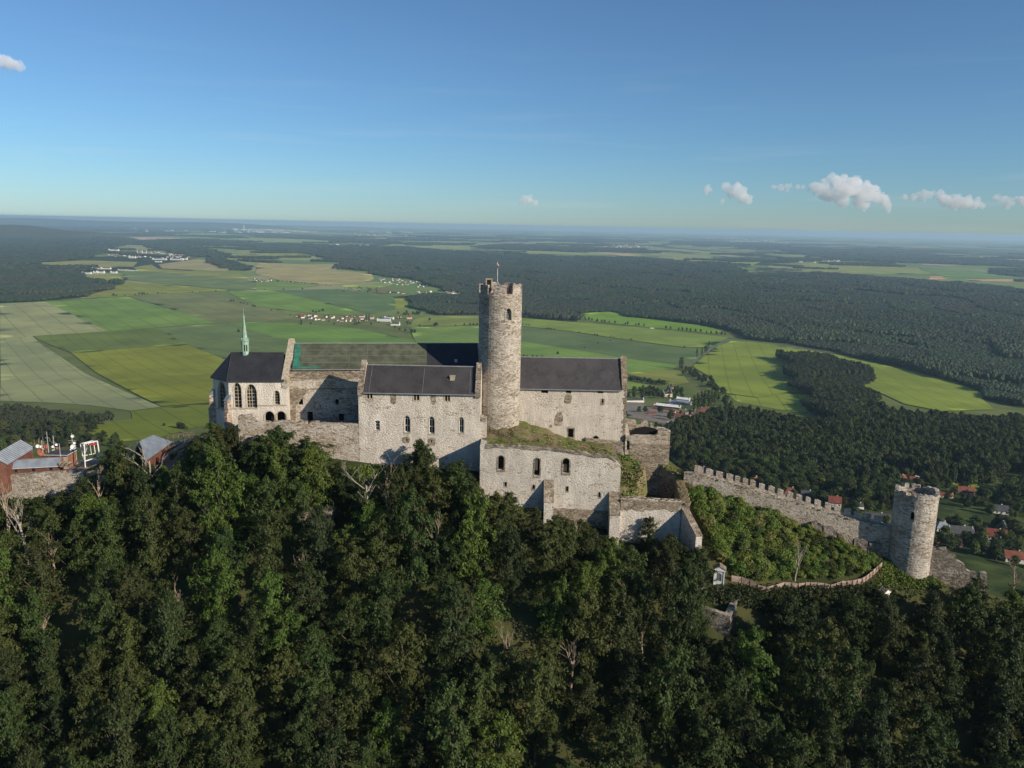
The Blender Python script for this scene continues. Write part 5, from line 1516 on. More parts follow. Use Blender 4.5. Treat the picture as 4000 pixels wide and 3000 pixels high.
# ------------------------------------------------------------------ curtain wall descending to the lower tower
cw = thing('curtain_wall', (62, 173, -18), 'long crenellated curtain wall stepping down towards the lower round tower', 'wall')
cp = Plane((40.6, 174.0), (86.2, 164.0))
wt = [cp.pix(*q(6, x, y)) for x, y in ((175, 240), (275, 240), (500, 300), (800, 385), (1100, 480), (1400, 565), (1700, 655), (2030, 738))]
wt = [(0, wt[0][1])] + wt[1:-1] + [(cp.len, wt[-1][1])]
mb = MB(); slab(mb, cp.fn, [(0, -30), (cp.len, -40)] + list(reversed([(a, b + RNG.uniform(-.05, .05)) for a, b in wt])), [], 2.2, h=2.5); mb.build('wall_face', M['fort'], cw)
pp = cp.back(1.55)
# parapet under the merlons
gaps = [(355, 375), (443, 470), (533, 565), (627, 645), (692, 717), (765, 785), (835, 868), (920, 955), (1012, 1040), (1095, 1130), (1183, 1213), (1267, 1300), (1345, 1382), (1440, 1480), (1535, 1565), (1625, 1657), (1718, 1750), (1812, 1843), (1905, 1938)]
top_px = lambda x: np.interp(x, [270, 500, 700, 1000, 1300, 1600, 1800, 2005], [165, 225, 275, 365, 455, 545, 598, 638])
edge = [(270, None)] + gaps + [(2005, None)]
sv = lambda x: pp.pix(*q(6, x, top_px(x)))
par = []
for x in np.linspace(270, 2005, 40):
    s_, z_ = sv(x); par.append((s_, z_ - 1.25))
s_a, z_a = par[0]; s_b, z_b = par[-1]
mb = MB(); slab(mb, pp.fn, [(s_a, z_a - 2.2), (s_b, z_b - 3.0)] + list(reversed(par)), [], .6, h=2.5); mb.build('parapet', M['fort'], cw)
xs = [270] + [g for gp in gaps for g in gp] + [2005]
for i in range(0, len(xs), 2):
    x0, x1 = xs[i], xs[i + 1]
    (s0_, z0_), (s1_, z1_) = sv(x0), sv(x1)
    zt0, zt1 = z0_ + RNG.uniform(-.12, .06), z1_ + RNG.uniform(-.12, .06)
    if i > 30: zt1 = zt0 = (zt0 + zt1) / 2
    mb = MB(); slab(mb, pp.fn, [(s0_, z0_ - 1.27), (s1_, z1_ - 1.27), (s1_, zt1), (s0_ * .6 + s1_ * .4, max(zt0, zt1) + RNG.uniform(-.05, .1)), (s0_, zt0)], [], .58); mb.build('merlon', M['fort'], cw)
mb = MB()
for i in range(70):
    s_ = cp.len * (i + .5) / 70; zt_ = np.interp(s_, [a for a, b in wt], [b for a, b in wt])
    P = cp.fn(s_, zt_ - .02, RNG.uniform(.1, .8)); mb.box((P.x, P.y, P.z), (RNG.uniform(.5, 1.2), RNG.uniform(.3, .8), RNG.uniform(.08, .28)), RNG.uniform(-.8, 0))
mb.build('turf_edge', M['old'], cw)['kind'] = 'stuff'
# rock foot of the wall
mb = MB()
for x0, x1, y0, y1 in ((1350, 1460, 690, 740), (1460, 1600, 730, 800), (1600, 1740, 800, 890), (1745, 1880, 850, 960), (1880, 2020, 880, 985)):
    fpl = cp.back(-.9); (s0_, z0_) = fpl.pix(*q(6, x0, y0)); (s1_, z1_) = fpl.pix(*q(6, x1, y0 + 20))
    pts = [(s0_, z0_ - 7), (s1_, z1_ - 7), (s1_ - .2, z1_), ((s0_ + s1_) / 2, (z0_ + z1_) / 2 + RNG.uniform(.2, .5)), (s0_ + .1, z0_)]
    slab(mb, lambda s, z, d: fpl.fn(s, z, d - RNG.uniform(0, .25)), pts, [], 1.4, step=.9, h=.9)
mb.build('rock_foot', M['rock'], cw)

# ------------------------------------------------------------------ lower round tower
DC = Vector((89.7, 163.6)); DR = 4.4
dt = thing('lower_tower', (DC.x, DC.y, -25), 'ruined round tower with broken battlements low on the right slope', 'tower')
dp = CylPlane(DC, DR); DH = math.pi * DR
drect = dp.rect(7, 708, 688, 752, 780)
zt_d = -8.9
mb = MB(); slab(mb, dp.fn, [(-DH, -34), (DH, -34), (DH, zt_d), (-DH, zt_d)], [arch(*drect)], 1.1, step=(.7, 2), h=.7); mb.build('wall', M['tower'], dt)
opening(dt, dp, drect, 'gothic', .2, 'sand', .9, 'window_opening', .05)
r4 = random.Random(8)
s_ = -DH
while s_ < DH - .4:
    w_ = r4.uniform(1.0, 2.3); e_ = min(DH, s_ + w_); h_ = r4.choice((1.2, 1.5, .9, 1.4, .5))
    mb = MB(); pts = [(s_, zt_d - .01), (e_, zt_d - .01)] + list(reversed(ragged((s_, zt_d + h_ * r4.uniform(.7, 1)), (e_, zt_d + h_ * r4.uniform(.7, 1)), .45, .2, r4)))
    slab(mb, dp.fn, pts, [], .8, h=.6); mb.build('broken_merlon', M['tower'], dt); s_ = e_ + r4.choice((.0, .0, .5, .6))
mb = MB()
for k in range(60):
    a = r4.uniform(0, 6.28); rr_ = r4.uniform(0, 3.2); mb.box((DC.x + rr_ * math.cos(a), DC.y + rr_ * math.sin(a), zt_d - .9 + r4.uniform(-.1, .4)), (r4.uniform(.5, 1.4), r4.uniform(.5, 1.2), r4.uniform(.3, .8)), r4.uniform(0, 3))
mb.build('rubble_fill', M['old'], dt)['kind'] = 'stuff'
# broken wall stepping down right of the tower
bk = thing('broken_wall', (100, 160, -30), 'broken stepped stone wall running down right of the lower tower', 'wall')
kp = Plane((92.6, 161.5), (118.0, 153.8))
pts = [kp.pix(*q(7, x, y)) for x, y in ((912, 1085), (985, 1080), (990, 1105), (1025, 1095), (1108, 1092), (1112, 1160), (1200, 1165), (1205, 1215), (1240, 1230), (1298, 1265), (1305, 1320), (1360, 1345), (1420, 1350), (1425, 1400), (1458, 1405), (1462, 1355), (1535, 1360), (1538, 1450))]
mb = MB(); slab(mb, kp.fn, [(pts[0][0], -46), (pts[-1][0], -52)] + [(a, b + RNG.uniform(-.05, .05)) for a, b in reversed(pts)], [], 1.3, h=2); mb.build('wall_face', M['old'], bk)
# ------------------------------------------------------------------ castle grounds
def proj(p):
    p = (p[0], p[1], p[2] - CZ); cp_, sp_ = math.cos(PITCH), math.sin(PITCH)
    dz = p[1] * cp_ - p[2] * sp_; yy = p[1] * sp_ + p[2] * cp_
    xw, yw = p[0] / dz, yy / dz; c, s = math.cos(ROLL), math.sin(ROLL)
    return 2000 + F * (xw * c + yw * s), 1500 - F * (-xw * s + yw * c)
def grid_sheet(name, x0, x1, y0, y1, zf, mat, label, step=.8, cat='ground'):
    nx = int((x1 - x0) / step) + 1; ny = int((y1 - y0) / step) + 1
    X, Y = np.meshgrid(np.linspace(x0, x1, nx), np.linspace(y0, y1, ny)); Z = zf(X, Y)
    i_ = np.arange(nx * ny).reshape(ny, nx)
    Fq = np.stack([i_[:-1, :-1], i_[:-1, 1:], i_[1:, 1:], i_[1:, :-1]], -1).reshape(-1, 4)
    o = link_mesh(name, np_mesh(name, np.stack([X, Y, Z], -1).reshape(-1, 3), Fq, mat, smooth=True), None)
    return tag(o, label, cat, kind='structure')
lt_s = [a - 6.6 for a, b in lt]; lt_z = [b for a, b in lt]
def z_terr(X, Y):
    f = np.interp(X, lt_s, lt_z) - .25
    b = np.interp(X, [-7, 2, 8, 13, 18, 27.6], [.6, 1.3, -.5, -2.7, -3.7, -4.2])
    t_ = np.clip((Y - LY - 1) / (182 - LY - 1), 0, 1)
    t_ = t_ ** .8; z = f * (1 - t_) + b * t_
    return z + .35 * np.exp(-((X - 2) ** 2 / 30 + (Y - 172) ** 2 / 8)) + .18 * np.sin(X * 1.1 + Y * .7) * np.sin(Y * 1.3) + .12 * np.sin(X * 2.3)
grid_sheet('terrace', -6.4, 24.5, LY + .4, 182.6, z_terr, M['terrace'], 'sloping grass terrace between the lower wall and the palaces')
grid_sheet('courtyard', -60.9, -6.0, 169.2, 186, lambda X, Y: .9 + 0 * X + .05 * np.sin(X), M['dirt'], 'shaded courtyard behind the parapet wall', 1.5)
def z_bast(X, Y):
    e = np.interp(Y, [160, 164, 168, 175, 180, 186], [29, 27.6, 28.6, 31.8, 29.6, 29])
    m = np.interp(Y, [160, 165, 170, 178, 182], [-11.2, -10.3, -9.0, -7.2, -6.4]) + .5 * np.exp(-((X - 28) ** 2 + (Y - 170) ** 2) / 14)
    k = np.clip((X - e) / 1.2, 0, 1)
    return m * (1 - k) + (-17.5) * k + .2 * np.sin(X * 1.7 + Y) * np.sin(Y * 1.9)
grid_sheet('bastion_court', 24.4, 40.6, 160.6, 186.0, z_bast, M['terrace'], 'grassy mound and deep pit inside the bastion', .6)
# timber railing beside the tower foot
rl = thing('timber_railing', (-4, 172, 0), 'sloping timber railing at the foot of the great tower', 'railing')
ra, rb = atY(*q(3, 242, 1510), 171.5), atY(*q(3, 395, 1590), 168.2)
mb = MB()
for k in (0, .42, .84): mb.tube([ra + Vector((0, 0, k - .1)), rb + Vector((0, 0, k - .1 + .3))], .06, 4)
mb.build('rail', M['wood'], rl)
for i in range(5):
    p = ra.lerp(rb, i / 4); mb = MB(); mb.tube([p + Vector((0, 0, -1.2)), p + Vector((0, 0, 1.1))], .08, 4); mb.build('post', M['wood'], rl)
# grass tufts on the terrace, turf and mound
def tufts(name, n, region, zf, mat, label, seed, hgt=.45, cat='grass'):
    rng = np.random.default_rng(seed)
    x = rng.uniform(region[0], region[1], n); y = rng.uniform(region[2], region[3], n); z = zf(x, y)
    m_ = np.sin(x * .9 + 2 * np.sin(y * .7)) * np.sin(y * 1.1 + x * .3) + rng.normal(0, .35, n) > .1
    x, y, z = x[m_], y[m_], z[m_]; n = len(x)
    a = rng.random(n) * 6.28; w = rng.uniform(.12, .3, n); h_ = rng.uniform(.4, 1.2, n) * hgt
    dx, dy = np.cos(a) * w, np.sin(a) * w; lx, ly = rng.normal(0, .2, n), rng.normal(0, .2, n)
    V_ = np.stack([np.stack([x - dx, y - dy, z - .05], -1), np.stack([x + dx, y + dy, z - .05], -1), np.stack([x + dx * .6 + lx, y + dy * .6 + ly, z + h_], -1), np.stack([x - dx * .6 + lx, y - dy * .6 + ly, z + h_ * .8], -1)], 1).reshape(-1, 3)
    o = link_mesh(name, np_mesh(name, V_, np.arange(4 * n).reshape(-1, 4), mat), None)
    return tag(o, label, cat, kind='stuff')
tufts('grass', 2600, (-5, 24, LY + 1, 181), z_terr, M['bush'], 'rough green grass on the terrace', 1, .12)
tufts('grass', 2600, (-2, 22, LY + 1, 176), z_terr, M['dryg'], 'dry brown grass on the terrace', 2, .14)
tufts('grass', 3000, (24.8, 30.5, 161, 181), z_bast, M['bush'], 'green growth on the bastion mound', 3, .35)
tufts('grass', 1500, (26, 31.5, 165, 175), z_bast, M['dryg'], 'dry growth on the bastion mound', 4, .35)

# ------------------------------------------------------------------ buildings at the left edge
def gslab(mb, pts, dz): mb.prism([Vector(p) - Vector((0, 0, dz)) for p in pts], [Vector(p) for p in pts])
barn = thing('barn', (-112, 166, -9), 'timber barn with pale grey sheet-metal roof at the left edge', 'barn')
n_e, f_e = atZ(*q(18, 150, 865), -5.6), atZ(*q(18, 715, 520), -5.6)
ax = (f_e - n_e); n_r = atZ(*q(18, -170, 690), -3.2); f_r = n_r + ax
mb = MB(); gslab(mb, [n_e, f_e, f_r, n_r], .12)
o_ = n_r + (n_r - n_e); o_.z = n_e.z; gslab(mb, [f_r, n_r, o_, o_ + ax], .12)
rf_ = mb.build('roof', M['zinc'], barn)
for i in range(15):
    t_ = (i + .5) / 15; mb = MB(); mb.tube([n_e + ax * t_ + Vector((0, 0, .03)), n_r + ax * t_ + Vector((0, 0, .03))], .05, 4); mb.build('roof_seam', M['metal'], rf_)
inn = (n_r - n_e); inn.z = 0; inn.normalize(); axn = ax.normalized()
W_ = 2 * (n_r - n_e).xy.length - .8
a = n_e + inn * .4 + axn * .3; b = f_e + inn * .4 - axn * .3; c = b + inn * W_; d = a + inn * W_
def wall_quad(mb, p, q_, z0, z1, t=.2):
    dv = (q_ - p); dv.z = 0; nv = Vector((-dv.y, dv.x, 0)).normalized() * t
    mb.prism([Vector((p.x, p.y, z0)), Vector((q_.x, q_.y, z0)), Vector((q_.x, q_.y, z0)) + nv, Vector((p.x, p.y, z0)) + nv],
             [Vector((p.x, p.y, z1)), Vector((q_.x, q_.y, z1)), Vector((q_.x, q_.y, z1)) + nv, Vector((p.x, p.y, z1)) + nv])
mb = MB()
for p, q_ in ((a, b), (b, c), (c, d), (d, a)): wall_quad(mb, p, q_, -12, -5.75)
m1 = (a + d) / 2
mb.prism([Vector((a.x, a.y, -5.74)), Vector((d.x, d.y, -5.74)), Vector((m1.x, m1.y, -3.5))], [Vector((a.x, a.y, -5.74)) + axn * .2, Vector((d.x, d.y, -5.74)) + axn * .2, Vector((m1.x, m1.y, -3.5)) + axn * .2])
mb.build('wall', M['redwood'], barn)
for i in range(7):
    mb = MB(); z_ = -10.6 + i * .68; wall_quad(mb, d - axn * .03, a - axn * .03, z_, z_ + .62, .06); mb.build('board', M['redwood'], barn)

shed = thing('long_shed', (-105, 164, -9), 'long low timber shed with blue-grey roof on the stone wall', 'shed')
e0, e1_ = atZ(*q(18, 85, 965), -7.4), atZ(*q(18, 1225, 905), -7.4)
r0_, r1_ = atZ(*q(18, 350, 770), -5.7), atZ(*q(18, 1270, 720), -5.7)
mb = MB(); gslab(mb, [e0, e1_, r1_, r0_], .12); rf_ = mb.build('roof', M['zinc'], shed)
mb = MB(); mb.tube([e0, e1_], .08, 5); mb.build('gutter', M['metal'], rf_)
sx_ = (e1_ - e0).normalized(); back_ = Vector((-sx_.y, sx_.x, 0))
w0 = e0 + sx_ * .9 + back_ * .4; w1 = e1_ - sx_ * .3 + back_ * .4
shp = Plane(w0.xy, w1.xy)
hsh = [arch(*shp.rect(18, *r_), 'rect') for r_ in ((300, 965, 358, 1025), (655, 945, 718, 1005), (1012, 925, 1075, 985))]
hsh = [[(s_, min(z_, -7.62)) for s_, z_ in L] for L in hsh]
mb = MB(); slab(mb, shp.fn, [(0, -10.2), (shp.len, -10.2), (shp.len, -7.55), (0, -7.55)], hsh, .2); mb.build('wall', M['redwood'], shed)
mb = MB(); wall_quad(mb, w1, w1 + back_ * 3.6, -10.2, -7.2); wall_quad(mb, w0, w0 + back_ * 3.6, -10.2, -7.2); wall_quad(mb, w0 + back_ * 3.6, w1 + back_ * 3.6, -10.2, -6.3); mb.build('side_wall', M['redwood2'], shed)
for L in hsh:
    mb = MB(); slab(mb, lambda s, z, d_: shp.fn(s, z, d_ + .16), grow(L, .03), [], .03); mb.build('window', M['glass'], shed)
for k in range(int(shp.len / .42)):
    s_ = .1 + k * .42
    if any(min(p[0] for p in L) - .3 < s_ < max(p[0] for p in L) + .1 for L in hsh): continue
    mb = MB(); slab(mb, lambda s, z, d_: shp.fn(s, z, d_ - .04), [(s_, -10.1), (s_ + .36, -10.1), (s_ + .36, -7.58), (s_, -7.58)], [], .05); mb.build('board', M['redwood'], shed)

hut = thing('antenna_hut', (-98, 172, -9), 'small orange hut with flat dark roof beside the antennas', 'hut')
ha, hb, hc_, hd = atZ(*q(18, 910, 675), -6.2), atZ(*q(18, 1385, 680), -6.2), atZ(*q(18, 1612, 556), -5.9), atZ(*q(18, 1090, 575), -5.9)
mb = MB(); gslab(mb, [ha, hb, hc_, hd], .18); mb.build('roof', M['slate_b'], hut)
hx = (hb - ha).normalized(); hy = (hc_ - hb).normalized()
A_, B_, C_, D_ = ha + hx * .5 + hy * .4, hb - hx * .3 + hy * .4, hc_ - hx * .3 - hy * .3, hd + hx * .4 - hy * .3
mb = MB(); wall_quad(mb, A_, B_, -11, -6.45); wall_quad(mb, C_, D_, -11, -6.2); wall_quad(mb, D_, A_, -11, -6.4); mb.build('wall', M['sand'], hut)
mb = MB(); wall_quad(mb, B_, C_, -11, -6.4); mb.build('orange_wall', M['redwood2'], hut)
mb = MB(); mb.tube([ha, hb], .1, 4); mb.tube([hb, hc_], .1, 4); mb.build('fascia', M['metal'], hut)
stk = thing('log_pile', (-99, 166, -9), 'pile of cut logs beside the antenna hut', 'logs')
lp0 = atY(*q(18, 1340, 830), 166.5)
for i in range(24):
    mb = MB(); x = lp0.x - 1.0 + (i % 8) * .3; z_ = lp0.z - .7 + (i // 8) * .36
    mb.tube([(x, 165.9, z_), (x, 167.1, z_)], .16, 7); mb.build('log', M['dead' if i % 3 else 'bark'], stk)
tarp = thing('tarpaulin_stack', (-97, 165, -9), 'blue-grey tarpaulin covered stack at the end of the long shed', 'stack')
tpp = Plane(atY(*q(18, 1270, 960), 164.6).xy, atY(*q(18, 1505, 950), 164.9).xy)
mb = MB(); slab(mb, lambda s, z, d_: tpp.fn(s, z, d_ + .08 * math.sin(s * 7)), [(0, -10.5), (tpp.len, -10.5), (tpp.len, -8.2), (tpp.len * .6, -8.0), (0, -8.3)], [], 1.2, step=.3, h=.3); mb.build('cover', M['zinc'], tarp)
mb = MB(); mb.tube([tpp.fn(0, -7.9, -.1), tpp.fn(tpp.len * .8, -7.7, -.1)], .09, 4); mb.build('red_bar', M['red'], tarp)

# stone retaining wall under the sheds
sw = thing('stone_terrace_wall', (-105, 162, -13), 'rough pale stone wall below the long shed', 'wall')
swp = Plane((-124, 162.4), (-93.0, 163.2))
tl_ = [swp.pix(*q(18, x, y)) for x, y in ((-330, 1160), (0, 1150), (140, 1140), (155, 1095), (350, 1075), (700, 1050), (1000, 1030), (1290, 1010), (1310, 1060), (1500, 1075), (1700, 1000))]
mb = MB(); slab(mb, swp.fn, [(tl_[0][0], -24), (tl_[-1][0], -20)] + list(reversed([(a_, b_ + RNG.uniform(-.06, .06)) for a_, b_ in tl_])), [], 1.2, h=2); mb.build('wall_face', M['fort'], sw)
grid_sheet('hill_yard', -126, -70, 163.6, 180, lambda X, Y: np.maximum(terrain(X, Y) + .15, -11.0 + 0 * X) * (X < -90) + (terrain(X, Y) + .12) * (X >= -90), M['dirt'], 'trodden earth yard round the sheds', 2.0)

def mast(name, n, x, ytop, ybot, Y, label, dishes=(), bars=()):
    T_, B2_ = atY(*q(n, x, ytop), Y), atY(*q(n, x, ybot), Y)
    m_ = thing(name, (B2_.x, Y, B2_.z), label, 'antenna', 'antenna masts behind the sheds')
    mb = MB(); mb.tube([(B2_.x, Y, B2_.z - 2), (B2_.x, Y, T_.z)], [.09, .05], 6); mb.build('pole', M['metal'], m_)
    for (dx, dy, r_, mt) in dishes:
        C2_ = atY(*q(n, dx, dy), Y - .3); mb = MB(); fw = Vector((.35, -.9, .05)).normalized(); e1_ = fw.cross(Vector((0, 0, 1))).normalized(); e2_ = e1_.cross(fw)
        rings = [[C2_ + (e1_ * math.cos(t_) + e2_ * math.sin(t_)) * (r_ * f) - fw * (.28 * r_ * (1 - f * f)) for t_ in np.linspace(0, 6.283, 13)[:-1]] for f in (.08, .55, 1.0)]
        V_ = [p for r in rings for p in r]; Fc_ = [(i * 12 + k, i * 12 + (k + 1) % 12, (i + 1) * 12 + (k + 1) % 12, (i + 1) * 12 + k) for i in range(2) for k in range(12)] + [tuple(range(12))]
        mb.mesh(V_, Fc_); mb.mesh([p - fw * .12 for p in V_], Fc_); o2 = mb.build('dish', M[mt], m_)
        mb = MB(); mb.tube([C2_ - fw * .2, Vector((B2_.x, Y, C2_.z))], .06, 4); mb.build('arm', M['metal'], o2)
    for (dy, w_) in bars:
        z_ = atY(*q(n, x, dy), Y).z; mb = MB(); mb.tube([(B2_.x - w_, Y, z_), (B2_.x + w_, Y, z_)], .05, 4); mb.build('crossbar', M['metal'], m_)
mast('antenna_mast', 18, 895, 360, 760, 173, 'mast with big brown and white dishes left of the hut', ((775, 490, .42, 'white'), (862, 605, .95, 'redclay'), (955, 490, .55, 'redclay'), (890, 525, .42, 'sand'), (840, 500, .3, 'white')))
mast('antenna_mast', 18, 1010, 190, 700, 172, 'tall thin bare pole left of the antenna hut', (), ((320, .5),))
mast('antenna_mast', 18, 1125, 270, 640, 174.5, 'mast with small round white dishes behind the hut', ((1088, 498, .3, 'white'), (1160, 458, .3, 'white'), (1098, 583, .28, 'white'), (1180, 525, .28, 'redclay')), ((420, .5),))
mast('antenna_mast', 18, 1240, 430, 670, 170.5, 'single pole on the hut roof edge', ())
mast('antenna_mast', 18, 1505, 220, 580, 174, 'mast with one large white dish beside the steel frame', ((1507, 505, .62, 'white'), (1490, 285, .36, 'white'), (1530, 425, .3, 'white'), (1468, 553, .3, 'white')), ((380, .9), (425, .9)))
# white steel frame
fr = thing('steel_frame', (-93, 172, -9), 'white tilted steel lattice frame beside the sheds', 'steel frame')
fq = [atY(*q(18, x, y), Yv) for x, y, Yv in ((1735, 440, 170), (2000, 385, 171.5), (2050, 700, 171.5), (1745, 800, 170))]
fq2 = [atY(*q(18, x, y), Yv) for x, y, Yv in ((1650, 440, 173.5), (1920, 372, 175), (1960, 640, 175), (1700, 690, 173.5))]
for k, L in enumerate((fq, fq2)):
    for i in range(4):
        mb = MB(); mb.tube([L[i], L[(i + 1) % 4]], .15 if k == 0 else .1, 6); mb.build('beam', M['white'], fr)
for i in range(4):
    mb = MB(); mb.tube([fq[i], fq2[i]], .1, 5); mb.build('beam', M['white'], fr)
for (a_, b_, f0, f1) in ((fq, fq2, .25, .6), (fq, fq2, .5, .2), (fq2, fq, .7, .4)):
    mb = MB(); mb.tube([a_[0].lerp(a_[1], f0), b_[3].lerp(b_[0], f1)], .06, 4); mb.build('diagonal', M['white'], fr)
for f in (.2, .45, .7):
    mb = MB(); mb.tube([fq2[0].lerp(fq2[1], f), fq2[3].lerp(fq2[2], f)], .06, 4); mb.build('diagonal', M['white'], fr)
mb = MB(); c_ = fq[0].lerp(fq[2], .28) + Vector((.6, .8, .5)); mb.box(tuple(c_), (1.5, .5, .35), .2); mb.build('red_winch', M['red'], fr)
mb = MB(); mb.tube([fq[3], fq[3] + Vector((0, 0, -4))], .14, 5); mb.tube([fq[2], fq[2] + Vector((0, 0, -4))], .14, 5); mb.build('stilt', M['white'], fr)

# pavilion with the blue-grey roof
pv = thing('pavilion', (-76, 168, -5), 'timber pavilion with blue-grey sheet roof among the trees', 'pavilion')
zE, zR = -3.4, -.9
R0 = atZ(*q(8, 1340, 548), zR); R1 = atZ(*q(8, 1470, 488), zR)
E0 = atZ(*q(8, 1400, 735), zE); E1 = atZ(*q(8, 1655, 552), zE)
L0 = R0 + (R0 - E0); L0.z = zE; L1 = R1 + (R1 - E1); L1.z = zE
mb = MB(); gslab(mb, [E0, E1, R1, R0], .12); gslab(mb, [R0, R1, L1, L0], .12); gslab(mb, [L0 * .5 + E0 * .5 + Vector((0, 0, 0)), E0, R0], .1)
rf_ = mb.build('roof', M['zinc'], pv)
mb = MB(); x_ = (E1 - E0).normalized(); y_ = Vector((-x_.y, x_.x, 0))
P4 = [E0 + x_ * .6 + y_ * .5, E1 - x_ * .6 + y_ * .5, L1 - x_ * .6 - y_ * .5, L0 + x_ * .6 - y_ * .5]
for i in range(4): wall_quad(mb, P4[i], P4[(i + 1) % 4], -10, -3.9)
mb.build('wall', M['redwood'], pv)
for p in P4:
    mb = MB(); mb.tube([(p.x, p.y, -10), (p.x, p.y, -3.5)], .12, 4); mb.build('post', M['wood'], pv)
# timber stair and deck
st_ = thing('timber_stair', (-68, 170, -4), 'timber stair with railings up to the chapel side', 'stair')
s0_, s1_ = atY(*q(8, 1805, 665), 165), atY(*q(8, 1810, 560), 170)
for i in range(11):
    p = s0_.lerp(s1_, i / 10); mb = MB(); mb.box(tuple(p), (1.5, .45, .07)); mb.build('tread', M['wood'], st_)
for sd in (-.8, .8):
    mb = MB(); mb.tube([s0_ + Vector((sd, 0, 1)), s1_ + Vector((sd, 0, 1))], .06, 4); mb.tube([s0_ + Vector((sd, 0, -.1)), s1_ + Vector((sd, 0, -.1))], .09, 4)
    for f in (0, .5, 1): p = s0_.lerp(s1_, f); mb.tube([p + Vector((sd, 0, -1.2)), p + Vector((sd, 0, 1))], .06, 4)
    mb.build('handrail', M['wood'], st_)
dk0, dk1 = atY(*q(8, 1610, 500), 172), atY(*q(8, 1860, 462), 175)
mb = MB(); mb.tube([dk0, dk1], .07, 4); mb.tube([dk0 - Vector((0, 0, .5)), dk1 - Vector((0, 0, .5))], .06, 4)
for f in np.linspace(0, 1, 6): p = dk0.lerp(dk1, f); mb.tube([p - Vector((0, 0, 3)), p], .07, 4)
mb.build('deck_railing', M['wood'], st_)

# ------------------------------------------------------------------ shrines, fence, ruin on the right slope
def shrine(u, v, w_m, h_m, label, rz):
    P = hit(u, v); s_ = thing('wayside_shrine', tuple(P), label, 'shrine', 'white shrines on the slope')
    co, si = math.cos(rz), math.sin(rz)
    def T(x, y, z): return Vector((P.x + x * co - y * si, P.y + x * si + y * co, P.z + z))
    fpl = Plane(T(-w_m / 2, -w_m * .35, 0).xy, T(w_m / 2, -w_m * .35, 0).xy)
    mb = MB(); slab(mb, fpl.fn, [(0, P.z - .8), (w_m, P.z - .8), (w_m, P.z + h_m * .74), (0, P.z + h_m * .74)], [arch(w_m * .27, w_m * .73, P.z + h_m * .16, P.z + h_m * .62, 'round', 4)], w_m * .3); bo = mb.build('body', M['white'], s_)
    mb = MB(); slab(mb, lambda s, z, d: fpl.fn(s, z, d + w_m * .3 - .02), [(0.01, P.z - .8), (w_m - .01, P.z - .8), (w_m - .01, P.z + h_m * .74), (.01, P.z + h_m * .74)], [], w_m * .4); mb.build('niche_back', M['plaster'], s_)
    for sx_2 in (.0, w_m - .22):
        mb = MB(); slab(mb, lambda s, z, d: fpl.fn(s, z, d - .1), [(sx_2, P.z - .5), (sx_2 + .22, P.z - .5), (sx_2 + .22, P.z + h_m * .74), (sx_2, P.z + h_m * .74)], [], .2); mb.build('pilaster', M['white'], s_)
    mb = MB(); slab(mb, lambda s, z, d: fpl.fn(s, z, d - .22), [(-.2, P.z + h_m * .74), (w_m + .2, P.z + h_m * .74), (w_m + .2, P.z + h_m * .81), (-.2, P.z + h_m * .81)], [], w_m * .7 + .44); mb.build('cornice', M['white'], s_)
    mb = MB(); zt_ = P.z + h_m * .81
    slab(mb, lambda s, z, d: fpl.fn(s, z, d - .15), [(-.1, zt_), (w_m + .1, zt_), (w_m / 2, zt_ + h_m * .17)], [], w_m * .7 + .3); mb.build('pediment', M['white'], s_)
    mb = MB()
    for a_, b_ in (((-.28, zt_), (w_m / 2, zt_ + h_m * .19)), ((w_m + .28, zt_), (w_m / 2, zt_ + h_m * .19))):
        f_ = [fpl.fn(a_[0], a_[1], -.25), fpl.fn(b_[0], b_[1], -.25), fpl.fn(b_[0], b_[1], w_m * .7 + .25), fpl.fn(a_[0], a_[1], w_m * .7 + .25)]
        mb.prism([Vector(p) for p in f_], [Vector(p) + Vector((0, 0, .12)) for p in f_])
    mb.build('roof', M['brown'], s_)
shrine(*q(6, 490, 1245), 2.2, 4.0, 'white shrine with niche above the stone stub', -.25)
shrine(*q(6, 2015, 1432), 1.6, 3.3, 'small white shrine in the trees below the lower tower', .5)
# plank fence
fpts = qs(6, [(605, 1238), (700, 1250), (780, 1285), (850, 1320), (930, 1345), (1000, 1325), (1100, 1300), (1165, 1302), (1225, 1312), (1290, 1300), (1340, 1300), (1400, 1300), (1470, 1310), (1525, 1322), (1578, 1308), (1625, 1290), (1675, 1285), (1725, 1282), (1770, 1272), (1815, 1262), (1850, 1240), (1885, 1215), (1915, 1190), (1945, 1160), (1970, 1140), (2000, 1118)])
fg = hits(fpts)
fn_ = thing('plank_fence', tuple(fg[0]), 'long curving pinkish plank fence on posts across the green slope', 'fence')
for i in range(len(fg) - 1):
    a_, b_ = fg[i], fg[i + 1]; n_ = Vector((-(b_ - a_).y, (b_ - a_).x, 0)).normalized()
    jag = RNG.uniform(-.08, .08)
    for k in range(4):
        z0_ = .12 + k * .33; mb = MB()
        A = [a_ + Vector((0, 0, z0_ + jag)), b_ + Vector((0, 0, z0_ - jag)), b_ + Vector((0, 0, z0_ + .30 - jag)), a_ + Vector((0, 0, z0_ + .30 + jag))]
        mb.prism([p for p in A], [p + n_ * .05 for p in A]); mb.build('plank', M['fencewood'], fn_)
    mb = MB(); mb.tube([a_ + Vector((0, 0, -.6)), a_ + Vector((0, 0, 1.65))], .08, 4); mb.tube([a_ + Vector((0, 0, 1.3)), a_ - n_ * (1.0 if n_.y > 0 else -1.0) + Vector((.1, 0, -.9))], .06, 4); mb.build('post', M['postwood'], fn_)
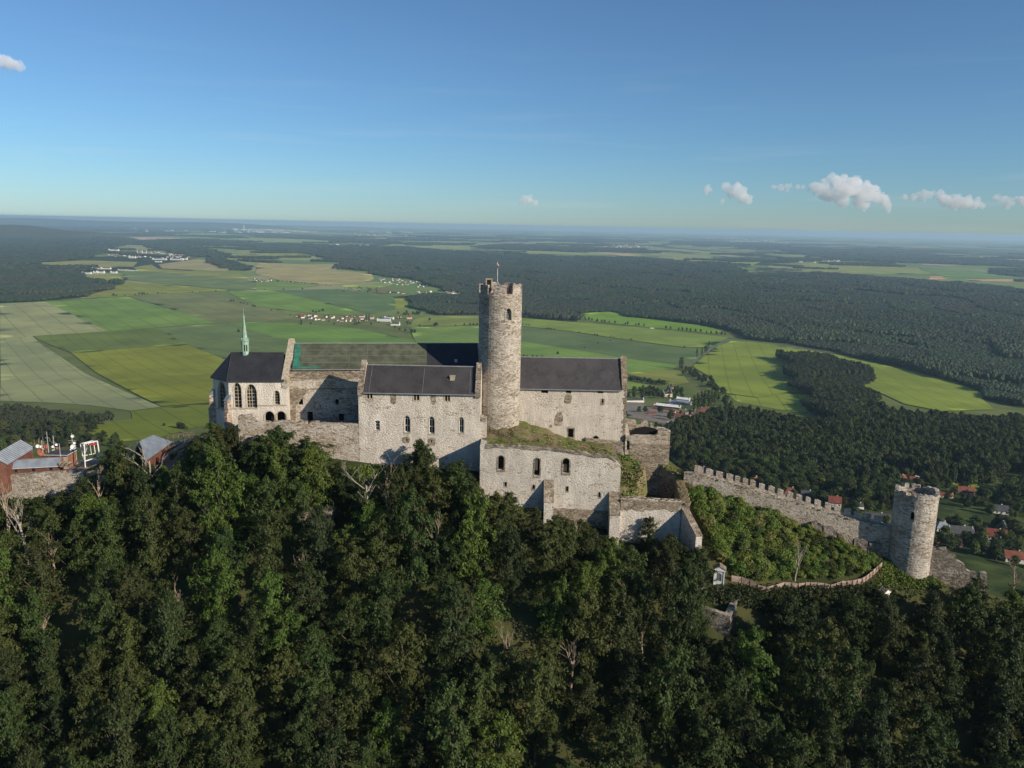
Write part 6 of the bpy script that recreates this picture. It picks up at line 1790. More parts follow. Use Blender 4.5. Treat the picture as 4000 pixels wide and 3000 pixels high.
# path and wall stub
pth = hits(qs(6, [(255, 1300), (420, 1290), (600, 1330), (780, 1370), (900, 1400), (850, 1420), (650, 1385), (480, 1350), (330, 1335)]))
mb = MB(); lo = dens([(p.x, p.y) for p in pth], 1.0); vo, fo = fill2d(lo, (), 1.0)
zt_ = terrain(np.array([p[0] for p in vo]), np.array([p[1] for p in vo])) + .12
mb.mesh([(p[0], p[1], z_) for p, z_ in zip(vo, zt_)], fo); tag(mb.build('path', M['dirt']), 'pale trodden path below the white shrine', 'path', kind='structure')
stub = thing('wall_stub', tuple(hit(*q(6, 600, 1500))), 'tall overgrown stone wall stub below the shrine path', 'wall')
g0 = hit(*q(6, 640, 1395))
spn = Plane((g0.x - 2.6, g0.y - 6.5), (g0.x + .6, g0.y - .5))
s_a = spn.pix(*q(6, 545, 1420)); s_b = spn.pix(*q(6, 688, 1392))
mb = MB(); slab(mb, spn.fn, [(0, g0.z - 14), (spn.len, g0.z - 9)] + list(reversed(ragged((0, g0.z - .6), (spn.len, g0.z + .2), .7, .18, RNG))), [], 1.3, h=1.5); mb.build('wall_face', M['old'], stub)
spn2 = Plane((g0.x - 12, g0.y - 2.6), (g0.x - 2.7, g0.y - 6.6))
mb = MB(); slab(mb, spn2.fn, [(0, g0.z - 8), (spn2.len, g0.z - 13)] + list(reversed(ragged((0, g0.z + .8), (spn2.len, g0.z - .7), .7, .15, RNG))), [], 1.2, h=1.5); mb.build('wall_wing', M['old'], stub)
# sandstone crag among the trees left of the dead trees
cg = hit(*q(16, 700, 900))
crag = thing('rock_crag', (cg.x, cg.y, cg.z), 'dark sandstone crag with bare reddish top among the slope trees', 'rock')
rgc = random.Random(4)
def crag_mesh(c0, sx_3, sy_3, h_, seed):
    bm = bmesh.new(); bmesh.ops.create_cube(bm, size=1.0); bmesh.ops.subdivide_edges(bm, edges=bm.edges, cuts=5, use_grid_fill=True)
    r_ = random.Random(seed); mb = MB()
    vs_ = []
    for v in bm.verts:
        k = 1 + .10 * math.sin(v.co.x * 9 + seed) + .10 * math.sin(v.co.z * 13 + v.co.y * 7) + r_.uniform(-.05, .05)
        vs_.append((c0.x + v.co.x * sx_3 * k, c0.y + v.co.y * sy_3 * k, c0.z + v.co.z * h_ * (1 + .06 * r_.uniform(-1, 1))))
    fs_ = [tuple(x.index for x in f.verts) for f in bm.faces]; bm.free(); mb.mesh(vs_, fs_); return mb
crag_mesh(Vector((cg.x, cg.y, cg.z - 2.5)), 6.5, 6, 11, 1).build('rock_body', M['rock'], crag)
crag_mesh(Vector((cg.x + 5.5, cg.y - 3, cg.z - 6)), 5, 5, 9, 2).build('rock_shoulder', M['rock'], crag)
# ------------------------------------------------------------------ slope forest
TL_U = [0,130,250,350,420,520,600,690,730,800,900,960,1000,1060,1150,1250,1330,1400,1540,1560,1640,1690,1720,1780,1850,1900,1960,2000,2060,2120,2200,2300,2370,2430,2500,2600,2680,2730,2800,2900,3000,3200,3400,3440,3520,3650,3800,3900,4000]
TL_V = [1930,1940,1890,1830,1720,1700,1800,1800,1700,1640,1640,1700,1670,1655,1690,1710,1775,1850,1860,1780,1715,1760,1850,1780,1840,1860,1880,1940,1950,1990,2000,2030,2090,2060,2010,2060,2120,2200,2490,2480,2318,2322,2318,2310,2290,2280,2250,2160,2090]
def vlim(u): return np.interp(u, TL_U, TL_V)
CR = []; TRK = []
spec = [('leaf', 12, 4.3, 30, .20, .5, 1.0), ('leaf', 12, 4.8, 32, .16, .6, .8), ('leaf', 12, 3.9, 28, .24, .45, 1.1), ('leaf', 12, 4.6, 32, .18, .65, .9), ('leaf_d', 12, 4.4, 30, .2, .55, .9), ('leaf_d', 12, 3.6, 30, .15, .6, .7), ('leaf_b', 12, 4.2, 30, .2, .45, 1.0), ('leaf_b', 12, 4.6, 30, .2, .5, 1.1)]
for i, (mt, H, R_, limbs, base, drp, tp_) in enumerate(spec):
    cm, ls = crown_limbs(40 + i, H, R_, limbs, 6, 40, .34, base, (.5, 1.0), M[mt], drp, tp_)
    CR.append(cm); TRK.append(trunk_shape(40 + i, 12.0, .22, ls, 'trunk', M['bark']))
rngF = random.Random(21)
cands = []
tries = 0
grid_ = {}
while tries < 40000:
    tries += 1
    y = rngF.uniform(84, 170); x = rngF.uniform(-118, 122)
    c_ = rngF.random(); H = rngF.uniform(18, 24) if (c_ < .4 and tries < 16000) else rngF.uniform(13, 18) if (c_ < .9 or tries < 22000) else rngF.uniform(7, 10)
    if math.sin(x * .19 + 2.2 * math.sin(y * .08)) * math.sin(y * .16 + 1.7 * math.sin(x * .1 + 1)) > .5: continue
    rad0 = 1.5 + .085 * H
    key = (int(x // 8), int(y // 8)); okp = True
    for dx in (-1, 0, 1):
        for dy in (-1, 0, 1):
            for (px, py, pr) in grid_.get((key[0] + dx, key[1] + dy), ()):
                if math.hypot(px - x, py - y) < (pr + rad0) * .98: okp = False
    if not okp: continue
    fy = np.interp(x, [-130, -95, -90, -62, -61, -34, -7, -6.7, 24, 24.1, 39, 39.2, 42, 90, 125], [160.5, 160.5, 166, 169, 166.2, 166.2, 166.2, 158.6, 157.2, 156.5, 156.5, 151.5, 160, 156, 151])
    if y > fy - 1.0: continue
    z = tz(x, y)
    u0, v0 = proj((x, y, z))
    if u0 < -320 or u0 > 4320 or v0 > 3750: continue
    ok = False
    for _ in range(7):
        wq = (2.6 + .11 * H) * .62
        u1, v1 = proj((x, y, z + H)); u2, v2 = proj((x - wq, y, z + H * .78)); u3, v3 = proj((x + wq, y, z + H * .78))
        if v1 > vlim(u1) and v2 > vlim(u2) - 12 and v3 > vlim(u3) - 12: ok = True; break
        H *= .84
        if H < 4.2: break
    if not ok: continue
    grid_.setdefault(key, []).append((x, y, 1.5 + .085 * H))
    cands.append((x, y, z, H, u1, v1))
def region(u, v):
    if u < 700: return 'below the pavilion and sheds' if v < 2300 else 'in the lower left corner of the slope'
    if u < 1450: return 'below the chapel wall' if v < 2300 else 'low on the slope under the chapel'
    if u < 2050: return 'below the middle house' if v < 2300 else 'low on the slope under the middle house'
    if u < 2750: return 'below the buttressed wall' if v < 2400 else 'low on the slope under the buttressed wall'
    return 'below the plank fence' if v < 2600 else 'in the lower right corner of the slope'
dead_spots = []
cands.sort(key=lambda c: c[4] * 7.13 % 1)
for i, (x, y, z, H, u1, v1) in enumerate(cands):
    pb = (.2 if v1 < 2250 else .05) if u1 < 2600 else .03  # fewer bright crowns lower down: the dimmer light there is put into leaf colour
    r_ = rngF.random()
    k = rngF.choice((6, 7)) if r_ < pb else (rngF.choice((4, 5)) if r_ < pb + (.25 if u1 < 2500 else .5) else rngF.choice((0, 1, 2, 3)))
    sc = H / 12.0; w = (2.6 + .11 * H) / 4.3 * rngF.uniform(.88, 1.12)
    tone = 'bright green' if k in (6, 7) else ('dark green' if k in (4, 5) else 'mid green')
    place_tree('slope_tree', CR[k], TRK[k], (x, y, z - .2), (w, w, sc), rngF.random() * 6.28, ('tall ' if H > 17 else 'low ' if H < 9 else '') + tone + ' leafy tree in the wood ' + region(u1, v1), 'tree', 'trees of the slope wood')
# single trees that stand out
def by_top(u, vtop, H, y0=100, y1=168):
    best = None
    for y in np.arange(y0, y1, .5):
        d = ray(u, vtop); x = d[0] * y / d[1]; z = tz(x, y); vv = proj((x, y, z + H))[1]
        if best is None or abs(vv - vtop) < best[0]: best = (abs(vv - vtop), x, y, z)
    return best[1:]
for (u, v, H, k, w, lab) in ((1090, 1662, 15, 0, 1.25, 'tall tree covering the left of the parapet wall'), (1210, 1700, 13, 1, 1.3, 'broad tree leaning over the parapet wall'), (1010, 1690, 13, 3, 1.1, 'leafy tree at the left end of the parapet wall'),
                        (1650, 1712, 13, 2, .95, 'slim tree standing before the middle house windows'), (1785, 1782, 12, 4, .9, 'pointed dark tree in the shaded house corner'), (930, 1830, 13, 6, 1.1, 'bright yellow-green tree left of the crag'),
                        (860, 1640, 11, 4, 1.2, 'dark tree below the chapel apse'), (780, 1665, 10, 1, 1.1, 'green tree left of the chapel apse'), (430, 1960, 13, 0, 1.3, 'round full tree below the steel frame'),
                        (330, 2030, 10, 6, .9, 'bright green tree at the left below the sheds'), (2540, 2012, 9, 3, .8, 'small tree before the bastion wall'), (2745, 2135, 11, 4, 1.0, 'dark tree hiding the foot of the bastion corner buttress'), (2690, 2150, 10, 0, 1.1, 'leafy tree left of the bastion corner buttress foot'), (2610, 2075, 11, 2, 1.0, 'tree before the right part of the bastion wall'), (1950, 1905, 13, 0, 1.0, 'tree against the lower wall left of the first buttress')):
    x, y, z = by_top(u, v, H, 118, 164)
    sc = H / 12.0
    place_tree('slope_tree', CR[k], TRK[k], (x, y, z - .2), (sc * w, sc * w, sc), u * .01, lab, 'tree', 'trees of the slope wood')
# dead trees
def dead_mesh(seed, H, spread, depth=4, r0=.34):
    rng = random.Random(seed); mb = MB()
    def grow_(p, d, L, r, lev):
        pts = [p]; rr_ = [r]; q_ = p; dd = d
        n = 4
        for i in range(n):
            w_ = .07 if lev == 0 else .24
            dd = (dd + Vector((rng.uniform(-w_, w_), rng.uniform(-w_, w_), rng.uniform(-.04, .16)))).normalized()
            q_ = q_ + dd * (L / n); pts.append(q_); rr_.append(r * (1 - .6 * (i + 1) / n))
        mb.tube(pts, rr_, 6 if lev == 0 else 4, lev < 2)
        if lev >= depth: return
        kids = rng.randint(6, 8) if lev == 0 else rng.randint(2, 3)
        for k in range(kids):
            t = rng.uniform(.4, 1.0) if lev == 0 else rng.uniform(.3, 1)
            i = min(n - 1, int(t * n)); pp_ = pts[i].lerp(pts[i + 1], t * n - i)
            a = rng.uniform(0, 6.28); tilt = rng.uniform(.35, 1.0) * spread
            nd = (dd + Vector((math.cos(a) * tilt, math.sin(a) * tilt, .15))).normalized()
            grow_(pp_, nd, L * rng.uniform(.34, .6) * (1.0 if lev else .8), max(.022, r * (1 - .55 * t) * .58), lev + 1)
    grow_(Vector((0, 0, -.5)), Vector((rng.uniform(-.06, .06), 0, 1)), H * .78, r0, 0)
    me = bpy.data.meshes.new('dead_branches'); me.from_pydata([tuple(v) for v in mb.v], [], mb.f); me.materials.append(M['dead' if seed % 3 else 'birch'])
    return me
DM = [dead_mesh(60 + i, 14, s_) for i, s_ in enumerate((1.3, .8, .45, .5, 1.0, .35))]
for (u, v, H, k, lab) in ((575, 1728, 15, 0, 'big pale dead tree with spreading branches before the pavilion'), (365, 1815, 13, 2, 'slim dead tree below the steel frame'), (85, 1935, 15, 3, 'dead tree with upright stems at the left edge'),
                       (15, 1920, 16, 5, 'thin dead trunk touching the left edge'), (195, 2060, 11, 4, 'small dead tree under the sheds'), (800, 1925, 10, 1, 'small dead tree with fine twigs left of the crag'),
                       (1432, 1825, 16, 0, 'twin-topped dead tree below the middle house'), (1525, 1820, 16, 1, 'pale dead tree with upright limbs below the middle house'), (1700, 2010, 14, 5, 'thin bare trunk below the middle house'),
                       (2245, 2015, 9, 1, 'small white dead tree between the two buttresses'), (2240, 2450, 13, 4, 'dead tree with crooked white limbs low on the slope'), (1995, 2460, 13, 5, 'straight bare trunk low on the slope'),
                       (685, 2290, 9, 1, 'little dead tree with pale twigs in the left wood'), (160, 2330, 11, 4, 'leaning dead tree in the left wood'), (1185, 2165, 10, 5, 'broken pale trunk under the crag'),
                       (2520, 2430, 9, 2, 'brownish dead tree left of the wall stub'), (3350, 2650, 10, 2, 'thin pale dead trunk in the right wood'), (2930, 2620, 10, 5, 'short bare trunk in the right wood'), (3120, 2110, 9, 3, 'slim white birch stems on the green slope'),
                       (3990, 2110, 12, 4, 'bare grey tree at the right edge')):
    x, y, z = by_top(u, v, H, 100, 166 if u < 3000 else 160)
    o = thing('dead_tree', (x, y, z), lab, 'tree', 'dead trees on the slope'); o.scale = (H / 14, H / 14, H / 14); o.rotation_euler = (0, 0, u * .013)
    c = bpy.data.objects.new('dead_branches', DM[k]); COL.objects.link(c); c.parent = o

# ------------------------------------------------------------------ bushes of the right slope
BU = []
for i, mt in enumerate(('bush', 'bush', 'bush', 'bush_y', 'leaf')):
    cm, ls = crown_shape(80 + i, 2.2, 1.5, 5, 34, 40, .30, .02, (.4, .75), M[mt], 'bush_leaves')
    BU.append(cm)
bpoly = [(2690, 1935), (2800, 1925), (2910, 1950), (3000, 1985), (3080, 2020), (3150, 2030), (3210, 2060), (3300, 2120), (3420, 2180), (3500, 2200), (3560, 2240), (3440, 2200), (3390, 2235), (3300, 2250), (3200, 2262), (3090, 2262), (2950, 2258), (2870, 2240), (2840, 2200), (2790, 2190), (2760, 2120), (2745, 2050)]
r6 = random.Random(9); nb2 = 0; taken = []
while nb2 < 290:
    u, v = r6.uniform(2690, 3560), r6.uniform(1925, 2275)
    if not inside((u, v), bpoly) or any(math.hypot(u - a, (v - b) * 1.6) < 14 for a, b in taken): 
        nb2 += .02; continue
    taken.append((u, v)); nb2 += 1
    P = hit(u, v); big = r6.uniform(.7, 1.25) * (1.15 if u < 3100 else .8); k = r6.choice((0, 1, 2, 0, 1, 2, 4, 3)) if u < 3100 else r6.choice((0, 1, 2, 4))
    o = bpy.data.objects.new('shrub', BU[k]); COL.objects.link(o); o.location = P - Vector((0, 0, .15)); o.scale = (big, big, big * r6.uniform(.6, 1.0)); o.rotation_euler = (0, 0, r6.random() * 6.28)
    tag(o, ('yellow-flowering shrub' if k == 3 else 'green leafy shrub') + (' high on the slope' if v < 2110 else ' above the plank fence') + (', bastion side' if u < 3000 else ', lower tower side'), 'shrub', 'shrubs on the right slope')
# low growth between the bushes and along wall feet
def cover(name, poly, n, mat, label, size, seed, lift=.25, hgt=.5):
    rng = np.random.default_rng(seed); us = [p[0] for p in poly]; vs2 = [p[1] for p in poly]
    W = [(p.x, p.y) for p in hits(poly)]
    xs_ = [p[0] for p in W]; ys_ = [p[1] for p in W]
    x = rng.uniform(min(xs_), max(xs_), n); y = rng.uniform(min(ys_), max(ys_), n); m = in_poly_np(x, y, W); x, y = x[m], y[m]
    C = np.stack([x, y, terrain(x, y) + rng.uniform(0, hgt, len(x))], -1)
    V_, Fc_ = leaf_quads(C, np.full(len(C), .5), 5, size, rng)
    o = link_mesh(name, np_mesh(name, V_, Fc_, mat), None); return tag(o, label, 'undergrowth', kind='stuff')
cover('undergrowth', bpoly + [], 24000, M['bush'], 'low green growth covering the right slope', .4, 3)
cover('undergrowth', [(2830, 2285), (3300, 2290), (3450, 2260), (3600, 2240), (3700, 2300), (3500, 2360), (3300, 2360), (2900, 2340)], 3500, M['leaf'], 'dark growth along the foot of the plank fence', .45, 4)
cover('undergrowth', [(3440, 2180), (3560, 2230), (3700, 2290), (3600, 2300), (3420, 2290)], 1500, M['bush'], 'scrub round the foot of the lower tower', .4, 5)
cover('undergrowth', [(1330, 1830), (1450, 1822), (1700, 1830), (1720, 1900), (1500, 1960), (1330, 1920)], 2600, M['bush'], 'grass and nettles at the foot of the middle house', .4, 6, hgt=.7)
cover('undergrowth', [(1880, 1960), (2120, 2000), (2280, 2030), (2440, 2090), (2480, 2040), (2660, 2080), (2700, 2160), (2560, 2200), (2300, 2180), (2000, 2080)], 3600, M['leaf_d'], 'dark undergrowth at the foot of the buttressed wall', .4, 8, hgt=1.2)
cover('undergrowth', [(0, 1900), (200, 1890), (330, 1880), (420, 1900), (300, 1980), (0, 2010)], 2400, M['leaf'], 'undergrowth at the foot of the stone wall at left', .4, 9, hgt=1.2)
cover('undergrowth', [(3560, 2250), (3700, 2270), (3850, 2230), (4000, 2150), (4050, 2250), (3800, 2360), (3500, 2340)], 3000, M['leaf'], 'scrub below the broken wall at right', .45, 10, hgt=1.0)
cover('undergrowth', [(2760, 2300), (3000, 2310), (3420, 2300), (3420, 2390), (3000, 2400), (2780, 2360)], 4200, M['leaf_d'], 'dark scrub between the fence and the slope wood', .45, 11, hgt=1.3)
# ------------------------------------------------------------------ houses
def house_meshes(name, hip, win):
    """unit house: 1 long (x), 1 wide (y), eave at 1; roof rises .9"""
    mb = MB(); mb.box((0, 0, .35), (1, 1, 1.3))
    mb2 = MB(); ov = .06; k = .9
    if not hip:
        mb.prism([Vector((-.5, -.5, .999)), Vector((-.5, .5, .999)), Vector((-.5, 0, 1 + k))], [Vector((-.47, -.5, .999)), Vector((-.47, .5, .999)), Vector((-.47, 0, 1 + k))])
        mb.prism([Vector((.47, -.5, .999)), Vector((.47, .5, .999)), Vector((.47, 0, 1 + k))], [Vector((.5, -.5, .999)), Vector((.5, .5, .999)), Vector((.5, 0, 1 + k))])
        for s_ in (-1, 1):
            f_ = [Vector((-.5 - ov * .6, s_ * (.5 + ov), 1 - k * 2 * ov + .03)), Vector((.5 + ov * .6, s_ * (.5 + ov), 1 - k * 2 * ov + .03)), Vector((.5 + ov * .6, 0, 1 + k + .03)), Vector((-.5 - ov * .6, 0, 1 + k + .03))]
            mb2.prism(f_, [p + Vector((0, 0, .07)) for p in f_])
    else:
        e = [Vector((-.55, -.56, .98)), Vector((.55, -.56, .98)), Vector((.55, .56, .98)), Vector((-.55, .56, .98))]; r0, r1 = Vector((-.2, 0, 1 + k)), Vector((.2, 0, 1 + k))
        for f_ in ([e[0], e[1], r1, r0], [e[2], e[3], r0, r1], [e[1], e[2], r1], [e[3], e[0], r0]): mb2.prism(f_, [p + Vector((0, 0, .07)) for p in f_])
    out = []
    for nm, b in (('wall', mb), ('roof', mb2)):
        me = bpy.data.meshes.new(nm); me.from_pydata([tuple(v) for v in b.v], [], b.f)
        bm = bmesh.new(); bm.from_mesh(me); bmesh.ops.recalc_face_normals(bm, faces=bm.faces); bm.to_mesh(me); bm.free(); out.append(me)
    return out
HM = {h: house_meshes('h', h, True) for h in (False, True)}
MESHC = {}
def with_mat(me, mat):
    k = (me.name, mat.name)
    if k not in MESHC:
        m2 = me.copy(); m2.materials.clear(); m2.materials.append(mat); MESHC[k] = m2
    return MESHC[k]
mb = MB(); mb.box((0, 0, 0), (1, 1, 1)); UB = bpy.data.meshes.new('unit_block'); UB.from_pydata([tuple(v) for v in mb.v], [], mb.f)
HPOS = []
def house(u, v, L, Wd, eave, rise, rot, rc, wc, label, cat='house', group=None, hip=False, detail=False, P=None, chim=True, name='house'):
    P = P or hit(u, v); HPOS.append((P.x, P.y, max(L, Wd) * .62 + 3))
    o = empty(name, (P.x, P.y, P.z), label, cat, group); o.rotation_euler = (0, 0, math.radians(rot))
    wm, rm = HM[hip]
    for nm, me, mt in (('wall', wm, WALLC[wc]), ('roof', rm, ROOFC[rc])):
        c = bpy.data.objects.new(nm, with_mat(me, mt)); COL.objects.link(c); c.parent = o
        if nm == 'wall': c.scale = (L, Wd, eave); wl = c
        else: c.scale = (L, Wd, rise / .9); c.location = (0, 0, eave - rise / .9); rfo = c
    if not hip: wl.scale = (L, Wd, eave)
    def blk(nm, loc, size, mat, par=o):
        c = bpy.data.objects.new(nm, with_mat(UB, mat)); COL.objects.link(c); c.parent = par; c.location = loc; c.scale = size; return c
    if chim: blk('chimney', (L * .18, Wd * .08, eave + rise * 1.02), (.9, .9, 1.8), WALLC[0 if rc == 2 else 1])
    if detail:
        n = max(2, int(L / 3.2))
        for sd in (-1, 1):
            for i in range(n):
                blk('window', (-L / 2 + L * (i + .5) / n, sd * (Wd / 2 + .02), eave * .55), (1.1, .1, min(1.4, eave * .45)), M['glass'])
            blk('window', (sd * (L / 2 + .02), -Wd * .2, eave * .55), (.1, 1.1, 1.2), M['glass']); blk('window', (sd * (L / 2 + .02), Wd * .2, eave * .55), (.1, 1.1, 1.2), M['glass'])
        blk('door', (L * .08, -Wd / 2 - .04, 1.0), (1.1, .1, 2.0), M['wood'])
    return o
# the wall mesh carries its gable: gable height must follow the roof rise
for h in (False,):
    pass
Q7 = lambda x, y: q(7, x, y)
near = [
 (Q7(1235, 975), 17, 9, 5.5, 4.2, -8, 2, 2, 'grey-walled house with dark roof right of the lower tower', False),
 (Q7(1045, 890), 11, 9, 3.2, 3.6, -5, 3, 0, 'house with blue-grey hipped roof beside the lower tower', True),
 (Q7(1625, 985), 14, 8, 3.5, 4.4, -18, 0, 1, 'house with orange-red tiled roof near the right edge', False),
 (Q7(1705, 905), 8, 8, 3.2, 5, 55, 2, 0, 'small dark gabled house near the right edge', False),
 (Q7(1595, 1075), 9, 8, 4.8, 1.6, -12, 3, 2, 'flat-roofed blue-grey house near the right edge', False),
 (Q7(1650, 700), 15, 8, 3.4, 3.8, -14, 2, 0, 'long white house with dark roof under the black trees', False),
 (Q7(1300, 500), 14, 8, 3.4, 4.2, -12, 1, 1, 'long brown-roofed house above the lower tower at right', False),
 (Q7(1085, 530), 12, 6, 2.6, 1.6, -10, 0, 1, 'low shed with bright red roof right of the lower tower', False),
 (Q7(612, 370), 8, 7, 3.4, 4, 30, 0, 0, 'red-roofed house peeking over the lower tower', False),
 (Q7(815, 345), 9, 5, 2.6, 1.2, -10, 4, 0, 'white-roofed shed behind the lower tower', False),
 (Q7(740, 365), 8, 6, 3, 2.6, -10, 0, 1, 'second red roof just behind the lower tower', False),
 (Q7(1190, 1060), 8, 6, 2.4, .8, -10, 2, 3, 'low dark carport below the grey-walled house', False),
 (Q7(1830, 1220), 14, 8, 3.2, 3.8, -12, 1, 0, 'brown-roofed house at the right edge above the trees', False),
 (Q7(345, 790), 18, 8, 3.2, 3.4, -12, 2, 0, 'long dark-roofed house behind the curtain wall end', False),
 (q(6, 1150, 450), 11, 9, 3.6, 4.6, -12, 1, 0, 'brown-red half of the big house behind the battlements', True),
 (q(6, 1310, 480), 11, 9, 3.6, 4.6, -12, 2, 1, 'dark-roofed cream half of the big house behind the battlements', False),
 (q(6, 1560, 540), 10, 8, 4.6, 4.2, -16, 0, 0, 'white house with bright red roof behind the battlements', False),
 (q(6, 1440, 490), 9, 6, 2.6, 2.2, -10, 3, 2, 'grey outbuilding beside the red-roofed house', False),
 (q(6, 1040, 400), 7, 6, 3, 2.6, 20, 1, 0, 'small brown house left of the big house', False),
 (q(6, 830, 330), 8, 7, 3, 3.6, 40, 1, 0, 'small house with white gable in the valley trees', False),
 (q(6, 235, 190), 10, 7, 3.2, 3.6, 20, 1, 0, 'brown-roofed house beyond the start of the curtain wall', False),
 (q(6, 440, 175), 9, 7, 4, 4.6, 60, 2, 1, 'dark-roofed cream house beyond the curtain wall', False),
 (q(6, 340, 230), 7, 6, 3, 3, 10, 0, 0, 'pale red roof rising over the first battlements', False),
 (q(6, 65, 35), 10, 8, 3.2, 3.2, 0, 0, 1, 'red-roofed house seen past the ruin corner', False),
 (q(6, 1720, 505), 6, 5, 2.5, 2, 0, 1, 1, 'tiny brown hut in the gardens', False),
 (q(6, 1790, 560), 6, 5, 2.4, 2, 0, 2, 0, 'tiny white hut in the gardens', False),
]
for pos, L, Wd, ev_, rs_, rot, rc, wc, lab, hip in near:
    house(*pos, L, Wd, ev_, rs_, rot, rc, wc, lab, hip=hip, detail=L > 8.5, group='houses of the village at the foot of the hill')
farm = [
 ((1345, 985), 40, 11, 4.6, 2.4, -24, 4, 3, 'long brown barn with white roof and red gable end', 'barn'), ((1455, 950), 36, 12, 4, 1.6, -24, 3, 2, 'long barn with blue-grey roof in the farm', 'barn'),
 ((1480, 922), 22, 10, 4.2, 2.2, -24, 4, 0, 'shorter barn with white roof and red end', 'barn'), ((1050, 930), 34, 9, 4, 1.4, 8, 2, 0, 'long white garage row behind the palace gable', 'garage'),
 ((1335, 885), 16, 12, 7, 3, 20, 2, 1, 'cream two-storey house with dark roof by the farm', 'house'), ((1370, 845), 7, 7, 9, 1.2, 20, 0, 1, 'cream stair tower with red band by the farm', 'tower'),
 ((1300, 995), 30, 4, 2, .8, -26, 1, 3, 'low row of brown sheds before the long barn', 'shed'), ((1205, 1035), 10, 7, 1.6, 2.2, 0, 0, 1, 'heap-like low red roof by the dirt yard', 'shed'),
 ((1450, 1075), 14, 9, 3.4, 4, -20, 0, 0, 'red-roofed house nearest the farm', 'house'), ((1515, 1085), 9, 8, 3.6, 4.4, 70, 1, 0, 'white gabled house before the red roofs', 'house'), ((1550, 1068), 9, 8, 3.6, 4.4, 70, 1, 0, 'white gabled house behind the first white gable', 'house'),
 ((1540, 1035), 14, 8, 4.5, 2, -15, 2, 0, 'white flat house behind the red roofs', 'house'), ((1650, 1045), 14, 9, 3.4, 4, -15, 0, 0, 'red-roofed house under the poplar group', 'house'), ((1735, 1058), 9, 8, 3.6, 4.4, 60, 2, 0, 'white gabled house at the end of the row', 'house'),
 ((1665, 1015), 10, 8, 4.5, 3, -15, 1, 0, 'white house below the poplar group', 'house'), ((1340, 1165), 9, 8, 5, 4.6, 60, 3, 0, 'tall white gabled house just above the ruin', 'house'), ((1385, 1025), 9, 7, 3, 2.4, -20, 1, 0, 'small white-walled hut before the red barn gable', 'house'),
 ((1730, 1030), 8, 7, 3.5, 3, 30, 2, 0, 'small white house with dark roof under the trees', 'house'),
]
for pos, L, Wd, ev_, rs_, rot, rc, wc, lab, cat in farm:
    house(*q(14, *pos), L, Wd, ev_, rs_, rot, rc, wc, lab, cat, 'farm and houses beyond the palace', detail=L < 20, name='barn' if cat == 'barn' else 'house', chim=cat == 'house')
rv = random.Random(31)
def distant(pixpoly, n, label, size, sp, roofs, wallsx):
    W = [(p.x, p.y) for p in hits(pixpoly)]; xs_ = [p[0] for p in W]; ys_ = [p[1] for p in W]; done = []; k = 0; mb = MB(); mi = []
    mats = [WALLC[0], WALLC[1], WALLC[2]] + ROOFC
    while len(done) < n and k < n * 200:
        k += 1; x, y = rv.uniform(min(xs_), max(xs_)), rv.uniform(min(ys_), max(ys_))
        if not inside((x, y), W) or any(math.hypot(x - a, y - b) < sp for a, b in done): continue
        done.append((x, y)); L = rv.uniform(*size); b_ = L * rv.uniform(.4, .7); e_ = min(16, L * .3); r_ = min(5, b_ * .3); rz = rv.uniform(-.3, .3); z_ = tz(x, y)
        n0 = len(mb.f); mb.box((x, y, z_ + e_ / 2), (L, b_, e_), rz); mi += [rv.choice(wallsx)] * (len(mb.f) - n0)
        co, si = math.cos(rz), math.sin(rz); T = lambda a, b, c: Vector((x + a * co - b * si, y + a * si + b * co, z_ + c))
        n0 = len(mb.f); mb.prism([T(-L / 2, -b_ / 2, e_), T(L / 2, -b_ / 2, e_), T(L / 2, b_ / 2, e_), T(-L / 2, b_ / 2, e_)], [T(-L / 2, -.1, e_ + r_), T(L / 2, -.1, e_ + r_), T(L / 2, .1, e_ + r_), T(-L / 2, .1, e_ + r_)]); mi += [3 + rv.choice(roofs)] * (len(mb.f) - n0)
    o = mb.build('distant_buildings', None); o.data.materials.clear()
    for m_ in mats: o.data.materials.append(m_)
    o.data.polygons.foreach_set('material_index', mi)
    tag(o, label, 'buildings', kind='stuff')
def village(pixpoly, n, label, group, roofs, wallsx, size=(9, 15), sp=13, big=()):
    W = [(p.x, p.y) for p in hits(pixpoly)]; xs_ = [p[0] for p in W]; ys_ = [p[1] for p in W]; done = []; k = 0
    while len(done) < n and k < n * 200:
        k += 1; x, y = rv.uniform(min(xs_), max(xs_)), rv.uniform(min(ys_), max(ys_))
        if not inside((x, y), W) or any(math.hypot(x - a, y - b) < sp for a, b in done): continue
        done.append((x, y)); rc = rv.choice(roofs); wc = rv.choice(wallsx)
        L = rv.uniform(*size)
        rn = ('red', 'brown', 'dark', 'grey', 'white')[rc]
        house(0, 0, L, L * rv.uniform(.55, .8), rv.uniform(3.2, 5), rv.uniform(2.8, 4.2), rv.uniform(-40, 60), rc, wc, ('white' if wc == 0 else 'cream' if wc == 1 else 'grey') + ' house with ' + rn + ' roof ' + label, 'house', group, P=Vector((x, y, tz(x, y))), chim=False)
    return done
village(qs(10, [(330, 1010), (480, 1000), (640, 1010), (900, 1000), (1010, 1020), (1000, 1045), (900, 1055), (700, 1075), (560, 1060), (420, 1035)]), 26, 'in the hamlet behind the netted roof', 'hamlet behind the netted roof', (0, 0, 1, 1, 0), (0, 0, 1))
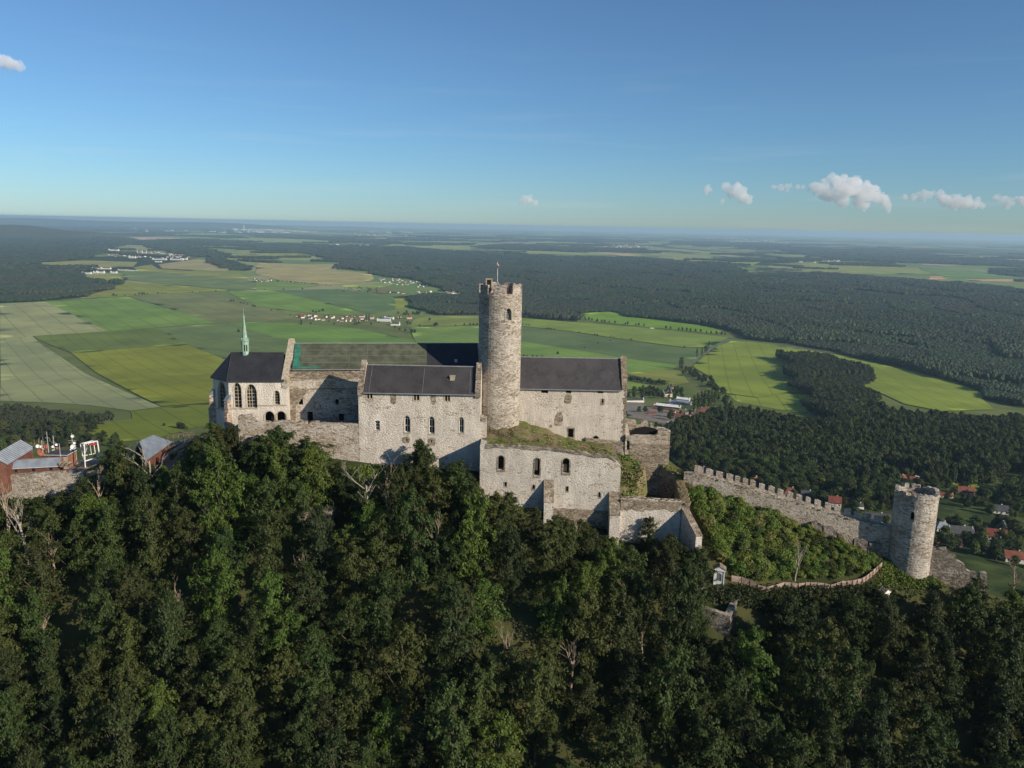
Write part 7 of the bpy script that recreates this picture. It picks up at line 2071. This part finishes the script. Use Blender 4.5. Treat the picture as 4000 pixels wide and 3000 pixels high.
for (x, y, L, Wd, e, r_, rot, rc, wc, lab) in ((1105, 1050, 48, 16, 6, 2, -2, 4, 0, 'long white hall in the hamlet behind the netted roof'), (1150, 1030, 40, 10, 5, 1.6, -28, 4, 0, 'white hall set at an angle in the hamlet'), (1205, 1085, 30, 20, 7, 3, -4, 2, 0, 'white hall with dark roof and round windows in the hamlet'),
                                             (1325, 1030, 18, 11, 7, 5, 0, 0, 1, 'big red-roofed house right of the white halls'), (1003, 1030, 13, 11, 7, 5, 0, 0, 1, 'tall red-roofed house beside the poplars of the hamlet'), (915, 1015, 18, 10, 5, 4, -5, 1, 0, 'long brown-roofed house beside the poplars of the hamlet'), (1240, 1020, 12, 9, 5, 4, 0, 1, 1, 'brown-roofed house behind the white halls'), (385, 1010, 34, 12, 4, 4, -5, 1, 1, 'long brown barn at the left end of the hamlet')):
    house(*q(10, x, y), L, Wd, e, r_, rot, rc, wc, lab, 'house', 'hamlet behind the netted roof', detail=False)
village(qs(10, [(1040, 690), (1240, 680), (1400, 710), (1500, 740), (1380, 770), (1260, 740), (1100, 720)]), 30, 'in the village at the forest edge', 'village at the forest edge', (1, 2, 3, 0), (0, 0, 0, 1), (9, 15), 16)
village(qs(10, [(1080, 800), (1280, 805), (1420, 800), (1700, 795), (1900, 820), (1750, 830), (1450, 820), (1200, 815)]), 16, 'scattered left of the great tower', 'village left of the great tower', (0, 1, 4, 2), (0, 0, 1), (10, 16), 18)
village(qs(10, [(-60, 690), (0, 680), (80, 700), (160, 700), (60, 715), (-60, 705)]), 9, 'in the tiny hamlet among the fields', 'tiny hamlet among the fields', (0, 1), (0, 0, 1), (10, 16), 14)
village(qs(14, [(1620, 225), (1700, 235), (1800, 250), (1830, 270), (1700, 255)]), 6, 'at the upper forest corner', 'houses at the upper forest corner', (2, 1, 4), (0,), (9, 14), 12)
village(qs(14, [(1980, 320), (2060, 310), (2150, 340), (2180, 370), (2060, 365), (1990, 345)]), 9, 'by the road junction', 'houses by the road junction', (0, 1, 2), (0, 0, 1), (9, 14), 11)
village(qs(9, [(890, 470), (1000, 440), (1250, 450), (1400, 450), (1650, 490), (1600, 510), (1350, 515), (1200, 510), (1000, 500)]), 75, 'in the far town', 'far town', (0, 0, 1, 1, 4, 2), (0, 0, 0, 1), (14, 26), 26)
for (x, y, L, Wd, e, r_, wc) in ((985, 445, 110, 22, 14, 3, 0), (1145, 505, 60, 20, 12, 2, 0), (1210, 480, 50, 18, 26, 2, 1), (1250, 480, 40, 18, 28, 2, 1), (1380, 520, 120, 30, 9, 2, 0), (1530, 522, 110, 30, 9, 2, 0), (1590, 518, 60, 30, 9, 2, 0), (1370, 540, 50, 20, 6, 2, 0)):
    house(*q(9, x, y), L, Wd, e, r_, -3, 4 if wc == 0 else 0, wc, 'large pale block in the far town, ' + ('long and low' if e < 13 else 'tall and cream' if wc == 1 else 'mid-sized and white'), 'building', 'far town', detail=False, chim=False, name='town_block')
for (x, y, L, Wd, e) in ((750, 640, 60, 20, 7), (840, 600, 70, 22, 7), (870, 635, 50, 20, 9), (915, 600, 70, 22, 7), (985, 635, 40, 16, 8), (1060, 612, 60, 16, 5), (1150, 615, 60, 14, 4), (830, 635, 30, 16, 8)):
    house(*q(9, x, y), L, Wd, e, 1.5, -4, 4, 0 if x % 20 else 1, 'pale industrial shed between the left forest and the fields', 'shed', 'industrial sheds at the left forest', detail=False, chim=False, name='industrial_shed')
distant([(775, 905), (870, 893), (960, 893), (1100, 898), (1280, 908), (1100, 910), (900, 912)], 110, 'mass of pale buildings of the industrial town on the horizon', (60, 160), 80, (4, 4, 0, 1), (0, 0, 1))
distant([(2310, 958), (2420, 955), (2560, 962), (2500, 968), (2350, 966)], 50, 'houses of the village beyond the big forest', (16, 30), 26, (0, 1, 1, 4), (0, 0, 1))
distant([(3110, 1012), (3180, 1010), (3290, 1020), (3220, 1030), (3120, 1026)], 26, 'houses of the hamlet beyond the forest at right', (14, 30), 24, (1, 4, 2), (0, 0, 1))
distant([(2690, 925), (2850, 930), (3060, 945), (2900, 950)], 50, 'houses scattered under the right horizon', (25, 55), 60, (1, 4, 2), (0, 0, 1))
distant([(460, 890), (560, 888), (760, 900), (640, 908), (500, 902)], 60, 'suburb houses left of the tall factory chimney', (30, 70), 60, (1, 4, 2), (0, 0, 1))
distant([(1380, 912), (1560, 918), (1700, 926), (1560, 930), (1400, 922)], 40, 'houses of a scattered village far beyond the forest', (22, 45), 50, (1, 4, 0), (0, 0, 1))
distant([(1270, 958), (1310, 956), (1440, 960), (1430, 964), (1280, 963)], 16, 'pale sheds along the top edge of the forest', (20, 50), 40, (4, 2), (0, 2))
distant([(1450, 905), (1600, 908), (1600, 912), (1450, 910)], 8, 'row of long pale halls near the horizon', (150, 300), 150, (4,), (0,))
# power plant chimney
cb = hit(953, 906); hgt = atY(953, 876, cb.y).z - cb.z
pc = thing('factory_chimney', tuple(cb), 'tall pale factory chimney on the left horizon', 'chimney')
mb = MB(); mb.tube([cb + Vector((0, 0, -5)), cb + Vector((0, 0, hgt * .5)), cb + Vector((0, 0, hgt))], [14, 11, 9], 12); mb.build('shaft', M['white'], pc)
mb = MB(); mb.tube([cb + Vector((0, 0, hgt * .92)), cb + Vector((0, 0, hgt * 1.0))], [10.5, 10.5], 12); mb.build('band', M['red'], pc)
# vehicles
def car(u, v, rot, mat, label, L=4.3, P=None):
    P = P or hit(u, v); o = thing('parked_car' if L < 6 else 'truck', tuple(P), label, 'car' if L < 6 else 'truck'); r_ = math.radians(rot)
    def T(x, y, z): return Vector((P.x + x * math.cos(r_) - y * math.sin(r_), P.y + x * math.sin(r_) + y * math.cos(r_), P.z + .2 + z))
    def hexa(nm, x0, x1, z0, z1, w0, w1, i0, mt, par):
        mb = MB(); mb.prism([T(x0, -w0, z0), T(x1, -w0, z0), T(x1, w0, z0), T(x0, w0, z0)], [T(x0 + i0, -w1, z1), T(x1 - i0, -w1, z1), T(x1 - i0, w1, z1), T(x0 + i0, w1, z1)]); return mb.build(nm, mt, par)
    if L < 6:
        b = hexa('body', -L / 2, L / 2, .25, .9, .85, .82, .08, mat, o); hexa('cabin', -L * .32, L * .25, .9, 1.45, .78, .62, .45, M['glass'], o)
        wx = (-L * .3, L * .3)
    else:
        hexa('cab', L / 2 - 2.4, L / 2, .5, 3.0, 1.2, 1.15, .1, M['white'], o); hexa('trailer', -L / 2, L / 2 - 2.7, .9, 3.9, 1.25, 1.25, .0, mat, o); wx = (-L * .4, -L * .28, L * .38)
    for x in wx:
        for s_ in (-1, 1):
            mb = MB(); c0 = T(x, s_ * .85, .3); c1 = T(x, s_ * .65, .3); mb.tube([c0, c1], .33 if L < 6 else .5, 10); mb.build('wheel', M['blackmetal'], o)
car(*Q7(1010, 1022), 20, M['red'], 'red car parked on the lawn right of the lower tower')
car(*Q7(985, 1062), 0, M['blackmetal'], 'dark car parked below the red car')
car(*q(14, 1212, 298), -8, M['white'], 'long white truck on the avenue road', 14)
car(*q(14, 1690, 1128), 20, M['white'], 'white car on the village road by the farm')

# ------------------------------------------------------------------ trees in the valley, gardens and fields
VC = []; VT = []
for i, (mt, H, R_, tall) in enumerate((('leaf_v', 12, 4.6, 1), ('leaf_v', 12, 5.0, 1), ('leaf_v', 12, 4.2, 1), ('leaf_d', 12, 4.3, 1), ('leaf_b', 12, 4.4, 1))):
    cm, ls = crown_shape(120 + i, H, R_, 8, 110, 22, .8, .18, (.8, 1.4), M[mt], 'crown'); VC.append(cm); VT.append(trunk_shape(120 + i, H, .3, ls, 'trunk', M['bark'], 5))
PC = []; PT = []
for i in range(3):
    cm, ls = crown_shape(140 + i, 18, 3.2, 6, 80, 22, .8, .45, (.8, 1.3), M['pine'], 'crown'); PC.append(cm); PT.append(trunk_shape(140 + i, 18, .26, ls, 'trunk', M['dead'], 5))
# poplar and conifer: narrow crowns
def narrow(seed, H, R_, conical, mat):
    rng = np.random.default_rng(seed); n = 90; f = rng.random(n) ** .8
    z = H * (.06 + .92 * f); r = R_ * ((1 - f) ** .8 if conical else np.sin(np.pi * (.12 + .84 * f)) ** .7) * rng.uniform(.5, 1, n); a = rng.random(n) * 6.28
    V_, Fc_ = leaf_quads(np.stack([r * np.cos(a), r * np.sin(a), z], -1), rng.uniform(.6, 1.1, n), 20, .75, rng); return np_mesh('crown', V_, Fc_, mat)
POP = [narrow(160, 22, 2.2, False, M['leaf_v']), narrow(161, 22, 2.0, False, M['leaf_v'])]
CON = [narrow(165, 18, 3.2, True, M['leaf_d']), narrow(166, 18, 2.8, True, M['leaf_d'])]
NTK = trunk_shape(170, 18, .3, [], 'trunk', M['bark'], 5)
rt = random.Random(77)
def far_tree(u, v, H, kind, label, group, cat='tree', P=None, wide=1.0, nm=None):
    P = P or hit(u, v)
    if kind == 'pop': cm, tk, h0 = rt.choice(POP), NTK, 22
    elif kind == 'con': cm, tk, h0 = rt.choice(CON), NTK, 18
    elif kind == 'pine': i = rt.randrange(3); cm, tk, h0 = PC[i], PT[i], 18
    else: i = rt.choice((0, 1, 2, 0, 1, 2, 3, 4)) if kind == 'mix' else rt.choice((0, 1, 2)); cm, tk, h0 = VC[i], VT[i], 12
    s_ = H / h0
    g_ = group.split(' ')
    nm = nm or ('field_bush' if cat == 'bush' else 'avenue_tree' if 'avenue' in group else 'garden_tree' if 'garden' in group else 'hedge_tree' if 'hedge' in group else 'valley_tree' if 'valley wood' in group else 'field_tree' if 'lone' in group or 'meadow' in group else 'belt_tree')
    return place_tree({'pop': 'poplar_tree', 'con': 'conifer_tree', 'pine': 'pine_tree'}.get(kind, nm), cm, tk, (P.x, P.y, P.z - .2), (s_ * wide, s_ * wide, s_), rt.random() * 6.28, label, cat, group)
for (x, y) in ((605, 205), (630, 215), (665, 222), (690, 226), (735, 238), (775, 242), (800, 245), (840, 247), (890, 252), (980, 262), (1000, 262), (1070, 270), (1095, 273), (1140, 278), (1330, 298), (1370, 302), (1440, 310), (1470, 313), (1510, 316), (1540, 320), (1585, 325), (1630, 330), (1680, 336), (1720, 341), (1765, 346), (1810, 350), (1840, 352)):
    far_tree(*q(14, x, y), rt.uniform(9, 13), 'rnd', 'round tree in the avenue along the straight main road', 'avenue trees along the main road', wide=1.0)
for (x, y, H) in ((300, 300, 5), (318, 300, 6), (340, 302, 5), (365, 303, 5), (580, 332, 5), (715, 354, 6), (738, 356, 6), (855, 368, 5), (880, 374, 4), (850, 402, 4), (742, 426, 4), (1030, 396, 6), (950, 384, 4), (1490, 460, 5), (395, 518, 8), (100, 545, 8), (130, 548, 8), (180, 546, 7), (215, 548, 7), (125, 268, 6), (150, 270, 6), (95, 264, 6), (625, 462, 4), (260, 535, 4)):
    far_tree(*q(14, x, y), H, 'rnd', 'small lone bush in the fields right of the great tower', 'lone bushes in the right fields', 'bush', wide=1.5)
for (x, y, H) in ((1450, 648, 30), (1470, 645, 30), (1595, 540, 24), (1640, 535, 25), (1665, 510, 24), (1680, 505, 25), (1700, 468, 24), (1570, 990, 24), (1600, 985, 27), (1630, 980, 28), (1660, 975, 28), (1690, 970, 28), (1720, 968, 26), (1745, 965, 24), (1610, 1000, 22), (1655, 1000, 22), (1700, 995, 22)):
    far_tree(*q(14, x, y), H, 'pop', 'tall narrow poplar ' + ('beside the side road' if y < 700 else 'in the group above the white houses'), 'poplars of the valley', wide=1.1)
for i in range(60):
    f = i / 59; x = np.interp(f, [0, .4, .75, 1], [1480, 1650, 1780, 1850]) + rt.uniform(-45, 45); y = np.interp(f, [0, .4, .75, 1], [650, 735, 850, 960]) + rt.uniform(-12, 22)
    far_tree(*q(14, x, y), rt.uniform(8, 13), 'mix', 'leafy tree in the belt below the side road', 'tree belt below the side road', wide=1.1)
for i in range(16):
    x = 1000 + i * 21; far_tree(*q(14, x, 745 + i * 2.6 + rt.uniform(-6, 6)), rt.uniform(8, 12), 'rnd', 'round tree in the row beside the bright paddock', 'row beside the bright paddock', wide=1.1)
for i in range(46):
    far_tree(*q(14, rt.uniform(1000, 1480), rt.uniform(830, 905)), rt.uniform(8, 13), 'mix', 'leafy tree in the grove behind the farm', 'grove behind the farm', wide=1.1)
for (x, y, H) in ((755, 62, 12), (775, 62, 8), (830, 62, 7), (900, 56, 8), (925, 52, 10), (945, 52, 11), (960, 50, 9), (1050, 48, 7), (1080, 47, 5), (1435, 32, 7), (1535, 98, 10), (1552, 98, 10), (1600, 112, 7), (1620, 115, 7), (1645, 120, 7), (1680, 133, 8), (1695, 135, 8), (1803, 160, 7), (1585, 302, 9), (1885, 22, 9), (2010, 18, 9), (1930, 192, 6), (2080, 172, 10), (2100, 175, 9), (2145, 165, 12), (2120, 170, 8), (980, 48, 6), (1100, 46, 5), (1280, 38, 6), (1330, 36, 5), (1520, 28, 6), (1700, 24, 6), (1760, 22, 6)):
    far_tree(*q(13, x, y), H, 'rnd', 'small lone tree or bush in the fields behind the chapel', 'lone trees in the left fields', wide=1.5)
for i in range(60):
    x = rt.choice((rt.uniform(0, 200), rt.uniform(200, 1000), rt.uniform(800, 1050))); y = 700 + x * .045 + rt.uniform(-3, 3) if x < 650 else rt.uniform(755, 800) * 1.0
    if 200 < x < 650: y = 705 + (x - 200) * .088
    far_tree(*q(10, x, y), rt.uniform(5, 9), 'rnd', 'hedge tree along the field boundaries left of the tower', 'hedge trees left of the tower', wide=1.4)
for i in range(26):
    far_tree(*q(10, rt.uniform(340, 1280), rt.uniform(1000, 1090)), rt.uniform(7, 11), 'mix', 'garden tree in the hamlet behind the netted roof', 'garden trees of the hamlet', wide=1.1)
for (x, y) in ((955, 1050), (978, 1050)): far_tree(*q(10, x, y), 27, 'pop', 'tall twin poplar in the hamlet behind the netted roof', 'twin poplars of the hamlet')
for i in range(34):
    f = rt.random(); far_tree(*q(10, 1210 + 700 * f, 985 + 8 * math.sin(f * 9) + rt.uniform(-12, 12)), rt.uniform(9, 15), 'mix', 'tree of the belt below the middle wood', 'belt below the middle wood', wide=1.1)
for (x, y, H) in ((1500, 1045, 11), (1560, 1095, 15), (1545, 1092, 11), (1415, 1095, 8), (1310, 1075, 12), (1335, 1080, 10), (1200, 1110, 9), (1240, 1130, 10), (1290, 1140, 11), (1345, 1150, 13), (1370, 1152, 12), (1800, 1085, 8), (1850, 1085, 9), (1880, 1085, 9), (1910, 1085, 9), (1725, 1090, 5)):
    far_tree(*q(10, x, y), H, 'rnd', 'scattered meadow tree left of the great tower', 'meadow trees left of the great tower', wide=1.3)
# wood of the valley: nearest trees single, the rest as a mass
VALLEY = [(2440, 1720), (2600, 1690), (2700, 1675), (2780, 1640), (2850, 1630), (2950, 1640), (3050, 1650), (3200, 1650), (3290, 1630), (3340, 1615), (3400, 1600), (3440, 1610), (3533, 1630), (3678, 1645), (3885, 1640), (4080, 1650), (4080, 2010), (3960, 1990), (3930, 1900), (3800, 1890), (3640, 1870), (3500, 1830), (3380, 1800), (3520, 1870), (3500, 1960), (3440, 2000), (3300, 1975), (3150, 1930), (3000, 1900), (2880, 1900), (2700, 1840), (2600, 1800), (2480, 1770)]
W = [(p.x, p.y) for p in hits(VALLEY)]
rng7 = np.random.default_rng(7)
x, y, sp2 = forest_points(W, rng7, 8.6, 700)
lawns = [[(p.x, p.y) for p in hits(qs(15, L))] for L in ([(930, 1450), (1180, 1510), (1100, 1545), (980, 1490)], [(300, 1150), (370, 1140), (375, 1200), (300, 1210)], [(690, 1310), (850, 1350), (850, 1370), (700, 1330)], [(860, 1380), (950, 1400), (940, 1420), (880, 1400)], [(800, 800), (880, 800), (920, 870), (830, 870)])]
cl_ = np.sin(x * .045 + 2 * np.sin(y * .02)) * np.sin(y * .038 + 1.5 * np.sin(x * .03))
m = clear_of(x, y, lawns) & (np.hypot(x, y) > 290) & (cl_ < .72)
for (a_, b_, r_) in HPOS:
    m &= np.hypot(x - a_, y - b_) > r_
x, y = x[m], y[m]; z = terrain(x, y)
Hh = rng7.uniform(7.5, 13, len(x)) * np.interp(np.sin(x * .03 + 1) * np.sin(y * .027), [-1, 1], [.8, 1.45])
uv = np.array([proj(p) for p in zip(x, y, z + Hh)])
vw = np.interp(uv[:, 0], [2400, 2600, 2690, 2714, 2811, 2895, 3022, 3148, 3275, 3360, 3446, 3500, 4100], [1700, 1700, 1800, 1820, 1845, 1866, 1904, 1942, 1980, 2002, 2020, 2150, 2150])
m = (uv[:, 1] < vw - 4) & (uv[:, 0] < 4060)
x, y, z, Hh, uv = x[m], y[m], z[m], Hh[m], uv[m]
order = np.argsort(np.hypot(x, y)); near_i = order[:290]; far_i = order[290:]
for i in near_i:
    u_, v_ = uv[i]
    con = u_ > 3300 and rt.random() < .25
    far_tree(0, 0, Hh[i], 'con' if con else 'mix', ('dark conifer' if con else 'leafy tree') + ' in the valley wood ' + ('over the first battlements' if u_ < 2900 else 'over the middle battlements' if u_ < 3200 else 'over the last battlements' if u_ < 3480 else 'behind the lower tower' if u_ < 3700 else 'at the right edge') + (', front rows' if v_ > 1780 else ', rear rows'), 'trees of the valley wood', P=Vector((x[i], y[i], z[i])), wide=rt.uniform(1.0, 1.35))
SRC3 = bpy.data.collections.new('tree shapes valley')
for i in range(4):
    cm, ls = crown_shape(500 + i, 1.0, 1.0, 7, 110, 12, .26, .2, (.18, .32), M['leaf_v' if i < 2 else 'leaf_d'], 'valley_crown'); o = bpy.data.objects.new('c%d' % i, cm); SRC3.objects.link(o)
if len(far_i):
    rad_ = rng7.uniform(4.4, 6.2, len(far_i))
    gn_scatter('forest', np.stack([x[far_i], y[far_i], z[far_i] - .3], -1), np.stack([rad_, rad_, Hh[far_i]], -1), rng7.random(len(far_i)) * 6.28, rng7.integers(0, 4, len(far_i)), SRC3, 'dark mixed wood filling the valley at right', 'forest')
# gardens between the houses
for i in range(330):
    hx_, hy_, hr = HPOS[rt.randrange(len(near)) if rt.random() < .75 else rt.randrange(len(near) + len(farm))]; a_ = rt.random() * 6.28; r_ = hr + rt.uniform(1, 14)
    px, py = hx_ + r_ * math.cos(a_), hy_ + r_ * math.sin(a_)
    if any(math.hypot(px - b[0], py - b[1]) < b[2] * .9 for b in HPOS[:len(near) + len(farm)]): continue
    ug, vg = proj((px, py, tz(px, py)))
    far_tree(0, 0, rt.uniform(6, 12), 'mix', 'garden tree among the houses ' + ('by the farm' if vg < 1720 else 'behind the battlements' if ug < 3480 else 'just right of the lower tower' if ug < 3760 else 'near the right edge') + (', upper gardens' if vg < 1640 or 1720 < vg < 1980 else ', lower gardens'), 'garden trees of the village', P=Vector((px, py, tz(px, py))), wide=1.2)
# pine wood at the left
PW = [(p.x, p.y) for p in hits([(-60, 1625), (100, 1625), (250, 1640), (400, 1650), (515, 1652), (420, 1672), (330, 1695), (250, 1725), (150, 1735), (60, 1760), (-60, 1800)])]
x, y, sp2 = forest_points(PW, np.random.default_rng(17), 8.5, 700); z = terrain(x, y); order = np.argsort(np.hypot(x, y))
uvp = [proj(p) for p in zip(x, y, z)]
for i in order[:150]:
    far_tree(0, 0, rt.uniform(15, 22), 'pine' if rt.random() < .7 else 'mix', 'pine of the left wood, ' + ('touching the left edge' if uvp[i][0] < 150 else 'above the antennas' if uvp[i][0] < 300 else 'at its right end') + (', front row' if uvp[i][1] > 1690 else ', rear row'), 'pines of the left wood', P=Vector((x[i], y[i], z[i])))
rest = order[150:]
gn_scatter('forest', np.stack([x[rest], y[rest], z[rest] - .3], -1), np.stack([np.full(len(rest), 4.4), np.full(len(rest), 4.4), rng7.uniform(15, 21, len(rest))], -1), rng7.random(len(rest)) * 6.28, rng7.integers(2, 4, len(rest)), SRC2, 'rear part of the pine wood at left', 'forest')
for i in range(48):
    u_ = rt.uniform(225, 470); P_ = hit(u_, rt.uniform(1722, 1748))
    if P_.y > 260: far_tree(0, 0, rt.uniform(9, 13), 'mix', 'dark leafy tree on the hill flank behind the steel frame', 'trees behind the steel frame', P=P_)
for (x, y, H) in ((1720, 425, 9), (1735, 430, 8), (1750, 432, 8), (1575, 405, 4), (1790, 440, 5)):
    far_tree(*q(8, x, y), H, 'rnd', 'dark bush beside the farm track', 'bushes beside the farm track', 'bush', wide=1.4)
# ------------------------------------------------------------------ clouds
t = NT('cumulus')
vs_c = t.t.nodes.new('ShaderNodeVolumeScatter')
vs_c.inputs['Color'].default_value = (1.0, .985, .97, 1)
vs_c.inputs['Density'].default_value = 0.0011
vs_c.inputs['Anisotropy'].default_value = -0.15
t.l(vs_c.outputs[0], t.out.inputs['Volume'])
M['cloud'] = t.m
from mathutils import noise as mnoise
def cloud(pix_blobs, Y, label, seed):
    """cumulus of many overlapping billows; pix_blobs: (u, v, radius px)"""
    rng = random.Random(seed)
    base = min(atY(u, v + r, Y).z for u, v, r in pix_blobs); cx_ = np.mean([atY(u, v, Y).x for u, v, r in pix_blobs])
    o = empty('cloud', (cx_, Y, base), label, 'cloud', 'cumulus clouds over the right horizon', 'stuff')
    bm = bmesh.new()
    for (u, v, r) in pix_blobs:
        C = atY(u, v, Y); R_ = r / F * Y * 1.2
        for k in range(16):
            d_ = Vector((rng.gauss(0, 1), rng.gauss(0, 1), rng.gauss(.25, .8))).normalized() * R_ * (.0 if k == 0 else rng.uniform(.5, .95)); rr_ = R_ * (.9 if k == 0 else rng.uniform(.22, .5))
            res = bmesh.ops.create_icosphere(bm, subdivisions=2, radius=1.0)
            for w in res['verts']:
                n_ = w.co.normalized()
                w.co = C + d_ + Vector((n_.x * rr_, n_.y * rr_, n_.z * rr_ * .9)) - Vector(o.location)
    me = bpy.data.meshes.new('billows'); bm.to_mesh(me); bm.free(); me.materials.append(M['cloud'])
    c = bpy.data.objects.new('billows', me); COL.objects.link(c); c.parent = o
    rm_ = c.modifiers.new('union', 'REMESH'); rm_.mode = 'VOXEL'; rm_.voxel_size = 70.0
    for sz, st in ((900.0, 500.0), (350.0, 260.0), (150.0, 120.0)):
        tx = bpy.data.textures.new('billow', 'CLOUDS'); tx.noise_scale = sz; tx.noise_depth = 2
        dm = c.modifiers.new('puff', 'DISPLACE'); dm.texture = tx; dm.texture_coords = 'LOCAL'; dm.strength = st; dm.mid_level = .5
CS = 1400 / 2212
def cb_(L): return [(2600 + x * CS, 550 + y * CS, r * CS) for x, y, r in L]
CY = 70000.0
cloud(cb_([(1015, 225, 28), (985, 250, 26), (1060, 250, 34), (1100, 245, 32), (1170, 250, 36), (1150, 285, 50), (1090, 310, 55), (950, 300, 40), (910, 290, 28), (1000, 330, 42), (1080, 375, 38), (1240, 280, 36), (1280, 300, 28), (1220, 340, 50), (1290, 350, 36), (1330, 365, 32), (1365, 395, 28), (1380, 430, 18), (1200, 390, 34)]), CY, 'largest towering cumulus cloud right of centre', 1)
cloud(cb_([(255, 300, 22), (240, 300, 14), (375, 290, 26), (440, 290, 30), (470, 300, 26), (420, 320, 34), (470, 345, 34), (510, 360, 24), (525, 375, 14), (350, 370, 16)]), CY, 'small cumulus cloud left of the largest one', 2)
cloud(cb_([(670, 285, 18), (710, 285, 20), (760, 285, 20), (810, 288, 18), (845, 288, 12)]), CY, 'thin flat cloud touching the largest cumulus', 3)
cloud(cb_([(1470, 350, 20), (1530, 345, 24), (1590, 345, 26), (1640, 325, 24), (1700, 335, 24), (1730, 370, 34), (1790, 380, 38), (1850, 385, 38), (1910, 390, 32), (1960, 405, 20), (1760, 400, 30)]), CY, 'long lumpy cloud at the right end of the horizon', 4)
cloud(cb_([(2040, 355, 24), (2070, 370, 20), (2120, 385, 30), (2180, 370, 26), (2220, 375, 30)]), CY, 'cloud cut by the right edge of the picture', 5)
cloud([(2050, 785, 16), (2065, 782, 16), (2035, 790, 11), (2090, 795, 12)], CY, 'tiny lone cloud right of the great tower', 6)
cloud([(15, 245, 22), (45, 255, 24), (75, 262, 16), (-20, 240, 25)], CY, 'small pinkish cloud high at the left edge', 7)

# ------------------------------------------------------------------ haze
hz = MB(); hz.box((0, 0, (60 - 330) / 2), (126000, 126000, 390))
t = NT('haze air')
pvn = t.t.nodes.new('ShaderNodeVolumePrincipled')
pvn.inputs['Color'].default_value = (.53, .75, .94, 1)
pvn.inputs['Density'].default_value = 4.0e-5
pvn.inputs['Anisotropy'].default_value = 0.1
t.l(pvn.outputs[0], t.out.inputs['Volume'])
hzo = hz.build('haze', t.m)
tag(hzo, 'thin bluish haze over the whole plain', 'haze', kind='stuff')
